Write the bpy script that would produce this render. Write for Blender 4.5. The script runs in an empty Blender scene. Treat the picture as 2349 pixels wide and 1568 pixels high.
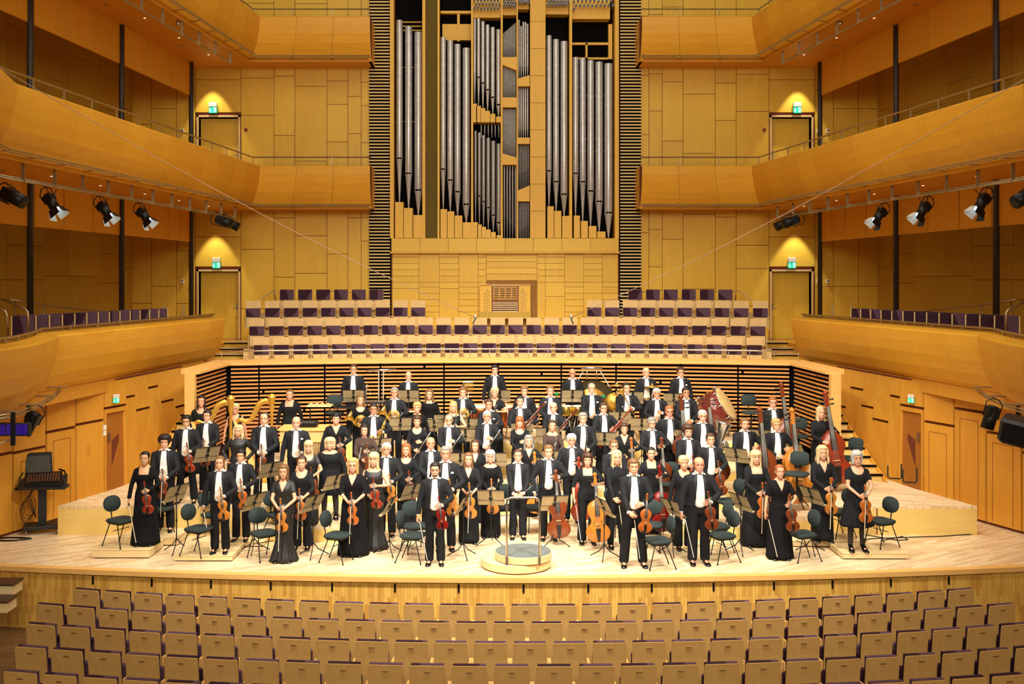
import bpy, bmesh, math, random
from mathutils import Vector as V, Matrix as Mx
PI = math.pi
random.seed(7)
SC = bpy.context.scene
COL = SC.collection
F, CX, CZ, PX, PY = 2400.0, -0.61, 4.93, 1115.0, 645.0      # camera constants (metres / photo pixels)
def wx(px, Y): return CX + (px - PX) * Y / F
def wz(py, Y): return CZ - (py - PY) * Y / F
def yfl(py, z=0.0): return F * (CZ - z) / (py - PY)         # depth of a floor point seen at row py

# ---------------------------------------------------------------- mesh builder
class MB:
    def __init__(s): s.v = []; s.f = []; s.m = []; s.sm = []
    def add(s, vs, fs, mat=0, M=None, smooth=False):
        b = len(s.v)
        if M is not None: vs = [M @ V(p) for p in vs]
        s.v += [tuple(p) for p in vs]
        for f in fs:
            s.f.append([b + i for i in f]); s.m.append(mat); s.sm.append(smooth)
        return s
    def box(s, x0, x1, y0, y1, z0, z1, mat=0, M=None):
        vs = [(x, y, z) for z in (z0, z1) for y in (y0, y1) for x in (x0, x1)]
        return s.add(vs, [(0,2,3,1),(4,5,7,6),(0,1,5,4),(2,6,7,3),(0,4,6,2),(1,3,7,5)], mat, M)
    def bev(s, x0, x1, y0, y1, z0, z1, b=.01, mat=0, M=None):   # box with rounded vertical and top edges
        def ring(i, z): return [(x0+i+b,y0+i,z),(x1-i-b,y0+i,z),(x1-i,y0+i+b,z),(x1-i,y1-i-b,z),(x1-i-b,y1-i,z),(x0+i+b,y1-i,z),(x0+i,y1-i-b,z),(x0+i,y0+i+b,z)]
        return s.loft([ring(b*.6, z0), ring(0, z0+b), ring(0, z1-b), ring(b*.6, z1)], mat=mat, M=M)
    def loft(s, rings, mat=0, M=None, cap=True, smooth=False, closed=True):
        n = len(rings[0]); vs = [p for r in rings for p in r]; fs = []
        for k in range(len(rings)-1):
            for i in range(n if closed else n-1):
                j = (i+1) % n
                fs.append((k*n+i, k*n+j, (k+1)*n+j, (k+1)*n+i))
        if cap and closed:
            fs.append(tuple(reversed(range(n)))); fs.append(tuple((len(rings)-1)*n+i for i in range(n)))
        return s.add(vs, fs, mat, M, smooth)
    def tube(s, path, r, n=8, mat=0, M=None, closed=False, flat=1.0, smooth=True):
        P = [V(p) for p in path]; N = len(P)
        rs = r if isinstance(r, (list, tuple)) else [r]*N
        up = None; rings = []
        for i in range(N):
            if closed: t = P[(i+1) % N] - P[i-1]
            else: t = P[min(i+1, N-1)] - P[max(i-1, 0)]
            if t.length < 1e-9: t = V((0,0,1))
            t.normalize()
            if up is None:
                a = V((0,0,1)) if abs(t.z) < .9 else V((0,1,0))
                up = (a - t*a.dot(t)).normalized()
            else: up = (up - t*up.dot(t)).normalized()
            w = t.cross(up)
            rings.append([P[i] + (up*math.cos(2*PI*k/n) + w*math.sin(2*PI*k/n)*flat)*rs[i] for k in range(n)])
        if closed: rings.append(rings[0])
        return s.loft(rings, mat, M, cap=not closed, smooth=smooth)
    def lathe(s, prof, n=16, mat=0, M=None, smooth=True, cap=True):
        return s.loft([[(r*math.cos(2*PI*k/n), r*math.sin(2*PI*k/n), z) for k in range(n)] for r, z in prof], mat, M, cap=cap, smooth=smooth)
    def cyl(s, c, r, h, n=16, mat=0, M=None):
        return s.add([(c[0]+r*math.cos(2*PI*k/n), c[1]+r*math.sin(2*PI*k/n), c[2]+d) for d in (0,h) for k in range(n)],
            [tuple(reversed(range(n))), tuple(range(n,2*n))]+[(k,(k+1)%n,n+(k+1)%n,n+k) for k in range(n)], mat, M)
    def prism(s, poly, z0, z1, mat=0, M=None):
        n = len(poly)
        a = sum(poly[i][0]*poly[(i+1)%n][1]-poly[(i+1)%n][0]*poly[i][1] for i in range(n))
        if a < 0: poly = list(reversed(poly))
        return s.loft([[(x,y,z0) for x,y in poly], [(x,y,z1) for x,y in poly]], mat, M)
    def ell(s, c, r, nu=14, nv=9, mat=0, M=None):
        prof = []
        rings = []
        for k in range(1, nv):
            a = PI*k/nv
            rings.append([(c[0]+r[0]*math.sin(a)*math.cos(2*PI*i/nu), c[1]+r[1]*math.sin(a)*math.sin(2*PI*i/nu), c[2]-r[2]*math.cos(a)) for i in range(nu)])
        return s.loft(rings, mat, M, smooth=True)
    def bar(s, a, b, w, h=None, mat=0, M=None):                 # rectangular bar between two points
        a, b = V(a), V(b); h = h or w; t = (b-a).normalized()
        u = V((0,0,1)) if abs(t.z) < .95 else V((0,1,0))
        u = (u - t*u.dot(t)).normalized(); q = t.cross(u)
        R = lambda p: [p+u*h/2+q*w/2, p+u*h/2-q*w/2, p-u*h/2-q*w/2, p-u*h/2+q*w/2]
        return s.loft([R(a), R(b)], mat, M)
    def join(s, o, M=None):
        b = len(s.v); s.v += [tuple(M @ V(p)) if M is not None else p for p in o.v]
        s.f += [[b+i for i in f] for f in o.f]; s.m += o.m; s.sm += o.sm
        return s
    def mesh(s, name, mats):
        me = bpy.data.meshes.new(name); me.from_pydata(s.v, [], s.f)
        for m in (mats if isinstance(mats, (list, tuple)) else [mats]): me.materials.append(m)
        me.polygons.foreach_set('material_index', s.m); me.polygons.foreach_set('use_smooth', s.sm)
        bm = bmesh.new(); bm.from_mesh(me); bmesh.ops.recalc_face_normals(bm, faces=bm.faces); bm.to_mesh(me); bm.free()
        me.update(); return me
    def obj(s, name, mats, parent=None): return link(name, s.mesh(name, mats), parent)

def link(name, me, parent=None):
    o = bpy.data.objects.new(name, me); COL.objects.link(o)
    if parent: o.parent = parent
    return o
def tag(o, label=None, cat=None, group=None, kind=None):
    if label: o['label'] = label
    if cat: o['category'] = cat
    if group: o['group'] = group
    if kind: o['kind'] = kind
    return o
def empty(name, M=None, label=None, cat=None, group=None):
    o = bpy.data.objects.new(name, None); COL.objects.link(o); o.empty_display_size = .1
    if M is not None: o.matrix_world = M
    return tag(o, label, cat, group)
def spawn(name, parts, M, label, cat, group=None):              # Empty + copies of its parts and sub-parts (mesh data shared)
    r = empty(name, M, label, cat, group)
    def rec(pl, par):
        for p in pl:
            c = link(p[0], p[1], par)
            if len(p) > 2: rec(p[2], c)
    rec(parts, r); return r
def T(x, y, z): return Mx.Translation((x, y, z))
def RX(a): return Mx.Rotation(a, 4, 'X')
def RY(a): return Mx.Rotation(a, 4, 'Y')
def RZ(a): return Mx.Rotation(a, 4, 'Z')
def S(a): return Mx.Diagonal((a, a, a, 1))
ORD = ['first','second','third','fourth','fifth','sixth','seventh','eighth','ninth','tenth','eleventh','twelfth','thirteenth','fourteenth','fifteenth','sixteenth','seventeenth']

# ---------------------------------------------------------------- materials
def srgb(c): return tuple((x/255/12.92 if x/255 <= .04045 else ((x/255+.055)/1.055)**2.4) for x in c) + (1,)
MC = {}
def mat(name, c, rough=.5, metal=0, spec=.5, emit=0, coat=0):
    if name in MC: return MC[name]
    m = bpy.data.materials.new(name); m.use_nodes = True; nt = m.node_tree; b = nt.nodes['Principled BSDF']
    c = srgb(c)
    n = nt.nodes.new('ShaderNodeTexNoise'); n.inputs['Scale'].default_value = 9
    tc = nt.nodes.new('ShaderNodeTexCoord'); nt.links.new(tc.outputs['Object'], n.inputs['Vector'])
    r = nt.nodes.new('ShaderNodeValToRGB'); r.color_ramp.elements[0].position = .35; r.color_ramp.elements[1].position = .65
    r.color_ramp.elements[0].color = tuple(x*.9 for x in c[:3])+(1,); r.color_ramp.elements[1].color = tuple(min(1,x*1.08) for x in c[:3])+(1,)
    nt.links.new(n.outputs['Fac'], r.inputs['Fac']); nt.links.new(r.outputs['Color'], b.inputs['Base Color'])
    b.inputs['Roughness'].default_value = rough; b.inputs['Metallic'].default_value = metal; b.inputs['Specular IOR Level'].default_value = spec
    b.inputs['Coat Weight'].default_value = coat
    if emit:
        b.inputs['Emission Color'].default_value = c; b.inputs['Emission Strength'].default_value = emit
    MC[name] = m; return m
def wood(name, c1, c2, stretch=(1.5,1.5,18), rough=.42, isl=.35, patch=None, spec=.4):
    """veneer: fine grain noise stretched along one axis, a tint per separate board (random per island)"""
    if name in MC: return MC[name]
    m = bpy.data.materials.new(name); m.use_nodes = True; nt = m.node_tree; N = nt.nodes; L = nt.links; b = N['Principled BSDF']
    tc = N.new('ShaderNodeTexCoord'); mp = N.new('ShaderNodeMapping'); mp.inputs['Scale'].default_value = stretch
    L.new(tc.outputs['Object'], mp.inputs['Vector'])
    n = N.new('ShaderNodeTexNoise'); n.inputs['Scale'].default_value = 1.6; n.inputs['Detail'].default_value = 5; n.inputs['Roughness'].default_value = .65
    L.new(mp.outputs['Vector'], n.inputs['Vector'])
    g = N.new('ShaderNodeNewGeometry')
    mx = N.new('ShaderNodeMath'); mx.operation = 'MULTIPLY_ADD'; mx.inputs[1].default_value = isl
    L.new(g.outputs['Random Per Island'], mx.inputs[0]); L.new(n.outputs['Fac'], mx.inputs[2])
    last = mx
    if patch:
        mp2 = N.new('ShaderNodeMapping'); mp2.inputs['Scale'].default_value = patch; L.new(tc.outputs['Object'], mp2.inputs['Vector'])
        vo = N.new('ShaderNodeTexVoronoi'); vo.distance = 'CHEBYCHEV'; vo.inputs['Scale'].default_value = 1; L.new(mp2.outputs['Vector'], vo.inputs['Vector'])
        sp = N.new('ShaderNodeSeparateColor'); L.new(vo.outputs['Color'], sp.inputs['Color'])
        m2 = N.new('ShaderNodeMath'); m2.operation = 'MULTIPLY_ADD'; m2.inputs[1].default_value = .22
        L.new(sp.outputs['Red'], m2.inputs[0]); L.new(mx.outputs[0], m2.inputs[2]); last = m2
    r = N.new('ShaderNodeValToRGB'); e = r.color_ramp.elements
    e[0].position = .3; e[0].color = srgb(c2); e[1].position = .3+.4+isl; e[1].color = srgb(c1)
    L.new(last.outputs[0], r.inputs['Fac']); L.new(r.outputs['Color'], b.inputs['Base Color'])
    b.inputs['Roughness'].default_value = rough; b.inputs['Specular IOR Level'].default_value = spec
    MC[name] = m; return m
def bricks(name, c1, c2, cm, rot, w, h, rough=.4, mortar=.004, vertical=False):
    if name in MC: return MC[name]
    m = bpy.data.materials.new(name); m.use_nodes = True; nt = m.node_tree; N = nt.nodes; L = nt.links; b = N['Principled BSDF']
    tc = N.new('ShaderNodeTexCoord'); mp = N.new('ShaderNodeMapping'); mp.inputs['Rotation'].default_value = rot
    L.new(tc.outputs['Object'], mp.inputs['Vector'])
    br = N.new('ShaderNodeTexBrick'); br.offset = .37; br.offset_frequency = 2; br.inputs['Scale'].default_value = 1
    br.inputs['Brick Width'].default_value = w; br.inputs['Row Height'].default_value = h; br.inputs['Mortar Size'].default_value = mortar
    br.inputs['Color1'].default_value = srgb(c1); br.inputs['Color2'].default_value = srgb(c2); br.inputs['Mortar'].default_value = srgb(cm)
    br.inputs['Bias'].default_value = -.25
    L.new(mp.outputs['Vector'], br.inputs['Vector'])
    n = N.new('ShaderNodeTexNoise'); n.inputs['Scale'].default_value = 2.2; n.inputs['Detail'].default_value = 6; L.new(mp.outputs['Vector'], n.inputs['Vector'])
    mr = N.new('ShaderNodeMapRange'); mr.inputs['To Min'].default_value = .8; mr.inputs['To Max'].default_value = 1.15; L.new(n.outputs['Fac'], mr.inputs['Value'])
    mm = N.new('ShaderNodeMixRGB'); mm.blend_type = 'MULTIPLY'; mm.inputs['Fac'].default_value = 1
    L.new(br.outputs['Color'], mm.inputs['Color1']); L.new(mr.outputs['Result'], mm.inputs['Color2']); L.new(mm.outputs['Color'], b.inputs['Base Color'])
    b.inputs['Roughness'].default_value = rough
    MC[name] = m; return m
W_BACK = wood('wall_veneer', (230,187,62), (212,164,46), (14,14,.8), patch=(.9,.9,.45))
W_SIDE = wood('parapet_veneer', (232,172,52), (214,150,38), (.8,.8,14), .38, .3, patch=(.8,.8,1.6))
W_GAL = wood('gallery_veneer', (198,162,58), (178,140,44), (12,12,.8), .5, patch=(.5,.5,.5))
W_BULK = wood('bulkhead_veneer', (230,168,50), (212,146,38), (10,10,.7), .45)
W_LOW = wood('lower_wall_veneer', (226,162,58), (208,140,42), (12,12,.7), .42, patch=(.8,.8,.5))
W_SOF = wood('soffit_veneer', (226,160,50), (210,140,38), (1,10,1), .45)
W_ORG = wood('organ_case_wood', (240,192,72), (224,170,54), (10,10,.8), .45, .3)
W_PALE = wood('pale_riser_wood', (240,210,128), (228,190,102), (.8,10,10), .45, .3)
W_BOX = wood('pale_box_wood', (234,208,156), (220,190,132), (1,8,14), .5)
W_SEAT = wood('seat_back_ply', (210,166,98), (192,146,80), (16,16,1), .5, .4)
W_CHOIR = wood('choir_seat_ply', (222,186,124), (204,164,100), (14,14,1), .5, .5)
W_SLAT = wood('slat_wood', (220,156,86), (200,134,66), (1.2,12,12), .45, .4)
W_SLATP = wood('pale_slat_wood', (232,206,142), (222,190,120), (1.2,12,12), .5, .4)
W_CAP = wood('cap_rail_wood', (240,190,112), (226,170,90), (.8,6,6), .4, .2)
W_DOOR = wood('red_door_veneer', (176,112,44), (160,98,34), (14,14,.7), .45)
M_GROOVE = mat('dark_groove', (112,50,18), .8)
M_DARK = mat('black_felt', (14,11,10), .95, spec=.1)
M_OLIVE = mat('olive_speaker_cloth', (104,86,36), .95)
M_STEEL = mat('brushed_steel', (190,180,160), .3, .9)
M_RAIL = mat('satin_rail', (176,156,120), .35, .8)
M_COL = mat('charcoal_column', (46,40,40), .5)
M_PURP = mat('plum_fabric', (56,32,44), .95, spec=.15)
def two_tone(m):                                               # woven plum cloth with a paler wedge, set differently on every seat
    nt = m.node_tree; N = nt.nodes; L = nt.links; b = N['Principled BSDF']; rmp = b.inputs['Base Color'].links[0].from_socket
    tc = N.new('ShaderNodeTexCoord'); sp = N.new('ShaderNodeSeparateXYZ'); L.new(tc.outputs['Generated'], sp.inputs['Vector'])
    oi = N.new('ShaderNodeObjectInfo')
    m1 = N.new('ShaderNodeMath'); m1.operation = 'MULTIPLY_ADD'; m1.inputs[1].default_value = 1.6; m1.inputs[2].default_value = -.8; L.new(oi.outputs['Random'], m1.inputs[0])
    m2 = N.new('ShaderNodeMath'); m2.operation = 'MULTIPLY_ADD'; L.new(sp.outputs['Z'], m2.inputs[0]); L.new(m1.outputs[0], m2.inputs[1]); L.new(sp.outputs['X'], m2.inputs[2])
    m3 = N.new('ShaderNodeMath'); m3.operation = 'GREATER_THAN'; m3.inputs[1].default_value = .58; L.new(m2.outputs[0], m3.inputs[0])
    mx = N.new('ShaderNodeMixRGB'); L.new(m3.outputs[0], mx.inputs['Fac']); L.new(rmp, mx.inputs['Color1']); mx.inputs['Color2'].default_value = srgb((92,66,80)); L.new(mx.outputs['Color'], b.inputs['Base Color'])
two_tone(M_PURP)
M_BLK = mat('black_metal', (20,19,19), .45, .4)
M_BLKP = mat('black_plastic', (26,25,26), .5)
M_WHITE = mat('white_plastic', (225,215,195), .5)
M_FLOOR = bricks('stage_parquet', (246,222,180), (212,174,120), (176,136,88), (0,0,math.radians(-33)), .52, .075, .33, .003)
M_RTOP = bricks('riser_parquet', (246,222,180), (214,178,124), (180,142,94), (0,0,math.radians(28)), .52, .075, .38, .003)
M_FASC = bricks('stage_front_staves', (226,178,84), (186,130,50), (150,100,36), (0,math.radians(90),0), .34, .055, .45, .0015)
M_AFLOOR = bricks('auditorium_floor', (120,86,44), (98,70,36), (60,40,20), (0,0,0), .6, .09, .5)
M_PIPE = mat('organ_pipe_tin', (200,200,204), .3, .45)
M_PIPE2 = mat('organ_pipe_dull_tin', (170,170,172), .38, .4)
# ---------------------------------------------------------------- the hall
def struct(name, mb, m, parent=None):
    o = mb.obj(name, m, parent)
    if not parent: o['kind'] = 'structure'
    return o
def edge_y(x): return 17.38 + x*x/110.0                         # front edge of the stage, bowed toward the hall
xs = [-12+i*.5 for i in range(49)]
fl = MB(); fl.prism([(x, edge_y(x)+.06) for x in xs] + [(12,30.5),(-12,30.5)], -.12, 0); struct('floor', fl, M_FLOOR)
lip = MB()
lip.loft([[(x,edge_y(x)-.03,.012),(x,edge_y(x)+.14,.012),(x,edge_y(x)+.14,-.07),(x,edge_y(x)-.03,-.07)] for x in xs]); struct('trim_1', lip, W_CAP)
fs = MB()
for i in range(len(xs)-1):
    a, b = xs[i], xs[i+1]
    fs.add([(a,edge_y(a)+.03,-1.05),(b,edge_y(b)+.03,-1.05),(b,edge_y(b)+.03,-.06),(a,edge_y(a)+.03,-.06)], [(0,1,2,3)])
# staves want x along the run: object coordinates (x,y,z) -> brick plane turned upright
M_FASC.node_tree.nodes['Mapping'].inputs['Rotation'].default_value = (math.radians(90), 0, math.radians(90))
fso = struct('wall_stage_front', fs, M_FASC)
vent = MB()
for p in (198,341,482,622,764,908,1053,1200,1347,1492,1634,1774,1912,2052,2194):
    x = wx(p, 17.6); y = edge_y(x)
    vent.bev(x-.016, x+.016, y+.01, y+.04, -.25, -.11, .008)
struct('trim_2', vent, M_DARK)
af = MB(); af.box(-16, 16, -1, 30, -1.25, -1.05); struct('floor_auditorium', af, M_AFLOOR)

# risers: polygons of the stage tiers
def riser(poly, z0, z1, label, lipw=.03):
    e = empty('stage_riser', T(0,0,0), label, 'riser', 'stage risers')
    b = MB(); b.prism(poly, z0, z1-.045); b.obj('riser_front', W_PALE, e)
    t = MB(); t.prism(poly, z1-.045, z1); t.obj('riser_top', M_RTOP, e)
    return e
SIDE = []
T1 = [(-5.2,19.8),(-3.3,19.8),(-2.9,21.2),(-2.2,21.75),(-1.2,22.1),(1.7,22.1),(2.1,21.6),(2.95,21.4),(3.05,20.1),(3.5,19.95),(4.6,19.95),(4.95,20.5),(6.2,20.55),(6.2,26.5),(-4.2,26.5),(-4.2,20.33),(-5.2,20.33)]
T2 = [(-4.2,21.9),(-3.4,22.05),(-2.6,22.7),(-2.3,23.3),(-1.5,23.45),(1.4,23.3),(1.9,22.5),(3.2,22.25),(3.4,21.2),(4.3,21.2),(4.5,22.5),(6.2,22.6),(6.2,26.5),(-4.2,26.5)]
T3 = [(-4.2,23.0),(-3.1,23.3),(-2.5,24.08),(2.6,24.08),(2.9,23.5),(4.9,23.4),(6.2,24.2),(6.2,26.5),(-4.2,26.5)]
T4 = [(-5.1,25.15),(6.4,25.15),(7.05,26.5),(3.9,27.2),(0,27.45),(-3.9,27.2),(-5.1,27.0)]
SL = [(-8.94,20.35),(-4.22,20.35),(-4.22,25.13),(-5.12,25.13),(-5.12,26.9),(-7.0,26.5),(-7.2,24.1),(-8.12,23.8),(-8.43,22.08)]
SR = [(8.94,20.35),(6.22,20.35),(6.22,25.13),(6.42,25.13),(7.0,26.4),(7.2,24.1),(8.12,23.8),(8.43,22.08)]
riser(T1, 0, .28, 'low pale wood tier ringing the strings at the front of the orchestra')
riser(T2, .28, .46, 'second pale wood tier under the rear woodwind players')
riser(T3, .46, .68, 'third pale wood tier under the horn and brass players')
riser(T4, .68, 1.08, 'highest pale wood tier along the slatted wall under the percussion')
riser(SL, 0, .56, 'tall pale wood side platform at the left edge of the stage')
riser(SR, 0, .56, 'tall pale wood side platform at the right edge of the stage')
sm = MB(); sm.box(6.98, 7.0, 20.338, 20.352, .02, .52); struct('trim_3', sm, M_GROOVE)

# ---- slatted wall round the back of the stage
def arc_pts(n=14): return [(x, 26.6+ (1-(x/7.18)**2)*.9) for x in [-7.18+14.36*i/n for i in range(n+1)]]
back = arc_pts()
wall_path = [(-7.27,24.0)] + back + [(7.27,24.0)]
def offs(path, d):                                             # offset a 2D polyline to the side (+ = left of travel), mitred
    P = [V(p) for p in path]; out = []
    for i in range(len(P)):
        ns = []
        if i: t = (P[i]-P[i-1]).normalized(); ns.append(V((-t.y, t.x)))
        if i < len(P)-1: t = (P[i+1]-P[i]).normalized(); ns.append(V((-t.y, t.x)))
        n = sum(ns, V((0,0))); n.normalize(); k = d/max(.3, n.dot(ns[0]))
        out.append((P[i].x+n.x*k, P[i].y+n.y*k))
    return out
def sweep(mb, path, prof, mat=0, cap=True, smooth=False):      # prof: (offset, z) closed or open section
    cols = [offs(path, o) for o, z in prof]
    rings = [[(cols[j][i][0], cols[j][i][1], prof[j][1]) for j in range(len(prof))] for i in range(len(path))]
    mb.loft(rings, mat, cap=cap, smooth=smooth)
bk = MB(); sweep(bk, wall_path, [(.1,.5),(.1,2.8),(.22,2.8),(.22,.5)]); struct('wall_back_stage', bk, M_DARK)
sl = MB()
for k in range(20):
    z = .9 + .0985*k
    seg = offs(wall_path, .0)
    for i in range(len(wall_path)-1):
        a, b = V(wall_path[i]), V(wall_path[i+1]); t = (b-a).normalized(); wing = i in (0, len(wall_path)-2)
        L = (b-a).length; a2 = a+t*(.08 if wing or i == 1 else .0); b2 = b-t*(.08 if wing or i == len(wall_path)-3 else .0)
        cuts = [0, 1]
        random.seed(i*31+3)
        if not wing:
            c = (.33, .72, .5)[i % 3]
            g = .022/L
            segs = [(0, c-g), (c+g, 1)] if i % 3 != 2 else [(0, 1)]
            if (k+i*5) % 13 == 4: segs = segs[:-1] + [(segs[-1][0], .8), (.86, 1)]
        else: segs = [(0,.325),(.335,.655),(.665,1)]
        for u, w in segs:
            p, q = a2.lerp(b2, u), a2.lerp(b2, w)
            d = .0 if not wing else .012*((k+int(u*9)) % 3)
            n = V((-t.y, t.x))
            sl.loft([[(p.x+n.x*(d+o), p.y+n.y*(d+o), zz) for o, zz in ((0,z),(0,z+.043),(.03,z+.043),(.03,z))], [(q.x+n.x*(d+o), q.y+n.y*(d+o), zz) for o, zz in ((0,z),(0,z+.043),(.03,z+.043),(.03,z))]])
struct('trim_4', sl, W_SLAT)
cp = MB(); sweep(cp, wall_path, [(-.09,2.8),(-.09,2.85),(.34,2.92),(.34,2.8)]); struct('trim_5', cp, W_CAP)
ep = MB()
for s in (-1,1):
    ep.box(min(s*7.27,s*7.5), max(s*7.27,s*7.5), 23.9, 24.06, .56, 2.8)
struct('trim_6', ep, W_CAP)
# parapet handrail in front of the choir seats: a thing with posts
hr = empty('choir_handrail', T(0,0,0), 'long thin steel handrail with slim posts in front of the choir seats', 'handrail')
p = offs([(-7.3,26.5)]+back[1:-1]+[(7.3,26.5)], .22)
t = MB(); t.tube([(x,y,3.14) for x,y in p], .022, 8); t.obj('rail', M_STEEL, hr)
for i in range(0, len(p)):
    t = MB(); t.tube([(p[i][0],p[i][1],2.85),(p[i][0],p[i][1],3.13)], .008, 6); t.obj('post', M_STEEL, hr)
    if i < len(p)-1:
        q = ((p[i][0]+p[i+1][0])/2, (p[i][1]+p[i+1][1])/2)
        t = MB(); t.tube([(q[0],q[1],2.85),(q[0],q[1],3.13)], .008, 6); t.obj('post', M_STEEL, hr)

# ---- back wall with its veneer panels
YB = 33.6
def px2(x0, x1, y0, y1): return wx(x0,YB), wx(x1,YB), wz(y1,YB), wz(y0,YB)
bw = MB()
for s_ in (-1, 1):
    for x0, x1, z0, z1 in ((9.84,12.2,-1,17),(3.66,8.56,-1,17),(8.56,9.84,-1,3.07),(8.56,9.84,5.25,8.02),(8.56,9.84,10.2,17)):
        bw.box(min(s_*x0,s_*x1), max(s_*x0,s_*x1), YB+.03, YB+.3, z0, z1)
bw.box(-3.66, 3.66, YB+.03, YB+.3, -1, 6.25)
bw.box(-12.2, 12.2, YB+.6, YB+.7, -1, 17); struct('wall_back', bw, M_GROOVE)
pn = MB()
def panel(mb, x0, x1, z0, z1, y=YB, g=.008, th=.03): mb.box(x0+g, x1-g, y, y+th, z0+g, z1-g)
cols = [(3.66+.7, 4.62,'a'),(4.62,5.05,'b'),(5.05,5.72,'a'),(5.72,6.75,'b'),(6.75,7.42,'c'),(7.42,8.48,'a')]
random.seed(5)
for s in (-1, 1):
    for (x0, x1, k) in cols:
        zs = [2.9]
        z = 2.9 + random.uniform(.8, 1.8)
        while z < 16.4:
            zs.append(z); z += random.choice((.75, 1.2, 1.9, 2.4))
        zs.append(16.8)
        for a, b in zip(zs, zs[1:]): panel(pn, min(s*x0,s*x1), max(s*x0,s*x1), a, b)
    for (x0, x1) in ((8.48,9.95),):                              # above and between the doors
        for a, b in ((5.4,6.35),(6.35,8.0),(10.35,11.4),(11.4,12.6),(12.6,16.8)):
            panel(pn, min(s*x0,s*x1), max(s*x0,s*x1), a, b)
    for (x0, x1) in ((9.95,10.55),(10.55,11.35),(11.35,12.1)):
        z = 3.07
        while z < 16:
            z2 = z + random.choice((1.15, 1.7, 2.3)); panel(pn, min(s*x0,s*x1), max(s*x0,s*x1), z, min(z2,16.8)); z = z2
struct('wall_back_panels', pn, W_BACK)
# organ wall under the pipes
ow = MB(); random.seed(11)
x0, x1 = -3.66, 3.64
ow2 = MB()
def fill(x0, x1, z0, z1, dz): 
    z = z0
    while z < z1-.02:
        b = min(z1, z+dz); panel(ow2, x0, x1, z, b, YB-.25, .006, .02); z = b
seq = [(-3.6,-2.75,.95,.5),(-2.75,-2.1,.2,.5),(-2.1,-1.48,.95,.2),(-1.48,-.86,.2,.5),(-.86,-.6,2.2,.5),(-.6,1.02,.2,.2),(1.02,1.28,2.2,.5),(1.28,1.9,.7,.2),(1.9,2.5,.2,.9),(2.5,3.1,.8,.2),(3.1,3.6,.2,.9)]
for a, b, c, d in seq:
    if a == -.6:
        fill(a, b, 4.96, 5.85, .2); continue
    fill(a, b, 2.9, 3.75, d); fill(a, b, 3.75, 4.9, c); fill(a, b, 4.9, 5.85, .2 if c > .5 else .9)
struct('wall_organ', ow2, W_BACK)
ob = MB(); ob.box(-3.62, 3.6, YB-.232, YB+.02, 2.5, 5.86); struct('wall_organ_backing', ob, mat('panel_backing', (150,104,40), .8))
lg = MB()
for i in range(8): lg.box(x0+.04+i*.905, x0+.03+(i+1)*.905, YB-.3, YB, 5.88, 6.3)
lg.box(x0, x1, YB-.42, YB, 5.82, 5.87); struct('trim_7', lg, W_BACK)
# dark slatted strips either side of the organ
ss = MB(); sb = MB()
for s in (-1,1):
    a, b = sorted((s*3.67, s*4.36))
    sb.box(a, b, YB-.02, YB+.02, 3.2, 16)
    for k in range(118): ss.box(a+.01, b-.01, YB-.14, YB-.08, 3.6+.1035*k, 3.6+.1035*k+.042)
struct('trim_8', ss, W_SLATP); struct('trim_9', sb, M_DARK)

# ---- doors on the back wall
def door(n, s, z0, lower):
    xa, xb = sorted((s*8.5, s*9.9))
    e = MB(); e.box(xa+.06, xb-.06, YB+.26, YB+.3, z0, z0+2.17); d = struct('door_%d' % n, e, W_BACK)
    f = MB(); f.box(xa, xa+.06, YB-.03, YB+.3, z0, z0+2.24); f.box(xb-.06, xb, YB-.03, YB+.3, z0, z0+2.24); f.box(xa, xb, YB-.03, YB+.3, z0+2.18, z0+2.24)
    f.obj('door_frame', W_CHOIR, d)
    hx = xb-.16 if s < 0 else xa+.16
    h = MB(); h.box(hx-.025, hx+.025, YB+.24, YB+.26, z0+.95, z0+1.15); h.tube([(hx,YB+.25,z0+1.0),(hx,YB+.19,z0+1.0),(hx-.12*(-1 if s>0 else 1),YB+.19,z0+1.0)], .01, 6); h.obj('door_handle', M_STEEL, d)
door(1,-1,3.07,True); door(2,1,3.07,True); door(3,-1,8.02,False); door(4,1,8.02,False)
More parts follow.
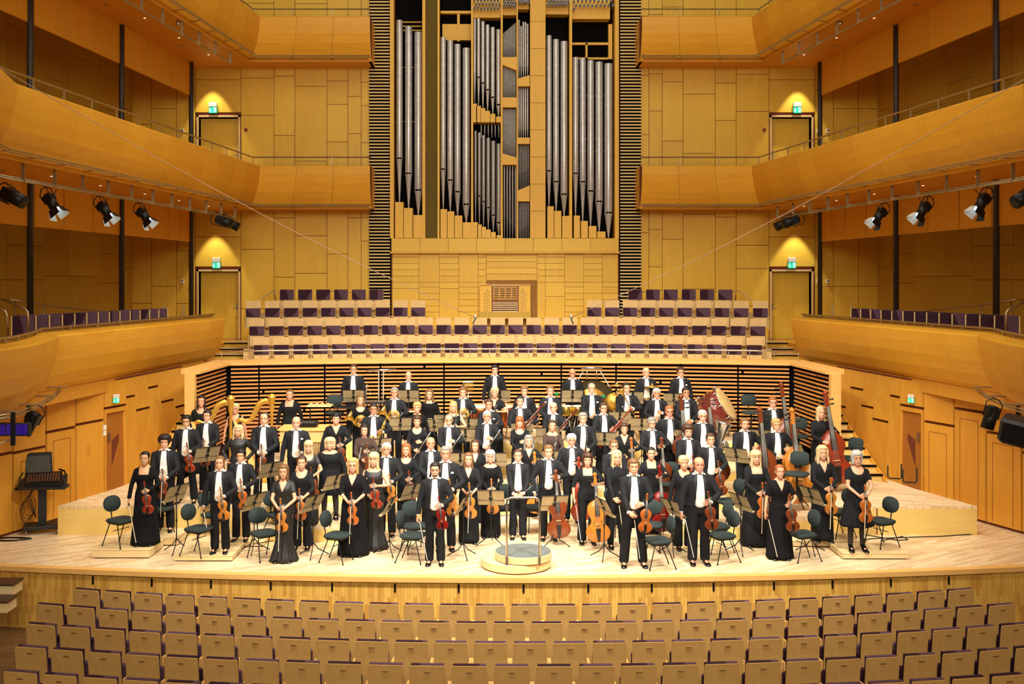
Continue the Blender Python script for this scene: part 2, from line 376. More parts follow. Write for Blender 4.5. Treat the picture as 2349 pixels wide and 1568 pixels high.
# ---- side galleries
def sx(off, Y): return off - .111*Y
def gallery(s, zt, zb, low, label, group):
    e = empty('balcony', T(0,0,0), label, 'balcony', group)
    if low: main = [(sx(11.08,20.1),20.1),(sx(11.08,29),29)]; near = [(9.6,7.0),(8.8,10.0),(8.3,12.4),(8.15,13.8),(8.06,15),(8.0,16.0),(8.02,16.8),(8.12,17.5),(8.31,18.3),(8.55,19.2),(8.86,20.1)]
    else: main = [(sx(11.08,18.7),18.7),(7.54,32),(4.16,32)]; near = [(8.8,7.0),(8.0,9.4),(7.3,11.4),(7.15,12.6),(7.3,13.8),(7.7,14.9),(8.25,16.1),(8.6,17.1),(9.0,18.7)]
    prof = [(.55,zt+.04),(.34,zt+.04),(.0,zt),(-.02,zt-.03),(.0,zt-.25),(.05,zt-.5),(.14,zt-.78),(.26,zt-1.0),(.38,zb),(.55,zb)]
    sg = -1 if s > 0 else 1                                     # travel direction decides the side
    def mir(P): return [(s*x, y) for x, y in P]
    pf = [(o*sg*-1 if False else o, z) for o, z in prof]
    def pieces(path, step):
        out = []
        for a, b in zip(path, path[1:]):
            a, b = V(a), V(b); n = max(1, round((b-a).length/step))
            out += [(a.lerp(b, i/n), a.lerp(b, (i+1)/n)) for i in range(n)]
        return out
    def nrm(path):                                              # mitred outward normals for the right-hand path
        P = [V(p) for p in path]; N = []
        for i in range(len(P)):
            ns = []
            if i: t = (P[i]-P[i-1]).normalized(); ns.append(V((t.y,-t.x)))
            if i < len(P)-1: t = (P[i+1]-P[i]).normalized(); ns.append(V((t.y,-t.x)))
            n = sum(ns, V((0,0))).normalized(); N.append(n/max(.35, n.dot(ns[0])))
        return N
    full = near[:-1] + main
    NN = nrm(full)
    par = MB()
    for i in range(len(full)-1):
        A, B, na, nb = V(full[i]), V(full[i+1]), NN[i], NN[i+1]
        L = (B-A).length; n = max(1, round(L/1.12))
        if i < len(near)-2: n = 1
        for k in range(n):
            u, w = k/n + .003/L*1.3, (k+1)/n - .003/L*1.3
            rings = []
            for q in (u, w):
                p = A.lerp(B, q); m_ = na.lerp(nb, q)
                # follow the true straight edge: interpolate offset points instead
                rings.append([(s*((A+na*o).lerp(B+nb*o, q)).x, ((A+na*o).lerp(B+nb*o, q)).y, z) for o, z in prof])
            par.loft(rings)
    par.obj('parapet', W_SIDE, e)
    core = MB(); rings = []
    pr2 = [(o+.02 if 0 < j < 9 else o, z-(.02 if j < 3 else 0)+(.01 if j > 7 else 0)) for j, (o, z) in enumerate(prof)]
    for A, na in zip(full, NN): rings.append([(s*(V(A)+na*o).x, (V(A)+na*o).y, z) for o, z in pr2])
    core.loft(rings); core.obj('parapet_core', M_GROOVE, e)
    def along(o, z, fullp=True):
        return [(s*(V(A)+na*o).x, (V(A)+na*o).y, z) for A, na in zip(full, NN)]
    hz = zt + (.12 if low else .3)
    r = MB(); r.tube(along(.3, hz), .022, 8); r.obj('handrail', M_RAIL, e)
    if low: r = MB(); r.tube(along(.34, zt+.07), .018, 6); r.obj('handrail', M_RAIL, e)
    for i in range(len(full)-1):
        A, B, na, nb = V(full[i]), V(full[i+1]), NN[i], NN[i+1]; L = (B-A).length; n = max(1, round(L/1.12))
        for k in range(n):
            p = (A+na*.3).lerp(B+nb*.3, k/n)
            t = MB(); t.box(s*p.x-.012, s*p.x+.012, p.y-.02, p.y+.02, zt+.05, hz); t.obj('rail_post', M_RAIL, e)
    if not low:
        for dz in (0, .05):
            t = MB(); t.tube(along(.12, zb-.02+dz), .017, 6); t.obj('lower_rail', M_RAIL, e)
        for i in range(len(full)-1):
            A, B, na, nb = V(full[i]), V(full[i+1]), NN[i], NN[i+1]; L = (B-A).length; n = max(1, round(L/1.12))
            for k in range(n):
                t = MB(); t.bar(tuple((A+na*.12).lerp(B+nb*.12, k/n))+(zb,), tuple((A+na*.5).lerp(B+nb*.5, k/n))+(zb-.0,), .05, .02)
                if s < 0: t.v = [(-x,y,z) for x,y,z in t.v]
                t.obj('rail_bracket', M_RAIL, e)
        # soffit, floor slab, bulkhead
        sf = MB(); zs = zb-.06
        pts = [(s*(V(A)+na*.5).x, (V(A)+na*.5).y) for A, na in zip(full, NN)]
        pts2 = pts[:-1]
        poly = pts + [(s*4.16,YB), (s*sx(15.7,YB),YB), (s*sx(15.7,7),7)]
        sf.prism(poly, zs, zs+.08)
        sf.prism(poly, zs+.66, zs+.74)
        sf.obj('soffit', W_SOF, e)
        fa = MB()
        for (P0, P1) in zip(pts, pts[1:]): fa.bar(tuple(P0)+((zs+zb)/2+.02,), tuple(P1)+((zs+zb)/2+.02,), .03, .14)
        fa.box(min(s*4.18,s*4.26), max(s*4.18,s*4.26), 32.4, YB-.02, zs, zt+.05)
        fa.obj('fascia', W_SIDE, e)
        # bulkhead boards between the columns
        bh = MB(); zbh = zb-1.09
        Y = 33.3; ys = [32.75,31.9,31.0,29.7,28.15,26.4,25.0,23.7,22.2,20.8,19.2,17.6]
        for a, b in zip(ys, ys[1:]):
            bh.loft([[(s*(sx(13.5,a-.02)+o), a-.02, z) for o, z in ((-.03,zbh),(-.03,zs),(.03,zs),(.03,zbh))], [(s*(sx(13.5,b+.02)+o), b+.02, z) for o, z in ((-.03,zbh),(-.03,zs),(.03,zs),(.03,zbh))]])
        bh.obj('bulkhead', W_BULK, e)
        gr = MB(); gr.loft([[(s*(sx(13.5,a)+o), a, z) for o, z in ((.0,zbh+.01),(.0,zs),(.05,zs),(.05,zbh+.01))] for a in (32.74,17.6)]); gr.obj('bulkhead_core', M_GROOVE, e)
        for q, Y in enumerate((31.6,29.4,27.2,24.8,22.6,20.4)):
            t = MB(); X = s*sx(12.5,Y); t.cyl((X,Y,zs-.008), .03, .008, 12); o = t.obj('downlight', mat('downlight_glow', (255,236,200), emit=1.4), e)
        for q, Y in enumerate((30.4,25.9,21.4)):
            t = MB(); X = s*sx(12.9,Y); t.cyl((X,Y,zs-.012), .09, .012, 16); t.obj('air_diffuser', M_RAIL, e)
    else:
        sf = MB()
        pts = [(s*(V(A)+na*.5).x, (V(A)+na*.5).y) for A, na in zip(full, NN)]
        sf.prism(pts + [(s*sx(11.6,29),29.0), (s*8.5,29.2), (s*8.6,YB), (s*sx(15.7,YB),YB), (s*sx(15.7,7),7)], 2.62, 3.07)
        sf.obj('balcony_floor', W_SOF, e)
        fa = MB()
        fa.loft([[(s*(sx(11.5,Y)+o), Y, z) for o, z in ((0,2.5),(0,2.8),(.1,2.8),(.1,2.5))] for Y in (13.5,28.6)])
        fa.obj('fascia', W_LOW, e)
    return e
gallery(-1, 3.9, 2.8, True, 'lowest curved wood balcony on the left, its bow tip beside the choir stairs', 'curved side balconies')
gallery(1, 3.9, 2.8, True, 'lowest curved wood balcony on the right, its bow tip beside the choir stairs', 'curved side balconies')
gallery(-1, 8.46, 7.26, False, 'middle wood balcony on the left, wrapping round to the organ', 'curved side balconies')
gallery(1, 8.46, 7.26, False, 'middle wood balcony on the right, wrapping round to the organ', 'curved side balconies')
gallery(-1, 13.03, 11.83, False, 'topmost wood balcony at the upper left corner of the hall', 'curved side balconies')
gallery(1, 13.03, 11.83, False, 'topmost wood balcony at the upper right corner of the hall', 'curved side balconies')
# outer gallery walls
for s, nm in ((-1,'wall_left'), (1,'wall_right')):
    w = MB(); w.loft([[(s*(sx(15.7,Y)+o), Y, z) for o, z in ((0,-1),(0,17),(.2,17),(.2,-1))] for Y in (5,33.9)]); struct(nm, w, M_GROOVE)
    w = MB(); random.seed(3)
    Y = YB
    while Y > 6:
        Y2 = Y - random.choice((.9,1.3,1.8)); z = 3.07
        while z < 16:
            z2 = z + random.choice((.5,.9,1.4,2.0))
            w.loft([[(s*(sx(15.7,y_)-.015+o), y_, q) for o, q in ((0,z+.007),(0,z2-.007),(.03,z2-.007),(.03,z+.007))] for y_ in (Y-.007,Y2+.007)])
            z = z2
        Y = Y2
    struct(nm+'_panels', w, W_GAL)
    # lower wall beside the stage: leaning panels
    bot = [(12.4,13.0),(7.54,27.3)]
    def bx(Y):
        for (xa,ya),(xb,yb) in zip(bot, bot[1:]):
            if ya <= Y <= yb: return xa+(xb-xa)*(Y-ya)/(yb-ya)
        return bot[-1][0]
    def pt(Y, z, d=0):
        u = (z+.0)/2.75; b_ = bx(Y); tx = max(b_, sx(11.45,Y)); return (s*(b_+(tx-b_)*u - d), Y, z)
    ysm = [13.4,14.8,16.2,17.6,19.0,20.4,21.25,22.08,22.93,23.72,24.15,24.8,25.35,26.0,27.0]
    gz = [1.3,1.4,1.3,1.5,1.6,1.58,1.86,1.9,2.14,2.3,1.95,2.4,2.0,1.8] if s < 0 else [1.4,1.3,1.3,1.5,1.6,1.88,2.26,1.87,2.14,2.3,1.68,1.93,2.3,1.8]
    w = MB(); bd = MB(); d_ = MB()
    for i, (a, b) in enumerate(zip(ysm, ysm[1:])):
        isdoor = i == 8
        g = .024
        for (z0, z1) in ((0.06, gz[i]-.03), (gz[i]+.03, 2.72)):
            tgt = w
            if isdoor and z0 < 1:
                q = .07
                d_.loft([[pt(a+q,z0),pt(a+q,z1-.1),pt(a+q,z1-.1,-.04),pt(a+q,z0,-.04)],[pt(b-q,z0),pt(b-q,z1-.1),pt(b-q,z1-.1,-.04),pt(b-q,z0,-.04)]])
                for (c0, c1) in ((a+g,a+q),(b-q,b-g)): w.loft([[pt(c,z0,.05),pt(c,z1,.05),pt(c,z1),pt(c,z0)] for c in (c0,c1)])
                w.loft([[pt(c,z1-.09,.05),pt(c,z1,.05),pt(c,z1),pt(c,z1-.09)] for c in (a+q,b-q)])
                continue
            zm = (z0+z1)/2
            w.loft([[pt(c,z0,.05),pt(c,zm,.05),pt(c,z1,.05),pt(c,z1,.01),pt(c,zm,.01),pt(c,z0,.01)] for c in (a+g,b-g)])
    fr_ = MB()
    for i in (5, 6) if s < 0 else (4, 5, 6, 7):                     # outlines of flush access panels
        a, b, z1 = ysm[i]+.2, ysm[i+1]-.16, gz[i]-.2
        for P_, Q_ in (((a,.1),(a,z1)),((b,.1),(b,z1)),((a,z1),(b,z1))): fr_.bar(pt(P_[0],P_[1],.051), pt(Q_[0],Q_[1],.051), .008, .008)
    struct('trim_%d' % (20 if s < 0 else 21), fr_, M_GROOVE)
    bd.loft([[pt(Y,0),pt(Y,1.4),pt(Y,2.75),pt(Y,2.75,-.1),pt(Y,1.4,-.1),pt(Y,0,-.1)] for Y in [13.2]+ysm])
    struct(nm+'_lower_panels', w, W_LOW); struct(nm+'_lower', bd, M_GROOVE)
    d = d_.obj('door_%d' % (5 if s < 0 else 6), W_DOOR); d['kind'] = 'structure'
    h = MB(); yy = 22.99+.1; x_, y_, z_ = pt(yy, 1.5, .05); h.box(x_-.02,x_+.02,y_-.02,y_+.02,z_-.1,z_+.1); h.obj('door_handle', M_STEEL, d)
    # columns
    for q, Y in enumerate((32.8,28.07,23.6,19.2)):
        c = MB(); c.lathe([(.072,3.07),(.072,16)], 20); o = c.obj('column', M_COL); o.location = (s*sx(13.46,Y)-s*.0, Y-.12, 0)
        tag(o, '%s dark round steel column of the %s gallery counting from the organ end' % (ORD[q], 'left' if s < 0 else 'right'), 'column', 'gallery columns')
    # stairs up behind the wing wall
    st = MB(); tr = MB(); nz_ = MB()
    for k in range(1, 14):
        z = .56+.15*k; Y = 22.58+.28*k
        xr = (8.05-.105*(Y-22.86)); xl = 7.3 if Y < 23.8 else 7.53
        lo, hi = sorted((s*xl, s*xr))
        st.box(lo, hi, Y, Y+.6, z-.3 if k > 3 else .56, z-.02); tr.box(lo, hi, Y-.03, Y+.29, z-.02, z+.012); nz_.box(lo, hi, Y-.035, Y+.03, z-.03, z+.014)
    sg_ = MB(); sg_.loft([[(s*8.06,22.7,.56),(s*8.06,22.7,.62),(s*8.09,22.7,.62),(s*8.09,22.7,.56)],[(s*7.66,26.4,.56),(s*7.66,26.4,2.6),(s*7.69,26.4,2.6),(s*7.69,26.4,.56)]])
    so = empty('staircase', T(0,0,0), 'wooden stairs with dark nosings beside the %s end of the slatted wall' % ('left' if s < 0 else 'right'), 'stairs', 'stairs to the choir')
    st.obj('riser_boards', W_PALE, so); tr.obj('treads', W_CAP, so); sg_.obj('stringer', W_LOW, so); nz_.obj('nosing', M_DARK, so)
    # upper stairs to the choir level
    st = MB(); tr = MB(); ns = MB()
    for k in range(5):
        z = 2.52+.14*k; Y = 29.3+.62*k; lo, hi = sorted((s*7.62, s*8.55))
        st.box(lo, hi, Y, Y+.62 if k < 4 else 32.28, .0, z-.02); tr.box(lo, hi, Y-.02, Y+.7, z-.02, z+.012); ns.box(lo, hi, Y-.03, Y+.03, z-.05, z-.015)
    st.box(min(s*7.62,s*10), max(s*7.62,s*10), 32.3, YB-.08, 2.4, 3.05)
    so = empty('staircase', T(0,0,0), 'short flight of steps from the %s back door down beside the choir seats' % ('left' if s < 0 else 'right'), 'stairs', 'stairs to the choir')
    st.obj('riser_boards', W_BACK, so); tr.obj('treads', W_CHOIR, so); ns.obj('nosing', M_DARK, so)
# choir terrace steps
for r_, (yc, z) in enumerate(((29.55,2.5),(30.75,3.0),(31.55,3.5),(32.35,3.98))):
    if r_ == 0: poly = [(-7.3,26.85),(-4,27.5),(0,27.75),(4,27.5),(7.3,26.85),(7.6,29),(7.6,YB-.05),(-7.6,YB-.05),(-7.6,29)]
    elif r_ == 3: poly = None
    else:
        hw = (0,8.1,8.2)[r_] ; hw = 7.5
        poly = [(-hw,yc-1.05),(-4,yc-.35),(0,yc-.05),(4,yc-.35),(hw,yc-1.05),(hw,YB-.05),(-hw,YB-.05)]
    t = MB()
    if poly: t.prism(poly, z-.6, z)
    else:
        for s in (-1,1): t.prism([(s*3.75,yc-.3),(s*7.4,yc-1.0),(s*7.4,YB-.05),(s*3.75,YB-.05)], z-.6, z)
    struct('floor_choir_%d' % (r_+1), t, W_CHOIR)
# ---------------------------------------------------------------- theatre seats
def seat_parts(kind):
    w = .235 if kind == 'stalls' else .217
    def rp(x0,x1,z0,z1,y0,y1,b=.008):                            # rounded-corner plate in the xz plane
        P = [(x0+b,z0),(x1-b,z0),(x1,z0+b),(x1,z1-b),(x1-b,z1),(x0+b,z1),(x0,z1-b),(x0,z0+b)]
        return [[(x,y0,z) for x,z in P], [(x,y1,z) for x,z in P]]
    b = MB(); out = []
    if kind == 'stalls':                                       # back leans to +(-y side is the viewer), seat faces +y
        b.loft([[(x, -.05+.05*((z-.35)/.65)**2*-1 - .0, z) for x, z in ((-w,.36),(w,.36))] + [(x, -.03-.05*((z-.35)/.65)**2, z) for x, z in ((w,.36),(-w,.36))]] +
               [[(x, -.05-.05*((z-.35)/.65)**2, z) for x in (-w+i,w-i)] + [(x, -.03-.05*((z-.35)/.65)**2, z) for x in (w-i,-w+i)] for z, i in ((.55,0),(.75,0),(.93,0),(.975,.006),(.985,.02))])
        pad = MB(); pad.loft([[(-w+.02,-.028-.04*((z-.35)/.65)**2,z),(w-.02,-.028-.04*((z-.35)/.65)**2,z),(w-.02,.03-.03*z,z),(-w+.02,.03-.03*z,z)] for z in (.4,.6,.8,.955,.99)])
        pan = MB(); pan.bev(-w+.02, w-.02, .07, .15, .32, .78, .02)
        arms = []
        for s in (-1,1):
            arm = MB(); x0, x1 = (w+.004, w+.036) if s > 0 else (-w-.036, -w-.004)
            arm.loft([[(x0,-.02,.0),(x1,-.02,.0),(x1,.1,.0),(x0,.1,.0)],[(x0,-.03,.55),(x1,-.03,.55),(x1,.14,.55),(x0,.14,.55)],[(x0,-.03,.6),(x1,-.03,.6),(x1,.34,.6),(x0,.34,.6)],[(x0,-.03,.63),(x1,-.03,.63),(x1,.34,.63),(x0,.34,.63)]])
            arms.append(('armrest', arm.mesh('arm', W_CAP)))
        slot = MB(); slot.bev(-.04, .04, -.108, -.09, .905, .915, .003)
        out = [('backrest', b.mesh('seat_back', W_SEAT), [('number_plate', slot.mesh('plate', mat('plate_brown', (150,116,66), .4, .3)))]), ('back_cushion', pad.mesh('pad', M_PURP)), ('seat', pan.mesh('pan', M_PURP))] + arms
    else:                                                      # choir / gallery: faces -y
        top = .86
        b.loft(rp(-w, w, .1 if kind != 'row_d' else .1, top if kind == 'choir' else .70, .02, .05))
        p0, p1 = (.40,.64) if kind == 'choir' else (.42,.72) if kind == 'row_d' else (.38,.9)
        pad = MB(); pad.loft(rp(-w+.008, w-.008, p0, p1, -.035, .018))
        if kind == 'gallery': b = MB(); b.loft(rp(-w, w, .1, .9, .02, .05, .01)); b.box(-w-.03,-w-.006,-.06,.05,.1,.89); b.box(w+.006,w+.03,-.06,.05,.1,.89)
        pan = MB(); pan.loft(rp(-w+.01, w-.01, .08, .37, -.14, -.115)); 
        cush = MB(); cush.loft(rp(-w+.02, w-.02, .1, .385, -.11, -.04))
        btn = MB(); btn.cyl((0,0,0), .013, .006, 10, M=T(0,-.141,.32) @ RX(PI/2))
        arms = []
        for s in (-1,1):
            arm = MB(); x0, x1 = (w+.006, w+.05) if s > 0 else (-w-.05, -w-.006)
            if kind != 'gallery': arm.box(x0+.012, x1-.012, -.16, .03, 0, .36); arm.bev(x0+.004, x1-.004, -.3, .03, .36, .395, .012)
            else: arm.box(x0, x1-.03, -.25, .03, .3, .34)
            arms.append(('armrest', arm.mesh('arm', W_CHOIR)))
        out = [('backrest', b.mesh('choir_back', W_CHOIR)), ('back_cushion', pad.mesh('pad', M_PURP)), ('seat', pan.mesh('pan', W_CHOIR), [('seat_button', btn.mesh('btn', M_BLKP))]), ('seat_cushion', cush.mesh('cush', M_PURP))] + arms
    return out
PS, PCH, PD, PG = seat_parts('stalls'), seat_parts('choir'), seat_parts('row_d'), seat_parts('gallery')
rown = ['row nearest the stage','second row from stage','third row from stage','fourth row from stage','bottom row in front']
def place(k, n):                                               # ordinal counted from the nearer end
    return (ORD[k] + ' from the left end') if k < n/2 else (ORD[n-1-k] + ' from the right end')
for r_, (yc, off, cnt) in enumerate(((16.20,0,27),(15.37,.5,28),(14.53,0,27),(13.66,.5,26),(12.82,0,25))):
    R = 47-yc
    js = [j+off for j in range(-(cnt//2), cnt-cnt//2)] if off else list(range(-(cnt//2), cnt//2+1))
    if off: js = [j+.5 for j in range(-(cnt//2), cnt//2)]
    for k, j in enumerate(js):
        a = j*.549/R
        x, y = R*math.sin(a), 47-R*math.cos(a)
        spawn('theatre_seat', PS, T(x, y, -1.05) @ RZ(a), 'beige seat back, %s, %s' % (rown[r_], place(k, len(js))), 'seat', 'stalls seats, %s' % rown[r_])
chn = ['front choir row','second choir row','third choir row','top choir row']
def choir_row(r_, js, yc, z, parts, side=''):
    for k, j in enumerate(js):
        x = j*.54*.985; y = yc - x*x/54; a = x/27
        spawn('folding_chair', parts, T(x, y, z) @ RZ(-a), 'plum folding seat, %s%s, %s' % (chn[r_], side, place(k, len(js))), 'seat', 'choir seats, %s' % chn[r_])
choir_row(0, list(range(-13,14)), 30.25, 2.5, PCH)
choir_row(1, [j+.5 for j in range(-14,14)], 30.95, 3.0, PCH)
choir_row(2, list(range(-14,-4)), 31.75, 3.5, PCH, ' left of the organ'); choir_row(2, list(range(5,15)), 31.75, 3.5, PCH, ' right of the organ')
choir_row(3, [j+.5 for j in range(-13,-7)], 32.55, 3.96, PD, ' left of the organ'); choir_row(3, [j+.5 for j in range(7,13)], 32.55, 3.96, PD, ' right of the organ')
for s in (-1,1):
    for k in range(13):
        u = k/12; x = -10.25+u*1.05; y = 21.8+u*5.6
        spawn('gallery_seat', PG, T(s*-x if s > 0 else x, y, 3.32) @ RZ(-s*math.radians(32)), 'plum gallery seat on the %s balcony, %s' % ('left' if s < 0 else 'right', (ORD[k]+' from the near end') if k < 7 else (ORD[12-k]+' from the far end')), 'seat', 'gallery seats of the %s side' % ('left' if s < 0 else 'right'))
    # sloping rails at the gallery
    e = empty('stair_railing', T(0,0,0), 'bent steel tube railing at the near end of the %s balcony' % ('left' if s < 0 else 'right'), 'railing')
    def A(px, py, Y):
        x = wx(px,Y); return (x if s < 0 else -x, Y, wz(py,Y))
    t = MB(); t.tube([A(22,686,23.4),A(110,700,24.3),A(245,716,26.4)], .022, 8); t.obj('rail', M_RAIL, e)
    for q in ((35,688,23.6),(100,698,24.2),(158,706,25)):
        t = MB(); a = A(*q); t.tube([a,(a[0],a[1],3.3)], .016, 6); t.obj('post', M_RAIL, e)
    t = MB(); t.tube([A(6,686,20.8),A(58,709,20.6),A(64,716,20.6),A(66,762,20.6)], .024, 8); t.obj('rail', M_RAIL, e)
    t = MB(); t.tube([A(-6,706,19.6),A(12,714,19.6),A(16,722,19.6),A(17,768,19.6)], .024, 8); t.obj('rail', M_RAIL, e)
    # small railings by the choir
    e = empty('stair_railing', T(0,0,0), 'short slanting handrail beside the %s door at the top choir row' % ('left' if s < 0 else 'right'), 'railing')
    t = MB(); t.tube([A(592,690,32.3),A(628,665,33.1),A(631,666,33.1),A(632,690,33.1)], .02, 8); t.obj('rail', M_RAIL, e)
    for q, xx in enumerate((376,419)):
        t = MB(); b = A(xx,722,30); t.cyl((b[0],b[1],3.07), .012, 1.2, 8); t.cyl((b[0]+.05,b[1],3.07), .012, 1.15, 8); t.box(b[0]-.04,b[0]+.1,b[1]-.03,b[1]+.03,3.07,3.1); o = t.obj('folded_stand', M_STEEL)
        tag(o, 'folded metal stand behind the %s balcony, %s' % ('left' if s < 0 else 'right', ('farther from','nearer to')[q]+' the back door'), 'stand', 'folded stands on the balconies')
# exit signs, thermostats, alarms
SIGN_G = mat('exit_sign_green', (40,200,160), emit=.7); SIGN_W = mat('exit_sign_white', (220,255,240), emit=.9)
def exit_sign(M, label):
    e = empty('exit_sign', M, label, 'sign', 'green exit signs')
    b = MB(); b.bev(-.13,.13,0,.09,.1,.24,.01); b.obj('housing', M_WHITE, e)
    g = MB(); g.box(-.125,.125,.02,.04,-.1,.1); g.obj('glowing_panel', SIGN_G, e)
    w = MB(); w.box(-.085,-.07,.012,.02,-.03,.07); w.add([(-.11,.012,-.02),(-.045,.012,-.02),(-.0775,.012,-.07)], [(0,1,2)]); w.box(.03,.1,.012,.02,-.075,.075)
    w.obj('arrow_and_doorway', SIGN_W, e)
    m = MB(); m.ell((.052,.008,.05),(.012,.004,.014)); m.tube([(.05,.008,.035),(.055,.008,0),(.035,.008,-.03),(.04,.008,-.06)], .008, 6); m.tube([(.055,.008,0),(.075,.008,-.03),(.09,.008,-.055)], .008, 6); m.tube([(.035,.008,.0),(.05,.008,.03),(.08,.008,.015)], .006, 6)
    m.obj('running_figure', SIGN_G, e)
for s in (-1,1):
    sd = 'left' if s < 0 else 'right'
    exit_sign(T(s*9.22-.03, YB-.12, 5.45), 'green exit sign over the lower back door on the %s' % sd)
    exit_sign(T(s*9.36, YB-.12, 10.42), 'green exit sign over the upper back door on the %s' % sd)
    px_, Y_ = (268, 22.35); x_ = sx(11.6,Y_)-.12
    exit_sign(T(s*(sx(11.6,23.2)-.22), 23.2, wz(918,23.2)) @ RZ(s*-.75) @ S(.55), 'green exit sign over the red-brown stage door on the %s' % sd)
    for q, (dx, zz, Y) in enumerate(((10.35,4.93,YB-.03),(10.05,4.93,YB-.03),(10.35,9.75,YB-.03),(10.05,9.75,YB-.03))):
        t = MB(); t.bev(s*dx-.05,s*dx+.05,Y-.03,Y+.03,zz-.06,zz+.06,.012); o = t.obj('thermostat', M_WHITE)
        tag(o, 'small white wall control on the %s, %s storey, %s the column' % (sd, ('lower','upper')[q//2], ('nearer','farther from')[q%2]), 'wall control', 'white wall controls')
        w_ = MB(); w_.box(s*dx-.03,s*dx+.03,Y-.034,Y-.03,zz,zz+.035); w_.obj('display', M_BLKP, o)
    t = MB(); t.bev(s*8.32-.05,s*8.32+.05,YB-.05,YB,9.74,9.84,.01); t.cyl((0,0,0),.025,.01,12,M=T(s*8.32,YB-.05,9.79)@RX(PI/2)); o = t.obj('alarm_button', mat('alarm_brown', (130,60,36))); tag(o, 'small brown alarm box beside the upper %s door' % sd, 'alarm box')

# ---------------------------------------------------------------- pipe organ
org = empty('pipe_organ', T(0,0,0), 'great pipe organ with silver pipes in an open wooden case', 'organ')
def ox(zx): return wx(840+zx/2.614, YB)
def oz(zy): return wz(zy/2.614, YB)
ZT = 15.5
case = MB()
for a, b in ((148,170),(340,358),(430,442),(630,642),(806,818),(900,908),(1215,1230),(1485,1508)):
    case.box(ox(a), ox(b), YB-.30, YB+.1, oz(1430), ZT)
z = oz(1430)
for k in range(14):
    case.box(ox(980)+.004, ox(1072), YB-.32, YB, z+.006, z+.855); z += .861
case.obj('case_post', W_ORG, org)
bk_ = MB(); bk_.box(ox(170), ox(1485), YB+.5, YB+.55, oz(1430), ZT); bk_.obj('case_back', M_DARK, org)
cl = MB(); cl.box(ox(358)+.01, ox(430)-.01, YB-.2, YB-.1, oz(1428), ZT); cl.obj('cloth_panel', M_OLIVE, org)
npipe = [0]
def pipe(zc, zw, ztop, zmouth, ztip, y=YB-.02, m=M_PIPE):
    x = ox(zc); r = zw/2.614*YB/F/2; a, b, c = oz(ztop), oz(zmouth), oz(ztip)
    if b >= a: b = a-.05
    mb = MB()
    mb.lathe([(max(r*.16,.008),c),(r*.9,b-r*.55),(r,b-r*.2),(r,a-.01),(r*.96,a),(r*.86,a),(r*.86,a-.12)], 18 if r > .05 else 10, M=T(x,y,0), cap=False)
    o = mb.obj('pipe', m, org); npipe[0] += 1
    if r > .05:
        mo = MB()
        mo.loft([[(x-r*.72,y-r*.72,b-r*.1),(x+r*.72,y-r*.72,b-r*.1),(x+r*.72,y-r*1.04,b),(x-r*.72,y-r*1.04,b)],[(x-r*.72,y-r*.72,b+.045),(x+r*.72,y-r*.72,b+.045),(x+r*.72,y-r*1.04,b+.045),(x-r*.72,y-r*1.04,b+.045)]])
        mo.obj('pipe_mouth', M_DARK, o)
        lp = MB()
        n = 12
        rings = []
        for zz, rr in ((b-r*.62,r*.93),(b-r*.1,r*1.05),(b-r*.02,r*1.05)):
            rings.append([(x+rr*math.sin(-1+2*i/n), y-rr*math.cos(-1+2*i/n), zz) for i in range(n+1)] + [(x+rr*.9*math.sin(1-2*i/n), y-rr*.9*math.cos(1-2*i/n), zz) for i in range(n+1)])
        lp.loft(rings, smooth=False); lp.obj('pipe_lip', M_PIPE, o)
def foot(a, b, ztop, zbot=1428, y=0):
    boxes = MB(); boxes.box(ox(a)+.004, ox(b)-.004, YB-.28+y, YB+.25, oz(zbot), oz(ztop)); boxes.obj('pipe_foot_box', W_ORG, org)
for c, w, t_, mth, tip, (a, b) in ((200,38,123,955,1215,(177,227)),(255,43,160,1045,1250,(229,282)),(313,47,195,1145,1292,(285,343)),
    (462,33,225,1020,1257,(447,487)),(504,36,245,1085,1270,(489,530)),(548,38,267,1155,1295,(532,578)),(600,44,290,1230,1335,(580,630)),
    (1096,33,215,1030,1240,(1083,1122)),(1138,37,238,1095,1267,(1124,1167)),(1186,43,250,1170,1297,(1171,1218)),
    (1255,36,345,1045,1295,(1241,1278)),(1298,38,352,1095,1327,(1283,1325)),(1345,41,365,1150,1357,(1330,1376)),(1396,45,373,1213,1390,(1380,1430)),(1452,50,383,1280,1425,(1434,1484))):
    pipe(c, w, t_, mth, tip)
    if tip < 1420: foot(a, b, tip)
for c, w, t_, mth, tip in ((651,17,95,437,630),(674,20,110,470,643),(700,22,130,505,657),(728,24,150,545,673),(759,26,165,590,690),(793,28,178,635,707)):
    pipe(c, w, t_, mth, tip); foot(c-15, c+15, tip, 740)
for c, w, t_, mth, tip in ((656,15,785,1145,1335),(679,19,795,1180,1348),(704,21,812,1213,1362),(732,23,828,1250,1378),(762,25,845,1295,1393),(795,29,862,1340,1412)):
    pipe(c, w, t_, mth, tip, m=M_PIPE2); foot(c-14, c+15, tip)
for k in range(6): pipe(690+k*21, 8, 748, 790, 825, m=M_PIPE2)
def wedge(a, b, t0, t1, u0, u1):
    boxes = MB(); boxes.loft([[(ox(a),YB-.25,oz(t0)),(ox(a),YB-.25,oz(u0)),(ox(a),YB+.2,oz(u0)),(ox(a),YB+.2,oz(t0))],[(ox(b),YB-.25,oz(t1)),(ox(b),YB-.25,oz(u1)),(ox(b),YB+.2,oz(u1)),(ox(b),YB+.2,oz(t1))]]); boxes.obj('pipe_board', W_ORG, org)
wedge(818,900,352,352,398,430); wedge(818,900,592,592,650,650); wedge(818,900,925,950,992,992)
wedge(908,978,480,460,525,525); wedge(908,978,831,831,868,868); wedge(908,978,1145,1116,1210,1210)
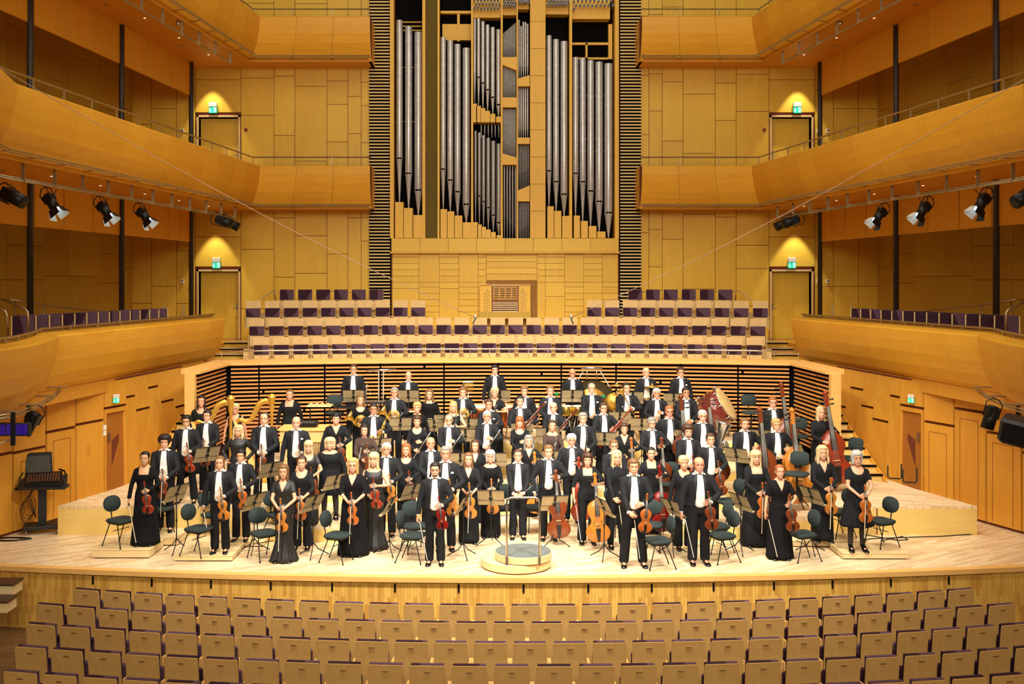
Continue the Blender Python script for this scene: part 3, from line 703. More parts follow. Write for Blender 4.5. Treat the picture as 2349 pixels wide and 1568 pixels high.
for k in range(11):
    u = k/10; c = 824+u*70
    pipe(c, 6.2, 200-u*62, 290-u*15, 352, m=M_PIPE2); pipe(c, 6.2, 400+u*30, 535-u*5, 592, m=M_PIPE2)
    if k % 10 != 11: pipe(c, 6.6, 655, 850+u*35, 926+u*24, m=M_PIPE2)
for k in range(5):
    c = 829+k*16.4; pipe(c, 10, 995, 1290+k*19, 1428, m=M_PIPE2)
for k in range(5):
    c = 916+k*13; pipe(c, 11, 170-k*12 if k%2 else 120+k*6, 398, 478-k*4)
    pipe(c, 10.5, 529, 775, 831)
for k in range(7):
    c = 915+k*9.6
    pipe(c, 6.5, 872, 1040-k*3, 1144-k*4, m=M_PIPE2); pipe(c, 6.5, 1214, 1385-k*8, 1428, m=M_PIPE2)
for zz in (405, 730, 832, 575, 910):
    t = MB(); t.tube([(ox(172),YB-.02,oz(zz)),(ox(340),YB-.02,oz(zz))] if zz in (405,730) else [(ox(1232),YB+.0,oz(zz)),(ox(1485),YB+.0,oz(zz))], .01, 6); t.obj('pipe_brace', M_STEEL, org)
# horizontal reed trumpets at the head of the case
random.seed(21); tp = []
for (a, b, rows, n) in ((645,804,((40,0),(65,1),(88,2)),8),(822,896,((38,0),(55,1),(72,2)),5),(912,972,((38,0),(50,1)),6),(1080,1210,((30,0),(48,1),(66,2)),8),(1234,1476,((45,0),(70,1),(92,2)),10)):
    for zr, q in rows:
        for k in range(n):
            c = a+(k+.5*(q%2)+.25)*(b-a)/n; tp.append((c, zr-18+random.uniform(-3,3)))
for c, zr in tp[:96]:
    m = MB(); r = .045
    m.lathe([(.012,.6),(.016,.25),(r*.75,.03),(r,0),(r*.9,.0),(r*.55,.1)], 12, M=T(ox(c),YB-.42,oz(zr))@RX(PI/-2), cap=False)
    o = m.obj('trumpet_pipe', M_PIPE, org)
for a, b, t0 in ((642,806,110),(818,900,95),(908,975,60),(1075,1212,90),(1230,1460,118)):
    sbx = MB(); sbx.box(ox(a), ox(b), YB-.1, YB+.35, oz(t0), oz(-40)); sbx.obj('windchest', W_ORG, org)
for bb in [(ox(455), ox(628), YB+.2, YB+.45, oz(232), oz(135)),
    (ox(445), ox(628), YB+.1, YB+.3, oz(75), oz(60)),
    (ox(545), ox(560), YB+.15, YB+.3, oz(240), oz(60)),
    (ox(1232), ox(1480), YB+.15, YB+.25, oz(262), oz(248)),
    (ox(1232), ox(1480), YB+.15, YB+.25, oz(350), oz(338)),
    (ox(1318), ox(1330), YB+.15, YB+.25, oz(350), oz(250)),
    (ox(1455), ox(1478), YB+.1, YB+.3, oz(350), oz(140))] + [(ox(200), ox(330), YB+.3, YB+.4, oz(z0+6), oz(z0)) for z0 in (115,140,165)]:
    MB().box(*bb).obj('inner_frame', W_ORG, org)
# organ console
con = empty('organ_console', T(0,0,0), 'organ console with stop knobs and stacked keyboards set in the wall', 'organ console')
def kx(z): return wx(960+z/5.873, YB-.4)
def kz(z): return wz(560+z/5.873, YB-.4)
Y0 = YB-.4
m = MB(); m.box(kx(828), kx(1508), Y0-.02, Y0+.2, kz(905), kz(540)); m.obj('console_case', W_ORG, con)
m = MB(); m.box(kx(825), kx(1510), Y0-.2, Y0+.2, kz(1000), kz(905)); m.obj('pedal_board', W_GAL, con)
m = MB(); m.box(kx(825), kx(1510), Y0-.06, Y0+.02, kz(548), kz(538)); m.box(kx(985), kx(1350), Y0-.05, Y0+.02, kz(566), kz(548)); m.obj('lamp_strip', W_CHOIR, con)
m = MB(); m.box(kx(985), kx(1350), Y0-.05, Y0-.02, kz(912), kz(562)); m.obj('panel', mat('console_walnut', (132,74,26)), con)
m = MB(); m.box(kx(1005), kx(1330), Y0-.07, Y0-.05, kz(745), kz(570)); m.obj('music_desk', mat('desk_oak', (190,140,60)), con)
m = MB()
for r_ in range(5):
    for c in range(4): m.box(kx(1022+c*80), kx(1022+c*80+56), Y0-.075, Y0-.07, kz(605+r_*29), kz(597+r_*29))
m.obj('desk_slot', M_DARK, con)
for k in range(5):
    m = MB(); m.box(kx(998), kx(1338), Y0-.16+.02*k, Y0-.05, kz(908-k*28), kz(897-k*28)); m.obj('keyboard', mat('ivory', (232,214,160)), con)
kn = MB()
for side in (0,1):
    for c in range(4):
        for r_ in range(14):
            if r_ < (2,1,0,1)[c if side == 0 else 3-c]: continue
            X = (888+c*21) if side == 0 else (1382+c*21)
            kn.cyl((0,0,0), .011, .03, 8, mat=(r_+c) % 2, M=T(kx(X), Y0-.02, kz(600+r_*22)) @ RX(PI/2))
o = kn.obj('stop_knob', [mat('ivory',(232,214,160)), M_BLKP], con); o['kind'] = 'stuff'
# ---------------------------------------------------------------- stage furniture
M_CHAIR = mat('chair_fabric', (44,54,52), .85, spec=.3); M_DESK = mat('stand_desk', (170,152,116), .42, .2); M_SHEET = mat('sheet_paper', (238,228,202), .7)
M_TOPF = mat('podium_carpet', (104,110,104), .9)
def chair_parts(tall=0):
    s = MB(); z = .47+tall
    R = []
    for zz, k in ((z-.035,.9),(z-.015,1),(z+.01,1),(z+.022,.93)):
        R.append([(.225*k*math.copysign(abs(math.cos(a))**.5, math.cos(a)), .215*k*math.copysign(abs(math.sin(a))**.5, math.sin(a)), zz) for a in [2*PI*i/20 for i in range(20)]])
    s.loft(R, smooth=True)
    b = MB(); R = []
    for yy, k in ((0,.94),(.012,1),(.032,1),(.045,.9)):
        e = .6 if tall else .9
        R.append([(.19*k*math.copysign(abs(math.cos(a))**e, math.cos(a)), yy, .145*k*math.copysign(abs(math.sin(a))**e, math.sin(a))) for a in [2*PI*i/20 for i in range(20)]])
    b.loft(R, smooth=True, M=T(0,.22,z+.27) @ RX(math.radians(-10)))
    out = [('seat', s.mesh('seat', M_CHAIR)), ('backrest', b.mesh('back', M_CHAIR))]
    sp = MB(); sp.tube([(0,.1,z-.045),(0,.24,z-.03),(0,.262,z+.1),(0,.272,z+.25)], .011, 6)
    out.append(('back_support', sp.mesh('support', M_BLK)))
    fr = MB()
    if tall:
        fr.tube([(0,0,z-.04),(0,0,.22)], .02, 8); out.append(('post', fr.mesh('post', M_BLK)))
        ring = MB(); ring.tube([(.19*math.cos(a), .19*math.sin(a), .27) for a in [2*PI*i/16 for i in range(16)]], .009, 6, closed=True); out.append(('foot_ring', ring.mesh('ring', M_BLK)))
        for k in range(4):
            a = PI/4+k*PI/2; l = MB(); l.tube([(0,0,.3),(.26*math.cos(a),.26*math.sin(a),.015)], .012, 6); out.append(('leg', l.mesh('leg', M_BLK)))
    else:
        fr.tube([(-.17,-.15,z-.05),(.17,-.15,z-.05),(.17,.14,z-.05),(-.17,.14,z-.05)], .01, 6, closed=True); fr.tube([(-.185,.0,.3),(.185,.0,.3)], .007, 6)
        out.append(('seat_frame', fr.mesh('frame', M_BLK)))
        for sx_, sy in ((-1,-1),(1,-1),(1,1),(-1,1)):
            l = MB(); l.tube([(sx_*.17, sy*.1, z-.05),(sx_*.19, sy*.2 if sy < 0 else .27, .012)], .0095, 6); l.cyl((sx_*.19, sy*.2 if sy < 0 else .27, 0), .014, .016, 8); out.append(('leg', l.mesh('leg', M_BLK)))
    return out
PCHAIR, PSTOOL = chair_parts(), chair_parts(.2)
def chair(px, py, rot, label, zf=0, tall=False, Y=None):       # px, py of the seat
    z = zf + (.67 if tall else .47); Y = Y or F*(CZ-z)/(py-PY)
    spawn('orchestra_chair' if not tall else 'bass_stool', PSTOOL if tall else PCHAIR, T(wx(px,Y), Y, zf) @ RZ(math.radians(rot)), label, 'chair' if not tall else 'stool', 'black orchestra chairs' if not tall else 'black tall stools')
def box_(x0,x1,y0,y1,h,rot,label):
    e = empty('player_podium', T((x0+x1)/2,(y0+y1)/2,0) @ RZ(rot), label, 'podium', 'small wooden player podiums')
    hx, hy = (x1-x0)/2, (y1-y0)/2
    b = MB()
    b.box(-hx,hx,-hy,-hy+.02,.02,h-.02); b.box(-hx,hx,hy-.02,hy,.02,h-.02); b.box(-hx,-hx+.02,-hy+.02,hy-.02,.02,h-.02); b.box(hx-.02,hx,-hy+.02,hy-.02,.02,h-.02); b.obj('side_boards', W_BOX, e)
    t = MB(); t.bev(-hx-.012,hx+.012,-hy-.012,hy+.012,h-.02,h,.008); t.obj('top_board', W_BOX, e)
    t = MB(); t.box(-hx+.03,hx-.03,-hy+.03,hy-.03,0,.02); t.obj('base_batten', M_BLKP, e)
box_(-7.62,-6.6,18.62,19.42,.165,0,'pale wooden podium under the woman with the long black gown, nearest the left end')
box_(-7.45,-6.37,19.52,20.25,.16,0,'pale wooden podium under the curly-haired violinist, against the left platform')
box_(-6.1,-5.08,18.42,19.3,.11,0,'low pale podium at the front under the fair man with a violin')
box_(-5.98,-4.75,19.42,20.0,.10,0,'low pale podium under the dark-haired smiling violinist, behind another podium')
box_(5.72,6.88,18.55,19.25,.12,0,'pale wooden podium under the grey-haired woman at the right end')
box_(5.1,6.45,19.42,20.1,.12,0,'pale wooden podium under the fair-haired woman in a long wrap dress, right side')
for a in ((278,1191,60,'black chair on the leftmost podium beside the woman in the long gown',.165),(457,1211,65,'black chair on the low podium left of the fair violinist',.11),
    (606,1221,40,'black oval-backed chair left of the woman in the satin gown',0),(775,1226,70,'black chair left of the woman with folded hands and lace sleeves',0),
    (948,1226,75,'front black chair left of the bearded man with the red violin',0),(952,1205,20,'black chair with its round back to the camera, behind another, left of the red violin',0),
    (1508,1238,-80,'black chair between the two front men on the right, nearest the stage edge',0),(1492,1202,-15,'black chair behind the front viola player, beside the red cello',0),
    (1655,1226,-70,'black chair just right of the bald front violist, nearest the stage edge',0),(1643,1205,-75,'black chair right of the bald front violist, the farther of the two',0),
    (1671,1148,-70,'black chair on the low tier right of the tall man in a tailcoat',.28),(1840,1223,-75,'black chair between the woman in the pleated dress and the right podium',0),
    (2020,1193,-65,'black chair on the right podium beside the grey-haired woman',.12),(1922,1172,-70,'black chair behind the skirt of the grey-haired woman',.12),
    (1162,1162,10,'black chair just left of the conductor, behind the velvet gown',0),(1232,1162,5,'black chair just right of the conductor behind the podium rail',0),
    (1397,1170,-25,'black chair between the woman cellist and the woman in heels',0),(492,1178,65,'black chair half hidden behind the fair violinist on the left',0),
    (640,1178,50,'black chair behind the woman in the satin gown',.0),(1535,1108,-20,'black chair behind the short-haired woman, right of the cellos',.28),
    (365,1165,60,'black chair behind the woman on the leftmost podium',.16),(700,1178,40,'black chair half hidden behind the woman in trousers with a violin',0),
    (905,1040,0,'black chair behind the grey-haired violinist, centre left',.28),(1345,1075,0,'black chair behind the white-haired cellist',.28)):
    chair(a[0], a[1], a[2], a[3], a[4])
for a in ((1828,1086,-30,'tall black stool on the tier between the basses and the wrap-dress violinist',.46),(1832,1000,-20,'tall black stool beside the slatted corner behind the basses',.56),
    (1723,945,0,'tall black stool high beside the bass drum',1.08),(1945,1050,-60,'tall black stool beside the rightmost double bass',.56),(768,945,10,'tall black drum stool behind the wooden keyboard chest',1.08)):
    chair(*a, tall=True)
# music stands
def stand_parts(h, spread=1.25):
    d = MB(); w = .25
    d.loft([[(-w,-.004,-.17),(w,-.004,-.17),(w,.004,-.17),(-w,.004,-.17)],[(-w,-.004,.17),(w,-.004,.17),(w,.004,.17),(-w,.004,.17)]]); d.box(-w,w,0,.05,-.175,-.165)
    Md = T(0,0,h) @ RX(math.radians(28))
    dk = MB().join(d, Md)
    lip = MB().join(MB().box(-w-.003,w+.003,-.009,.009,.168,.176).box(-w-.003,w+.003,-.008,-.004,-.06,-.055), Md)
    br = MB().join(MB().box(-.022,.022,-.018,-.004,.05,.17).ell((0,-.02,-.01),(.04,.02,.035),8,5), Md)
    sh = MB().join(MB().box(-.2,-.005,.005,.009,-.16,.15).box(.005,.2,.005,.011,-.16,.15), Md)
    pl = MB(); pl.tube([(0,0,.22),(0,0,h-.02)], [.011,.009], 8); pl.cyl((0,0,.55), .015, .06, 8)
    out = [('desk', dk.mesh('desk', M_DESK), [('desk_rim', lip.mesh('rim', M_BLK)),('clamp', br.mesh('clamp', M_BLK))]), ('sheet_music', sh.mesh('sheet', M_SHEET)), ('pole', pl.mesh('pole', M_BLK))]
    for k in range(3):
        a = PI/2+k*2*PI/3; l = MB(); l.tube([(0,0,.26),(.1*math.cos(a),.1*math.sin(a),.13),(.3*math.cos(a),.3*math.sin(a),.012)], .009, 6); out.append(('leg', l.mesh('leg', M_BLK)))
    return out
SPC = {}
def stand(px, py, rot, zf, Y, label):                          # px, py = centre of the desk
    h = round((wz(py, Y)-zf)/.04)*.04
    h = max(.8, min(1.35, h))
    if h not in SPC: SPC[h] = stand_parts(h)
    r = spawn('music_stand', SPC[h], T(wx(px,Y), Y, zf) @ RZ(math.radians(rot)), label, 'music stand', 'music stands')
for a in ((405,1130,62,0,19.05,'music stand tilted steeply beside the curly-haired violinist, foot near the left podiums'),(475,1041,40,.56,20.4,'music stand on the left platform between the violinist in glasses and the blonde woman'),
    (621,1075,48,.28,20.05,'pale lit music stand in front of the tall bald violinist on the left platform'),(583,1150,62,0,19.05,'music stand edge right of the dark-haired smiling violinist'),
    (718,1155,60,0,18.75,'music stand right of the woman in trousers with a violin'),(768,1103,50,.28,20.1,'music stand beside the broad-shouldered blonde woman in a plain dress'),
    (893,1160,78,0,18.9,'music stand turned edge-on in front of the blonde woman in satin'),(946,1126,48,0,19.4,'music stand just left of the bearded man with the red violin'),
    (1063,1152,75,0,18.7,'music stand turned edge-on left of the velvet-gown woman'),(1126,1143,-6,0,19.6,'grey music stand with three feet just left of the podium rail'),
    (1272,1154,10,0,19.5,'grey music stand with three feet just right of the podium rail'),(1386,1160,-72,0,18.6,'music stand edge-on right of the woman cellist'),
    (1543,1165,-66,0,18.9,'music stand edge-on left of the bald front violist'),(1699,1150,-66,0,19.0,'music stand edge-on in front of the blonde woman with a square neckline'),
    (1690,1046,-40,.28,21.0,'pale lit music stand left of the bearded bass player'),(1862,1138,-66,0,19.0,'music stand edge-on right of the woman in the pleated dress'),
    (811,906,4,1.08,25.3,'music stand in front of the percussionist with glasses'),(937,906,-3,1.08,25.3,'music stand in front of the bald percussionist'),
    (1147,906,-3,1.08,25.3,'dark music stand in front of the timpanist'),(1313,909,0,1.08,25.3,'dark music stand in front of the bald man beside the gong'),
    (1452,912,-8,1.08,25.3,'music stand right of the trombonist beside the white-haired man'),(1546,914,-12,1.08,25.3,'music stand in front of the man at the right end of the back row'),
    (918,973,12,.46,23.4,'music stand behind the flute players on the left'),(996,976,0,.68,24.5,'music stand below the woman with curly hair and a horn'),
    (1075,972,0,.68,24.35,'music stand below the horn player in the middle'),(1068,998,-4,.46,23.6,'music stand right of the grey-bearded flautist'),
    (1198,985,0,.46,23.7,'music stand behind the silver-haired flautist'),(1255,994,0,.28,23.1,'music stand behind the oboist in lace'),
    (1387,1005,-8,.46,22.8,'dark music stand right of the grey-haired clarinettist'),(1422,960,-5,.68,24.3,'music stand behind the bassoonist on the right'),
    (1472,972,-6,.68,24.1,'music stand between the trombonist and the grey-bearded cellist'),(870,1022,22,.28,22.3,'music stand behind the woman in a sheer blouse'),
    (1056,1052,0,.28,22.4,'music stand behind the two violists in the middle'),(1135,1053,-2,.28,22.4,'wide music stand behind the woman in the velvet gown'),
    (1208,1050,0,.28,22.55,'music stand left of the white-haired cellist'),(1268,1048,2,.28,22.18,'music stand behind the young cellist'),
    (1575,1000,-30,.46,22.05,'music stand in front of the leftmost bass player'),(1745,1000,-30,.46,22.9,'music stand between the two bearded bass players'),
    (1823,1030,-60,.28,22.2,'music stand turned sideways right of the leaning bass player'),(1020,965,6,.68,24.45,'music stand behind the fair-haired woman in a sleeveless top')):
    stand(*a)
# conductor's podium
e = empty('conductor_podium', T(0,0,0), 'round two-step conductor podium with grey carpet top at the front edge', 'podium')
b = MB(); b.lathe([(.6,0),(.6,.02)], 64, M=T(-.09,18.17,0), smooth=False); b.obj('base_rim', M_GROOVE, e)
b = MB(); b.lathe([(.605,.02),(.61,.03),(.61,.145),(.6,.155)], 64, M=T(-.09,18.17,0), smooth=False); b.obj('lower_step', W_BOX, e)
b = MB(); b.lathe([(.475,.155),(.475,.165)], 64, M=T(.03,18.05,0), smooth=False); b.obj('shadow_gap', M_GROOVE, e)
b = MB(); b.lathe([(.48,.165),(.487,.172),(.487,.28),(.48,.288)], 64, M=T(.03,18.05,0), smooth=False); b.obj('upper_step', W_BOX, e)
b = MB(); b.lathe([(.478,.288),(.47,.295)], 64, M=T(.03,18.05,0), smooth=False); b.obj('carpet_top', M_TOPF, e)
b = MB(); P = [(-.262,17.62,.16),(-.262,17.62,1.2)]
P += [(-.262+.09*(1-math.cos(a)), 17.62, 1.2+.09*math.sin(a)) for a in (PI/8,PI/4,3*PI/8,PI/2)] + [(.29-.09*(1-math.cos(a)), 17.62, 1.2+.09*math.sin(a)) for a in (PI/2,3*PI/8,PI/4,PI/8)] + [(.29,17.62,1.2),(.29,17.62,.16)]
b.tube(P, .019, 10); b.box(-.28,-.245,17.6,17.66,.155,.3); b.box(.272,.307,17.6,17.66,.155,.3)
b.obj('guard_rail', M_STEEL, e)
# mixing desk trolley on the left
tx, ty = wx(97,20.6), 20.6
e = empty('equipment_trolley', T(tx,ty,0) @ RZ(.35), 'black wheeled trolley carrying a mixing console with its lid open', 'trolley')
b = MB(); b.bev(-.34,.34,-.24,.24,.09,.16,.015); b.obj('base_plate', M_BLKP, e)
for dx,dy in ((-.28,-.18),(.28,-.18),(.28,.18),(-.28,.18)):
    b = MB(); b.lathe([(.02,-.015),(.045,-.012),(.045,.012),(.02,.015)], 12, M=T(dx,dy,.045)@RY(PI/2)); b.obj('caster', M_STEEL if dy < 0 else M_BLKP, e)
b = MB(); b.box(-.075,.075,-.06,.06,.16,.86); b.box(-.1,.1,-.08,.08,.84,.9); b.obj('column', M_BLKP, e)
b = MB(); b.loft([[(-.4,-.3,.9),(.42,-.3,.86),(.42,.25,1.0),(-.4,.25,1.0)],[(-.42,-.32,.95),(.46,-.32,.9),(.46,.28,1.06),(-.42,.28,1.06)]]); b.bev(-.5,.5,-.1,.12,.86,.9,.02); b.obj('tray', M_BLKP, e)
b = MB(); b.loft([[(-.3,-.28,.95),(.36,-.28,.93),(.36,.24,1.05),(-.3,.24,1.05)],[(-.3,-.28,1.02),(.36,-.28,.99),(.36,.24,1.14),(-.3,.24,1.14)]]); mix = b.obj('mixing_console', M_BLK, e)
b = MB()
for k in range(12): b.box(-.26+.05*k,-.235+.05*k,-.24,.16,1.0,1.0+.003)
b.v = [(x,y,z+.035+(y+.24)*.23) for x,y,z in b.v]; b.obj('faders', mat('fader_brown', (96,58,32)), mix)
b = MB(); b.loft([[(-.3+i*0,.24,1.12),(.26,.24,1.12),(.26,.28,1.12),(-.3,.28,1.12)],[(-.33,.34,1.52),(.24,.34,1.52),(.24,.39,1.52),(-.33,.39,1.52)]] if False else [[(-.36,.22,1.1),(.18,.22,1.1),(.18,.28,1.1),(-.36,.28,1.1)],[(-.39,.27,1.5),(.16,.27,1.5),(.16,.34,1.52),(-.39,.34,1.52)]]); lid = b.obj('console_lid', M_BLKP, e)
b = MB(); b.loft([[(-.3,.212,1.14),(.14,.212,1.14),(.14,.22,1.14),(-.3,.22,1.14)],[(-.33,.256,1.46),(.12,.256,1.46),(.12,.264,1.46),(-.33,.264,1.46)]]); b.obj('lid_lining', mat('lid_grey', (74,72,60)), lid)
b = MB(); b.tube([(.4,-.32,.98),(.44,-.1,1.1),(.4,.1,1.16),(.3,.22,1.18)], .018, 6); b.tube([(-.36,-.32,1.0),(-.4,-.05,1.1),(-.36,.2,1.16)], .014, 6); b.obj('side_rail', M_BLK, e)
b = MB()
for q in range(3): b.tube([(-.14-.02*q,-.1,.88)]+[(-.22-.03*q+.11*math.sin(a), -.12, .55-.05*q+.2*math.cos(a)) for a in [2*PI*i/16 for i in range(17)]]+[(-.1,-.12,.3)], .006, 6)
b.obj('cable_loops', M_BLK, e)
b = MB()
for q in range(4): b.tube([(wx(40,20.3)+.25*math.cos(a)*(1+.2*q), 19.95+.12*math.sin(a)+.02*q, .012) for a in [2*PI*i/18 for i in range(18)]], .009, 6, closed=True)
tag(b.obj('cable_coil', M_BLK), 'coil of black cable on the floor beside the equipment trolley', 'cable')
b = MB(); b.tube([(wx(x,yfl(y)), yfl(y), .012) for x,y in ((2232,1226),(2150,1231),(2080,1233),(2000,1236),(1950,1245),(1935,1238),(1990,1228),(2060,1240),(2083,1238),(2070,1231),(2020,1241))], .009, 6)
tag(b.obj('cable', M_BLK), 'black cable looping along the foot of the right side platform', 'cable')
for q, (xx, yy) in enumerate(((2052,1098),(2087,1107))):
    Y = yfl(yy, .56); b = MB(); x = wx(xx, Y)
    b.tube([(x-.13,Y+.05,.85),(x-.13,Y+.05,.6),(x-.1,Y,.575),(x+.1,Y-.05,.575),(x+.13,Y-.05,.6),(x+.13,Y-.05,.9)], .016, 8)
    tag(b.obj('floor_bracket', M_BLK), 'black U-shaped floor bracket by the right stage door, %s' % ('the farther one','the nearer one')[q], 'bracket', 'floor brackets by the right door')
# wall plates on the left
for q, (xx, yy) in enumerate(((229,980),(229,993))):
    Y = 21.95; b = MB(); X = wx(xx,Y)+.0; b.bev(-.04,.04,-.02,.02,-.05,.05,.008); o = b.obj('socket_plate', M_WHITE); o.location = (X+.1, Y, wz(yy,Y)); o.rotation_euler = (0,0,.9)
    tag(o, '%s white socket plate beside the red-brown stage door on the left' % ('upper','lower')[q], 'socket', 'white socket plates')
# ---- lighting rails and lamps
def side_rail(s, z, y0, y1, label, nh):
    e = empty('lighting_rail', T(0,0,0), label, 'lighting rail', 'double-tube lighting rails')
    X = lambda Y: s*(11.66-.111*Y)
    for dz in (0,.07):
        t = MB(); t.tube([(X(y0)+s*dz*.6,y0,z+dz*.6),(X(y1)+s*dz*.6,y1,z+dz*.6)], .022, 8); t.obj('tube', M_RAIL, e)
    for k in range(nh):
        Y = y1 - .1 - k*(y1-y0-.4)/(nh-1); t = MB(); t.box(X(Y)-.035,X(Y)+.035,Y-.012,Y+.012,z-.02,z+.40); t.obj('hanger', M_RAIL, e)
    return e
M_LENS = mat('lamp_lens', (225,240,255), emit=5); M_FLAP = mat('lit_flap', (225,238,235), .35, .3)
def lamp_parts(L=.36, r=.1, flaps=True):                       # points along -z, hung from its yoke
    b = MB(); b.lathe([(r*.55,.0),(r*.85,-.02),(r*.95,-.1),(r,-L*.55),(r*1.02,-L)], 12, cap=True); b.box(-r*.9,r*.9,-r*.9,r*.9,-L*.5,-.04)
    out = [('lamp_body', b.mesh('lamp_body', M_BLK))]
    y = MB(); y.tube([(-r-.03,0,-L*.45),(-r-.04,0,.05),(-r*.5,0,.14),(r*.5,0,.14),(r+.04,0,.05),(r+.03,0,-L*.45)], .012, 6); out.append(('yoke', y.mesh('yoke', M_BLK)))
    l = MB(); l.cyl((0,0,-L-.008), r*.85, .012, 16); out.append(('lens', l.mesh('lens', M_LENS)))
    if flaps:
        for k in range(4):
            f = MB(); f.loft([[(-r,r+.005,-L),(r,r+.005,-L),(r,r+.012,-L),(-r,r+.012,-L)],[(-r*1.15,r*1.7,-L-.17),(r*1.15,r*1.7,-L-.17),(r*1.15,r*1.7+.006,-L-.17),(-r*1.15,r*1.7+.006,-L-.17)]], M=RZ(k*PI/2))
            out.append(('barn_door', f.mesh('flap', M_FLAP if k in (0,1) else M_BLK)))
    return out
PL, PL2 = lamp_parts(), lamp_parts(.5,.13,False); PL2 = [p for p in PL2 if p[0] != 'lens']
for s in (-1,1):
    sd = ('left','','right')[s+1]
    side_rail(s, 6.84, 16.2, 31.6, 'long lighting rail with lamps under the middle %s balcony' % sd, 14)
    side_rail(s, 11.42, 20, 31.2, 'long empty lighting rail under the topmost %s balcony' % sd, 10)
    for q, (Y, tilt) in enumerate(((20.8,35),(23.0,38),(24.95,40))):
        X = s*(11.66-.111*Y)
        spawn('stage_lamp', PL, T(X, Y, 6.66) @ RZ(s*.2) @ RY(s*math.radians(tilt)) , 'black stage lamp with glowing lens on the %s rail, %s from the near end' % (sd, ORD[q]), 'lamp', 'lit stage lamps')
        m = MB(); m.tube([(X,Y,6.84),(X-.0,Y,6.78),(X-s*.12,Y+.05,6.5),(X-s*.03,Y+.2,6.62),(X,Y+.5,6.8)], .008, 6); tag(m.obj('lamp_cable', M_BLK), 'thin black cable looping off the %s stage lamp of the %s rail' % (ORD[q], sd), 'cable', 'lamp cables')
    X = s*(11.66-.111*19.3); spawn('stage_lamp', PL2, T(X, 19.3, 6.58) @ RZ(s*.3) @ RY(s*math.radians(66)), 'large unlit black stage lamp nearest the %s edge' % sd, 'lamp', 'unlit stage lamps')
    for q, Y in enumerate((29.9,30.5)):
        X = s*(11.66-.111*Y); spawn('stage_lamp', PL2, T(X, Y, 6.72) @ RY(-s*math.radians(-72+8*q)), 'unlit spot lamp of the pair by the organ on the %s rail, %s' % (sd, ('nearer','farther')[q]), 'lamp', 'unlit stage lamps')
    # equipment slung under the nearest bow of the low balcony
    e = empty('lighting_rail', T(0,0,0), 'curved tube rail with steps under the near bow of the lowest %s balcony' % sd, 'lighting rail')
    def Q(px, py, Y): x = wx(px,Y); return (x if s < 0 else -x, Y, wz(py,Y))
    for dy in (0, 7):
        t = MB(); t.tube([Q(-12,956+dy,15.6),(Q(40,946+dy,16.4)),Q(88,926+dy,17.6),Q(120,908+dy,18.7),Q(139,888+dy,19.6)], .02, 8); t.obj('tube', M_RAIL, e)
    t = MB(); t.tube([Q(-12,1022,15.2),Q(30,1006,16),Q(62,986,17),Q(84,966,17.9)], .016, 8); t.obj('tube', M_RAIL, e)
    for a in ((20,950,16.2),(66,934,17.0),(104,914,18.2),(128,893,19.2)):
        p = Q(*a); t = MB(); t.box(p[0]-.16,p[0]+.16,p[1]-.02,p[1]+.14,p[2]+.03,p[2]+.05); t.obj('bracket', M_RAIL, e)
    for a in ((30,945,15.8),(66,928,17.1)):
        p = Q(*a); t = MB(); t.box(p[0]-.03,p[0]+.03,p[1]-.02,p[1]+.02,p[2]-.5,p[2]); t.obj('hanger', M_BLK, e)
    if s < 0:
        p = Q(16,984,16.0); b = MB(); b.bev(-.36,.36,-.04,.04,-.1,.1,.01); o = b.obj('monitor_screen', M_BLKP); o.location = p
        g = MB(); g.box(-.33,-.01,-.045,-.04,-.08,.08); g.box(.01,.33,-.045,-.04,-.08,.08); g.obj('screen_glass', mat('purple_screen', (44,20,120), .2, emit=.5), o)
        tag(o, 'black-framed display with purple screen slung under the left balcony', 'screen')
        spawn('stage_lamp', PL2, T(*Q(84,945,17.2)) @ RY(.5) @ S(.8), 'black lamp under the near bow of the lowest left balcony', 'lamp')
    else:
        b = MB(); b.bev(-.25,.25,-.18,.18,-.2,.2,.05); o = b.obj('loudspeaker', M_BLKP); o.location = (wx(2335,16.2),16.2,wz(988,16.2)); o.rotation_euler = (0.2,.2,-.6)
        g = MB(); g.box(-.2,.2,-.186,-.18,-.15,.15); g.obj('speaker_grille', M_BLK, o)
        tag(o, 'black loudspeaker slung under the lowest right balcony at the frame edge', 'speaker')
        spawn('stage_lamp', PL2, T(wx(2280,17.2),17.2,wz(930,17.2)) @ RY(.3) @ S(.8), 'black lamp under the near bow of the lowest right balcony', 'lamp')
    b = MB(); b.ell((0,0,0),(.07,.06,.07)); b.cyl((0,0,.05),.02,.1,8); o = b.obj('ceiling_spot', M_STEEL); o.location = (s*8.7,27.5,11.7); tag(o, 'small spot fixture under the topmost %s balcony' % sd, 'spot')
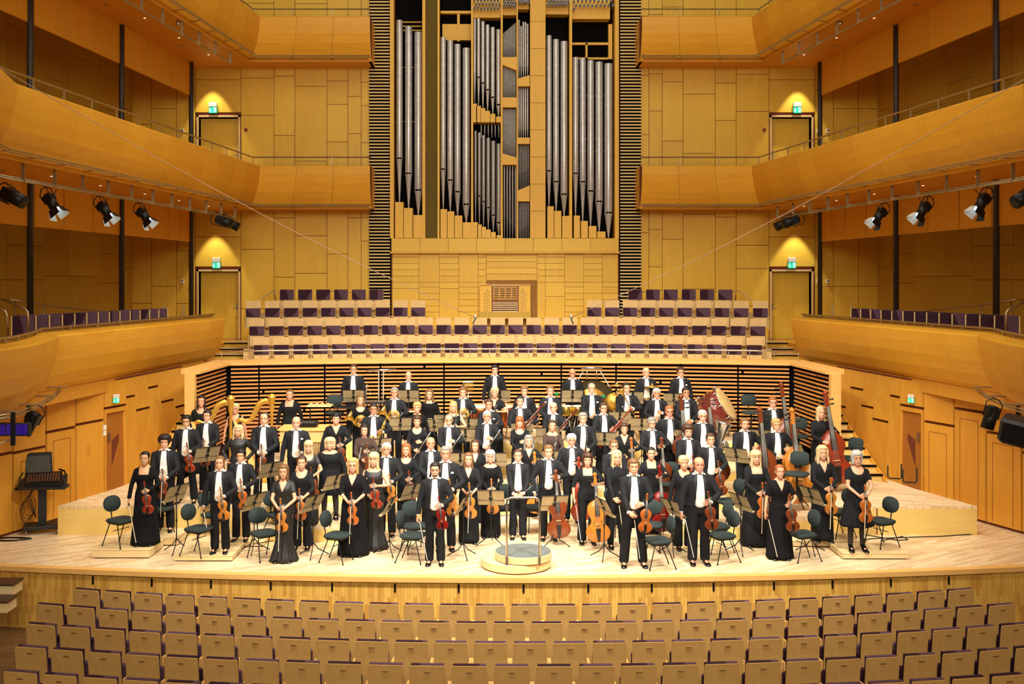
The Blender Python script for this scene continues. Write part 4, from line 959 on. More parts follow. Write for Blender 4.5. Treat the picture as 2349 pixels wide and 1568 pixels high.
# suspended microphones on their wires
for s, q in ((-1,((-20,145,15.0),(60,200,16.5),(470,482,19.5),(870,668,21.5),(1090,728,22.4))),(1,((2370,170,15.0),(2250,262,16.2),(1880,500,19),(1560,640,21.2),(1310,728,22.4)))):
    sd = ('left','','right')[s+1]
    A0 = V((wx(q[0][0],q[0][2]),q[0][2],wz(q[0][1],q[0][2]))); B0 = V((wx(q[-1][0],q[-1][2]),q[-1][2],wz(q[-1][1],q[-1][2])))
    P = [A0.lerp(B0,k/16) - V((0,0,.16*math.sin(PI*k/16))) for k in range(17)]
    t = MB(); t.tube(P, .006, 5); tag(t.obj('microphone_wire', mat('grey_wire', (150,120,100), .5)), 'long thin wire stretching from the %s balcony down to the hanging microphone' % sd, 'wire')
    m = empty('microphone', T(*B0), '%s of the two small microphones hanging on wires above the stage' % sd, 'microphone')
    b = MB(); b.tube([(-.02,0,.05),(.03,0,-.03)], .022, 8); b.tube([(.02,0,.06),(-.03,0,.0)], .012, 8); b.obj('clip', M_STEEL, m)
    b = MB(); b.tube([(0,0,-.02),(-s*-.05,0,-.15)], [.014,.011], 8); b.obj('capsule', M_BLK, m)
    b = MB(); b.ell((-s*-.055,0,-.16),(.016,.016,.016)); b.obj('capsule_tip', mat('gold',(230,180,70),.3,.8), m)
# steps at the left edge of the hall floor
for s in (-1,):
    e = empty('stage_steps', T(0,0,0), 'wooden steps with dark nosings at the left edge of the stage front', 'steps')
    a = MB(); n = MB()
    for k, (yy, z) in enumerate(((17.3,-.06),(16.95,-.24))):
        x1 = wx(30,yy)-.1*k; a.box(-12,x1,yy,yy+.35,z-.2,z-.03); n.bev(-12,x1+.03,yy-.04,yy+.35,z-.03,z,.01)
    a.obj('step_boards', W_BOX, e); n.obj('nosing', mat('nosing_brown', (70,46,26)), e)
# ---------------------------------------------------------------- instruments (prototype part lists, local z = along the instrument)
M_EB = mat('ebony', (22,18,17), .35); M_STR = mat('string_metal', (200,195,180), .3, .8); M_BRI = mat('bridge_maple', (226,190,130), .5)
M_GOLD = mat('gilded_wood', (214,164,66), .38, .6); M_BRASS = mat('lacquered_brass', (232,190,90), .22, .9); M_SILV = mat('silver_plate', (215,215,212), .2, .95); M_BOWST = mat('bow_stick', (206,160,110), .5); M_HAIRW = mat('bow_hair', (240,230,210), .5)
def varnish(n, c): return wood('varnish_'+n, c, tuple(int(x*.8) for x in c), (6,6,1.5), .18, .2, spec=.6)
VC = {'amber': varnish('amber',(192,102,38)), 'red': varnish('red',(132,26,20)), 'brown': varnish('brown',(128,60,28)), 'gold': varnish('gold',(208,128,46)), 'dark': varnish('dark',(108,48,24)), 'crimson': varnish('crimson',(150,54,28))}
def string_parts(L, col, neck, bass=False, thick=.1):
    """L body length; origin at the bottom of the body; front faces -y"""
    k = L/.356
    hw = [(0,.0),(.004,.04),(.014,.066),(.04,.092),(.07,.103),(.1,.102),(.128,.088),(.142,.07),(.15,.064),(.162,.056),(.185,.054),(.205,.058),(.216,.066),(.228,.072),(.25,.081),(.278,.083),(.305,.077),(.33,.058),(.345,.036),(.354,.02),(.356,0)]
    if bass: hw = [(0,.0),(.004,.05),(.02,.082),(.05,.102),(.08,.106),(.11,.098),(.14,.074),(.155,.062),(.18,.058),(.205,.062),(.22,.071),(.245,.078),(.27,.077),(.3,.062),(.325,.042),(.345,.022),(.356,.014),(.356,0)]
    out = [(w*k, z*k) for z, w in hw] + [(-w*k, z*k) for z, w in reversed(hw[1:-1])]
    t = L*thick
    cz = L*.48
    def ring(s_, y): return [(x*s_, y, cz+(z-cz)*s_) for x, z in out]
    b = MB(); b.loft([ring(.6,-t*.5-L*.035), ring(.88,-t*.5-L*.022), ring(.97,-t*.5-.0), ring(1,-t*.5+L*.004), ring(.965,-t*.5+L*.012), ring(.965,t*.5-L*.012), ring(1,t*.5-L*.004), ring(.97,t*.5), ring(.85,t*.5+L*.02), ring(.5,t*.5+L*.03)], smooth=True)
    body = b.mesh('string_body', VC[col])
    n = MB(); nl = neck*L
    n.loft([[(-.012*k,-t*.45,L*.97),(.012*k,-t*.45,L*.97),(.01*k,-t*.1,L*.97),(-.01*k,-t*.1,L*.97)],[(-.011*k,-t*.45,L+nl),(.011*k,-t*.45,L+nl),(.009*k,-t*.2,L+nl),(-.009*k,-t*.2,L+nl)]])
    n.box(-.012*k,.012*k,-t*.42,-t*.05,L+nl,L+nl+.07*k); n.ell((0,-t*.22,L+nl+.085*k),(.013*k,.02*k,.022*k),10,7); n.tube([(-.017*k,-t*.22,L+nl+.085*k),(.017*k,-t*.22,L+nl+.085*k)], .009*k, 8)
    neckm = n.mesh('neck', VC[col])
    pg = MB()
    for q in range(4):
        z = L+nl+(.012+.015*q)*k; s_ = -1 if q % 2 else 1
        pg.tube([(0,-t*.25,z),(s_*.036*k,-t*.25,z+.003*k)], .0035*k, 6); pg.ell((s_*.042*k,-t*.25,z+.003*k),(.009*k,.003*k,.007*k),8,5)
    fb = MB(); fb.loft([[(-.021*k,-t*.5-L*.055,L*.64),(.021*k,-t*.5-L*.055,L*.64),(.02*k,-t*.5-L*.035,L*.64),(-.02*k,-t*.5-L*.035,L*.64)],[(-.012*k,-t*.5-L*.012,L+nl),(.012*k,-t*.5-L*.012,L+nl),(.012*k,-t*.45,L+nl),(-.012*k,-t*.45,L+nl)]])
    tp = MB(); tp.loft([[(-.01*k,-t*.5-L*.05,L*.03),(.01*k,-t*.5-L*.05,L*.03),(.01*k,-t*.5-L*.035,L*.03),(-.01*k,-t*.5-L*.035,L*.03)],[(-.021*k,-t*.5-L*.07,L*.34),(.021*k,-t*.5-L*.07,L*.34),(.021*k,-t*.5-L*.05,L*.34),(-.021*k,-t*.5-L*.05,L*.34)]])
    br = MB(); br.box(-.021*k,.021*k,-t*.5-L*.075,-t*.5-L*.03,L*.435,L*.445)
    fh = MB()
    for s_ in (-1,1):
        P = [(s_*(.036+.008*math.cos(a_))*k, -t*.5-L*.034, L*(.44+.09*u)) for u, a_ in ((-1,0),(-.6,1.2),(0,2.2),(.6,3.6),(1,5))]
        fh.tube([(s_*.048*k,-t*.5-L*.026,L*.365),(s_*.045*k,-t*.5-L*.03,L*.39),(s_*.036*k,-t*.5-L*.036,L*.45),(s_*.03*k,-t*.5-L*.037,L*.51),(s_*.026*k,-t*.5-L*.037,L*.535)], .0022*k, 5)
    st = MB()
    for q in range(4): st.tube([((-.012+.008*q)*k,-t*.5-L*.07,L*.33),((-.014+.0093*q)*k,-t*.5-L*.078,L*.44),((-.007+.0047*q)*k,-t*.5-L*.016,L+nl)], .0009*k, 4)
    out_ = [('body', body, [('f_holes', fh.mesh('fh', M_EB))]), ('neck', neckm, [('pegs', pg.mesh('pegs', M_EB))]), ('fingerboard', fb.mesh('fb', M_EB)), ('tailpiece', tp.mesh('tp', M_EB)), ('bridge', br.mesh('br', M_BRI)), ('strings', st.mesh('st', M_STR))]
    if L < .5:
        c = MB(); c.ell((-.03,-t*.5-.02,.03),(.03,.012,.02),10,6); out_.append(('chin_rest', c.mesh('cr', M_EB)))
    else:
        c = MB(); c.tube([(0,0,-.3 if not bass else -.16),(0,0,.02)], [.005,.009], 6); out_.append(('end_pin', c.mesh('pin', M_STR)))
    return out_
IC = {}
def inst(kind, col='amber'):
    k = (kind, col)
    if k in IC: return IC[k]
    if kind == 'violin': p = string_parts(.356, col, .38)
    elif kind == 'viola': p = string_parts(.41, col, .37)
    elif kind == 'cello': p = string_parts(.76, col, .38, thick=.16)
    elif kind == 'bass': p = string_parts(1.13, col, .42, bass=True, thick=.18)
    elif kind == 'bow':
        a = MB(); a.tube([(0,0,0),(0,-.004,.35),(0,0,.74)], [.005,.0045,.004], 6); a.box(-.005,.005,-.02,.0,-.0,.06)
        h = MB(); h.box(-.004,.004,-.024,-.02,.03,.72); h.box(-.004,.004,-.024,.0,.715,.735)
        f = MB(); f.box(-.008,.008,-.026,.004,.02,.07)
        p = [('stick', a.mesh('stick', M_BOWST)), ('bow_hair', h.mesh('hair', M_HAIRW)), ('frog', f.mesh('frog', M_EB))]
    elif kind == 'baton':
        a = MB(); a.tube([(0,0,.03),(0,0,.36)], [.003,.0015], 6); h = MB(); h.ell((0,0,.01),(.01,.01,.03),8,6)
        p = [('stick', a.mesh('stick', M_WHITE)), ('handle', h.mesh('handle', M_BRI))]
    elif kind == 'flute':
        a = MB(); a.tube([(0,0,0),(0,0,.67)], .011, 10); k_ = MB()
        for q in range(11): k_.cyl((0,0,0), .009, .008, 8, M=T(0,-.01,.06+.04*q) @ RX(PI/2))
        l = MB(); l.ell((0,-.01,.58),(.014,.006,.02),8,6)
        p = [('tube', a.mesh('tube', M_SILV)), ('keys', k_.mesh('keys', M_SILV)), ('lip_plate', l.mesh('lip', M_BRASS))]
    elif kind in ('clarinet','oboe'):
        a = MB(); a.lathe([(.03,0),(.028,.01),(.017,.06),(.014,.1),(.0135,.56),(.011,.62)] if kind == 'clarinet' else [(.022,0),(.02,.01),(.012,.05),(.011,.1),(.009,.56)], 12)
        k_ = MB()
        for q in range(16): k_.cyl((0,0,0), .008, .01, 8, M=RZ((q%3-1)*.7) @ T(0,-.013,.12+.028*q) @ RX(PI/2))
        k_.tube([(.014,-.006,.12),(.014,-.006,.55)], .0025, 5); k_.tube([(-.014,-.006,.2),(-.014,-.006,.5)], .0025, 5)
        m = MB(); m.tube([(0,0,.61 if kind == 'clarinet' else .55),(0,0,.68 if kind == 'clarinet' else .63)], [.011,.006] if kind == 'clarinet' else [.004,.003], 8)
        p = [('tube', a.mesh('tube', M_EB)), ('keys', k_.mesh('keys', M_SILV)), ('mouthpiece' if kind == 'clarinet' else 'reed', m.mesh('mp', M_EB if kind == 'clarinet' else M_BRI))]
    elif kind == 'bassoon':
        a = MB(); a.lathe([(.024,.28),(.02,.3),(.02,1.24),(.026,1.25),(.026,1.33),(.018,1.34)], 12, M=T(-.02,0,-.2)); a.tube([(.02,0,.05),(.02,0,.75)], [.024,.018], 10)
        a.box(-.045,.045,-.025,.025,.0,.12)
        k_ = MB()
        for q in range(14): k_.cyl((0,0,0), .009, .012, 8, M=T(-.02+.04*(q%2),-.02,.16+.06*q) @ RX(PI/2))
        k_.tube([(-.035,-.016,.2),(-.035,-.016,.95)], .003, 5); k_.tube([(.036,-.016,.2),(.036,-.016,.65)], .003, 5)
        c = MB(); c.tube([(.02,0,.74),(.03,-.04,.82),(.06,-.12,.84),(.08,-.2,.78),(.08,-.24,.72)], [.006,.006,.005,.004,.003], 6)
        r = MB(); r.lathe([(.02,1.33),(.026,1.335),(.022,1.35),(.014,1.35)], 12, M=T(-.02,0,-.2))
        p = [('tube', a.mesh('tube', VC[col])), ('keys', k_.mesh('keys', M_SILV)), ('crook', c.mesh('crook', M_SILV)), ('bell_ring', r.mesh('ring', M_WHITE))]
    elif kind == 'horn':
        a = MB()
        for q in range(3): a.tube([((.13-.018*q)*math.cos(t_)*(1.0), -.02*q+.01*math.sin(2*t_), (.13-.018*q)*math.sin(t_)) for t_ in [2*PI*i/28 for i in range(28)]], .0085, 7, closed=True)
        b = MB(); P = [V((-.1,.0,-.1)), V((-.15,.02,-.04)), V((-.19,.05,.03)), V((-.24,.06,.08)), V((-.29,.05,.12))]
        b.tube(P, [.012,.018,.034,.075,.15], 20)
        v = MB()
        for q in range(4): v.cyl((-.045+.03*q,-.05,-.02), .011, .07, 10)
        v.tube([(-.06,-.045,.0),(.06,-.045,.03),(.08,-.04,-.04),(-.02,-.045,-.07),(-.06,-.045,.0)], .006, 6); v.tube([(.02,-.05,.06),(-.04,-.05,.09),(-.08,-.05,.04),(.0,-.05,.0)], .006, 6)
        m = MB(); m.tube([(.08,-.04,-.1),(.14,-.06,-.04),(.19,-.08,.05)], [.006,.005,.005], 6); m.lathe([(.005,0),(.012,.025)], 10, M=T(.19,-.08,.05) @ RY(.6))
        p = [('coiled_tubing', a.mesh('coil', M_BRASS)), ('bell', b.mesh('bell', M_BRASS)), ('valves', v.mesh('valves', M_BRASS)), ('mouthpipe', m.mesh('mouthpipe', M_SILV))]
    elif kind == 'trumpet':
        a = MB(); a.tube([(.0,0,.0),(0,0,.2),(0,0,.33),(0,0,.42),(0,0,.45),(0,0,.475)], [.007,.009,.014,.024,.038,.06], 16)
        a.tube([(0,0,.02),(0,-.03,-.01),(0,-.07,.02),(0,-.07,.26),(0,-.035,.3),(0,-.035,.1)], .006, 6); v = MB()
        for q in range(3): v.cyl((0,0,0), .01, .11, 10, M=T(0,.03,.1+.025*q) @ RX(PI/2))
        m = MB(); m.tube([(0,-.0,.0),(0,0,-.08)], [.005,.012], 8)
        p = [('bell_and_tubing', a.mesh('bell', M_BRASS)), ('valves', v.mesh('valves', M_BRASS)), ('mouthpiece', m.mesh('mp', M_SILV))]
    elif kind == 'trombone':
        a = MB(); a.tube([(.06,0,-.1),(.06,0,.2),(.06,0,.42),(.06,0,.52),(.06,0,.57),(.06,0,.6)], [.008,.01,.018,.04,.07,.11], 18); a.tube([(.06,0,-.1),(.04,0,-.16),(.0,0,-.17),(-.03,0,-.1),(-.03,0,.15)], .008, 8)
        s_ = MB(); s_.tube([(-.03,0,.1),(-.03,0,-.6),(-.045,0,-.66),(-.075,0,-.66),(-.09,0,-.6),(-.09,0,.16)], .008, 8)
        m = MB(); m.tube([(-.09,0,.16),(-.09,0,.24)], [.006,.012], 8)
        p = [('bell', a.mesh('bell', M_BRASS)), ('slide', s_.mesh('slide', M_BRASS)), ('mouthpiece', m.mesh('mp', M_SILV))]
    elif kind == 'sax':
        a = MB(); a.tube([(.03,0,.62),(.02,0,.4),(0,0,.15),(-.0,0,.05),(-.03,-.02,-.01),(-.08,-.04,0),(-.11,-.05,.1),(-.13,-.06,.2),(-.16,-.07,.28)], [.012,.018,.026,.032,.036,.038,.042,.055,.075], 14)
        n = MB(); n.tube([(.03,0,.62),(.035,0,.67),(.06,-.02,.7),(.1,-.04,.69)], [.011,.01,.009,.007], 8)
        k_ = MB()
        for q in range(8): k_.cyl((0,0,0), .016, .012, 10, M=T(.0+.003*q,-.03,.14+.055*q) @ RX(PI/2))
        k_.tube([(.03,-.02,.14),(.045,-.015,.6)], .004, 5)
        p = [('body_tube', a.mesh('body', M_BRASS)), ('neck', n.mesh('neck', M_BRASS)), ('keys', k_.mesh('keys', M_BRASS))]
    elif kind == 'tuba':
        a = MB(); a.lathe([(.03,.0),(.05,.2),(.07,.4),(.1,.6),(.17,.75),(.2,.78)], 20)
        for q in range(3): a.tube([(.07+.02*q+.09*math.cos(t_), -.02*q, .2+.16*math.sin(t_)*1.3) for t_ in [2*PI*i/20 for i in range(20)]], .014, 8, closed=True)
        v = MB()
        for q in range(4): v.cyl((.02+.035*q,-.08,.2), .014, .14, 10)
        p = [('bell_and_tubing', a.mesh('bell', M_SILV)), ('valves', v.mesh('valves', M_SILV))]
    IC[k] = p; return p

def harp(x, y, z0, flip, label):
    e = empty('harp', T(x,y,z0) @ RZ(flip), label, 'harp', 'gilded concert harps')
    c = MB(); c.lathe([(.075,0),(.08,.06),(.05,.1),(.035,.16),(.033,1.5),(.045,1.52),(.058,1.56),(.05,1.6),(.062,1.7),(.082,1.78),(.086,1.8),(.086,1.84),(.06,1.85),(.055,1.875),(.02,1.89)], 20, M=T(.38,0,.02)); c.obj('column', M_GOLD, e)
    n = MB(); P = [(.35,0,1.7),(.25,0,1.76),(.12,0,1.70),(.03,0,1.53),(-.05,0,1.37),(-.17,0,1.29),(-.3,0,1.35),(-.4,0,1.3)]
    n.tube(P, [.045,.06,.065,.06,.05,.045,.045,.045], 12, flat=.45); n.obj('neck', M_GOLD, e)
    s = MB()
    s.loft([[(-.42-.03,-w,1.34),(-.42+.03,-w,1.34),(-.42+.03,w,1.34),(-.42-.03,w,1.34)] for w in (.05,)] + [[(.0,-.24,.12),(.16,-.22,.16),(.16,.22,.16),(.0,.24,.12)]]); s.obj('soundbox', mat('harp_maple', (226,176,96), .3), e)
    b = MB(); b.bev(-.08,.46,-.2,.2,0,.13,.03); b.obj('base', M_GOLD, e)
    st = MB()
    for k in range(26):
        u = k/25; xb = -.36+u*.5; zb = 1.22-u*1.04
        xt = -.33+u*.62; i = (xt+.4)/.78*7; P7 = list(reversed(P)); j = min(6, int(i)); f = i-j
        zt = P7[j][2]*(1-f)+P7[j+1][2]*f-.03
        st.tube([(xb,0,zb),(xt,0,zt)], .0016, 4, mat=0)
    st.obj('strings', mat('harp_string', (150,60,40), .5), e).__setitem__('kind','stuff')
harp(wx(488,22.6), 22.6, .56, .15, 'gilded concert harp on the left, half hidden behind two violinists')
harp(wx(583,22.9), 22.9, .56, .1, 'gilded concert harp with its head above the tall bald violinist')
# celesta / keyboard chest
x0, x1 = wx(644,22.6), wx(772,22.9)
e = empty('chest_organ', T(0,0,0), 'pale wooden keyboard chest with open grille in front of the standing woman', 'keyboard instrument')
b = MB(); b.box(x0,x1,22.5,23.1,.58,1.72); b.obj('cabinet', W_CHOIR, e)
b = MB(); b.box(x0-.03,x1+.03,22.46,23.14,1.72,1.77); b.box(x0-.01,x1+.01,22.48,22.5,.9,1.0); b.box(x0-.01,x1+.01,22.48,22.5,1.48,1.56); b.obj('top_board', W_CAP, e)
b = MB(); b.box(x0+.42,x0+1.06,22.485,22.495,1.04,1.46); b.obj('grille_opening', mat('grille_brown', (120,84,44)), e)
b = MB()
for q in range(17): b.tube([(x0+.45+.037*q,22.47,1.06),(x0+.455+.037*q,22.47,1.26),(x0+.44+.037*q,22.47,1.3),(x0+.46+.037*q,22.47,1.44)], .006, 5)
b.obj('grille_rods', M_BRI, e)
b = MB(); b.bev(x0+.28,x0+.78,22.6,22.9,1.78,1.9,.03); tag(b.obj('music_case', M_BLK), 'low black case lying on the wooden keyboard chest', 'case')
# percussion
def timpano(x, y, r, label):
    e = empty('timpani', T(x,y,1.08), label, 'drum', 'copper timpani')
    b = MB(); b.lathe([(.08,.28),(r*.6,.34),(r*.9,.5),(r,.72),(r,.8)], 24, cap=True); b.obj('copper_bowl', mat('copper', (206,106,48), .25, .8), e)
    h = MB(); h.lathe([(r*1.03,.78),(r*1.03,.81),(r*.98,.82)], 24); h.obj('drum_head', mat('calf_skin', (232,212,176), .6), e)
    for k in range(6):
        l = MB(); a = k*PI/3; l.tube([(r*1.04*math.cos(a),r*1.04*math.sin(a),.8),(r*1.0*math.cos(a),r*1.0*math.sin(a),.5),(r*.8*math.cos(a),r*.8*math.sin(a),.02)], .012, 6); l.obj('leg', M_STEEL, e)
for (px_, r, lb) in ((1104,.33,'copper kettledrum on the left of the standing timpanist'),(1150,.3,'copper kettledrum in the middle, below the dark stand of the timpanist'),(1207,.33,'copper kettledrum right of the timpanist, behind the bassoonist')):
    timpano(wx(px_,25.3), 25.55, r, lb)
# bass drum tilted in its frame
Yd = 25.7; bx_, bz_ = wx(1641,Yd), wz(938,Yd)
e = empty('bass_drum', T(bx_,Yd,bz_) @ RZ(-.45) @ RY(math.radians(-32)), 'large tilted bass drum with dark red shell and pale skin', 'drum')
b = MB(); b.lathe([(.42,-.28),(.42,.28)], 36, M=RY(PI/2)); b.obj('shell', mat('drum_burgundy', (112,40,30), .25, coat=.5), e)
for s_ in (-1,1):
    h = MB(); h.lathe([(.435,s_*.28),(.435,s_*.31),(.4,s_*.32),(.1,s_*.322)], 36, M=RY(PI/2)); h.obj('drum_head', mat('drum_skin', (228,196,130), .5), e)
    h = MB(); h.tube([(s_*.3,.44*math.cos(a),.44*math.sin(a)) for a in [2*PI*i/32 for i in range(32)]], .016, 8, closed=True); h.obj('hoop', M_SILV, e)
    for k in range(8):
        a = k*PI/4; h = MB(); h.tube([(s_*.3,.46*math.cos(a),.46*math.sin(a)),(s_*.18,.45*math.cos(a),.45*math.sin(a))], .014, 6); h.obj('tension_lug', M_SILV, e)
e2 = empty('drum_frame', T(bx_,Yd,1.08), 'steel stand carrying the tilted bass drum', 'drum stand')
for s_ in (-1,1):
    b = MB(); b.tube([(s_*.4,.3,0),(s_*.42,.3,.9),(s_*.3,.3,.95)], .018, 8); b.obj('leg', M_STEEL, e2)
b = MB(); b.tube([(-.4,.3,.06),(.4,.3,.06)], .018, 8); b.obj('cross_bar', M_STEEL, e2)
# tam-tam
Yg = 25.9; gx = wx(1358,Yg); gz_ = wz(924,Yg)
e = empty('tam_tam', T(gx,Yg,gz_), 'big bronze gong hanging in a steel frame behind the trumpeter', 'gong')
g = MB(); g.lathe([(.02,-.02),(.3,-.02),(.34,-.01),(.55,0),(.58,.02),(.58,.04)], 48, M=RX(PI/2) @ T(0,0,0), cap=False); g.obj('rim_plate', mat('gong_dark', (84,70,44), .45, .6), e)
g = MB(); g.lathe([(.02,.0),(.37,.0),(.37,.012),(.02,.012)], 40, M=T(0,-.0,0) @ RX(PI/2) @ T(0,0,.02)); g.obj('polished_centre', mat('gong_gold', (196,148,64), .35, .7), e)
g = MB(); g.tube([(-.26,.05,.86),(.26,.05,.86)], .03, 8); g.tube([(-.2,.05,.8),(-.5,.05,.3),(-.5,.05,1.08-gz_)], .012, 6); g.tube([(.2,.05,.8),(.5,.05,.3),(.5,.05,1.08-gz_)], .012, 6); g.tube([(-.12,.05,.84),(-.12,.05,.56)], .012, 5); g.tube([(.12,.05,.84),(.12,.05,.56)], .012, 5); g.obj('frame', M_SILV, e)
def cymbal(px_, py_, Y, r, tilt, label, rot=0):
    z = wz(py_,Y); e = empty('cymbal', T(wx(px_,Y),Y,1.08), label, 'cymbal', 'stand cymbals')
    c = MB(); c.lathe([(r,0),(r*.5,.025),(r*.18,.035),(r*.12,.06),(.01,.068)], 28, M=T(0,0,z-1.08) @ RY(tilt)); c.obj('plate', M_BRASS if tilt == 0 else M_GOLD, e)
    s_ = MB(); s_.tube([(0,0,.2),(0,0,z-1.08+.1)], .009, 6); s_.obj('pole', M_STEEL, e)
    for k in range(3):
        a = PI/2+k*2*PI/3; l = MB(); l.tube([(0,0,.3),(.26*math.cos(a),.26*math.sin(a),.01)], .009, 6); l.obj('leg', M_STEEL, e)
cymbal(1415,884,25.4,.19,0,'thin cymbal on a stand between the gong and the trombonist')
cymbal(1496,887,25.5,.21,0,'thin cymbal above the white-haired trombonist')
cymbal(1482,911,25.7,.2,0,'lower cymbal behind the white-haired trombonist')
# hanging cymbal discs beside the gong
for q, (px_, py_, r) in enumerate(((1408,921,.21),(1418,948,.2))):
    e = empty('cymbal', T(wx(px_,25.3),25.3+.05*q,wz(py_,25.3)), 'golden cymbal standing on edge beside the gong, %s' % ('upper','lower')[q], 'cymbal', 'upright cymbals')
    c = MB(); c.lathe([(r,0),(r*.5,.02),(r*.2,.03),(.01,.06)], 28, M=RX(PI/2)); c.obj('plate', M_GOLD, e)
    c = MB(); c.tube([(0,.02,0),(0,.02,-(wz(py_,25.3)-1.08))], .01, 6); c.obj('pole', M_STEEL, e)
# small drums under the middle stand
for q, px_ in enumerate((1298,1326)):
    e = empty('tom_drum', T(wx(px_,25.35),25.35,1.08), 'shiny shallow drum below the dark stand, %s of the two' % ('left','right')[q], 'drum', 'small drums')
    c = MB(); c.lathe([(.15,.62),(.155,.64),(.155,.82),(.15,.83)], 24); c.obj('shell', M_BRASS, e)
    c = MB(); c.lathe([(.16,.825),(.16,.84),(.14,.845)], 24); c.obj('drum_head', M_WHITE, e)
    for k in range(3):
        a = PI/2+k*2*PI/3; l = MB(); l.tube([(.05*math.cos(a),.05*math.sin(a),.62),(.2*math.cos(a),.2*math.sin(a),.01)], .01, 6); l.obj('leg', M_STEEL, e)
# percussion tables and bars
def ptable(px0, px1, py_, Y, label, name='percussion_table', m=M_BLKP):
    x0, x1, z = wx(px0,Y), wx(px1,Y), wz(py_,Y); e = empty(name, T((x0+x1)/2,Y,1.08), label, 'percussion table'); w_ = (x1-x0)/2
    b = MB(); b.box(-w_,w_,-.2,.2,z-1.08-.03,z-1.08); b.obj('table_top', m, e)
    for sx_ in (-1,1):
        l = MB(); l.tube([(sx_*w_*.8,-.12,.01),(sx_*w_*.8,0,z-1.12)], .012, 6); l.obj('leg', M_BLK, e)
        l = MB(); l.tube([(sx_*w_*.8,.12,.01),(sx_*w_*.8,0,z-1.12)], .012, 6); l.obj('leg', M_BLK, e)
    return e, w_, z-1.08
e, w_, z = ptable(706,762,928,25.4,'narrow tray table with small percussion toys on the left of the back row', m=W_BOX)
for q in range(4):
    t = MB(); t.ell((0,0,.022),(.05,.035,.022),10,6); o = t.obj('wood_block', M_BRI); o.location = (wx(714+13*q,25.4),25.38,1.08+z); tag(o, 'small percussion block on the narrow tray table, %s from the left' % ORD[q], 'percussion block', 'percussion blocks')
e, w_, z = ptable(768,832,932,25.35,'black percussion keyboard left of the horn players')
b = MB()
for q in range(16): b.bev(-w_+.03+q*w_*.12,-w_+.055+q*w_*.12,-.17,.17,z,z+.02,.004)
b.obj('sound_bars', M_EB, e)
e, w_, z = ptable(838,884,920,25.5,'glockenspiel table between two percussionists')
b = MB()
for q in range(12): b.bev(-w_+.02+q*w_*.16,-w_+.045+q*w_*.16,-.15,.15,z,z+.015,.004)
b.obj('sound_bars', M_SILV, e)
e, w_, z = ptable(928,1010,940,25.4,'wooden xylophone behind the curly-haired horn player', m=W_BOX)
b = MB()
for q in range(20): b.bev(-w_+.02+q*w_*.098,-w_+.05+q*w_*.098,-.17,.17,z,z+.02,.004)
b.obj('sound_bars', mat('rosewood', (150,70,36)), e)
# chime bar rack with tall stands and triangle
e = empty('chime_stand', T(wx(874,26.0),26.0,1.08), 'tall chrome double stand with a horizontal crossbar, left of the bald percussionist', 'percussion stand')
for dx in (-.06,.06):
    b = MB(); b.tube([(dx,0,.02),(dx,0,wz(850,26)-1.08)], .014, 8); b.obj('pole', M_STEEL, e)
b = MB(); zt_ = wz(849,26)-1.08; b.tube([(-.38,0,zt_),(.38,0,zt_+.02)], .02, 8)
for dx in (-.28,-.12,.1,.22): b.tube([(dx,0,zt_),(dx,-.02,zt_-.05)], .01, 6)
b.obj('crossbar', M_SILV, e)
for k in range(3):
    a = PI/2+k*2*PI/3; l = MB(); l.tube([(0,0,.25),(.3*math.cos(a),.3*math.sin(a),.01)], .012, 6); l.obj('leg', M_STEEL, e)
e = empty('triangle', T(wx(843,25.6),25.6,wz(895,25.6)), 'triangle hanging beside the stand of the man with glasses', 'triangle')
b = MB(); b.tube([(-.09,0,-.1),(.09,0,-.1),(.005,0,.09),(-.08,0,-.08)], .006, 6); b.obj('steel_bar', M_STEEL, e)
b = MB(); b.tube([(-.1,.03,1.08-wz(895,25.6)),(-.02,.03,.15),(.01,.02,.12),(.005,0,.09)], .007, 6); b.obj('hanger', M_STEEL, e)
e = empty('bell_tree', T(wx(1074,26.2),26.2,1.08), 'little rack of hanging chimes left of the timpanist', 'chimes')
b = MB(); zt_ = wz(876,26.2)-1.08; b.tube([(-.13,0,zt_),(.13,0,zt_+.01)], .02, 8); b.obj('crossbar', M_WHITE, e)
b = MB(); b.tube([(0,.04,0.01),(0,.04,zt_)], .012, 6); b.obj('pole', M_STEEL, e)
b = MB()
for q in range(9): b.tube([(-.12+.03*q,0,zt_-.01),(-.12+.03*q,0,zt_-.3+.01*q)], .006, 5)
b.obj('chime_tubes', M_BRASS, e)
for q, (px_, py_, Y) in enumerate(((1277,907,25.4),(1384,913,25.4))):
    t = MB(); t.ell((0,0,.04),(.06,.05,.045),12,8); o = t.obj('green_mallet', mat('green_felt', (20,120,70), .9)); t2 = MB(); t2.tube([(0,.03,0),(0,.05,1.08-wz(py_,Y))], .01, 6); t2.obj('shaft', M_BLK, o); o.location = (wx(px_,Y),Y,wz(py_,Y)); tag(o, 'round green mallet head on its stand, %s' % ('left of the small drums','right of the small drums by the gong')[q], 'mallet', 'green mallets')
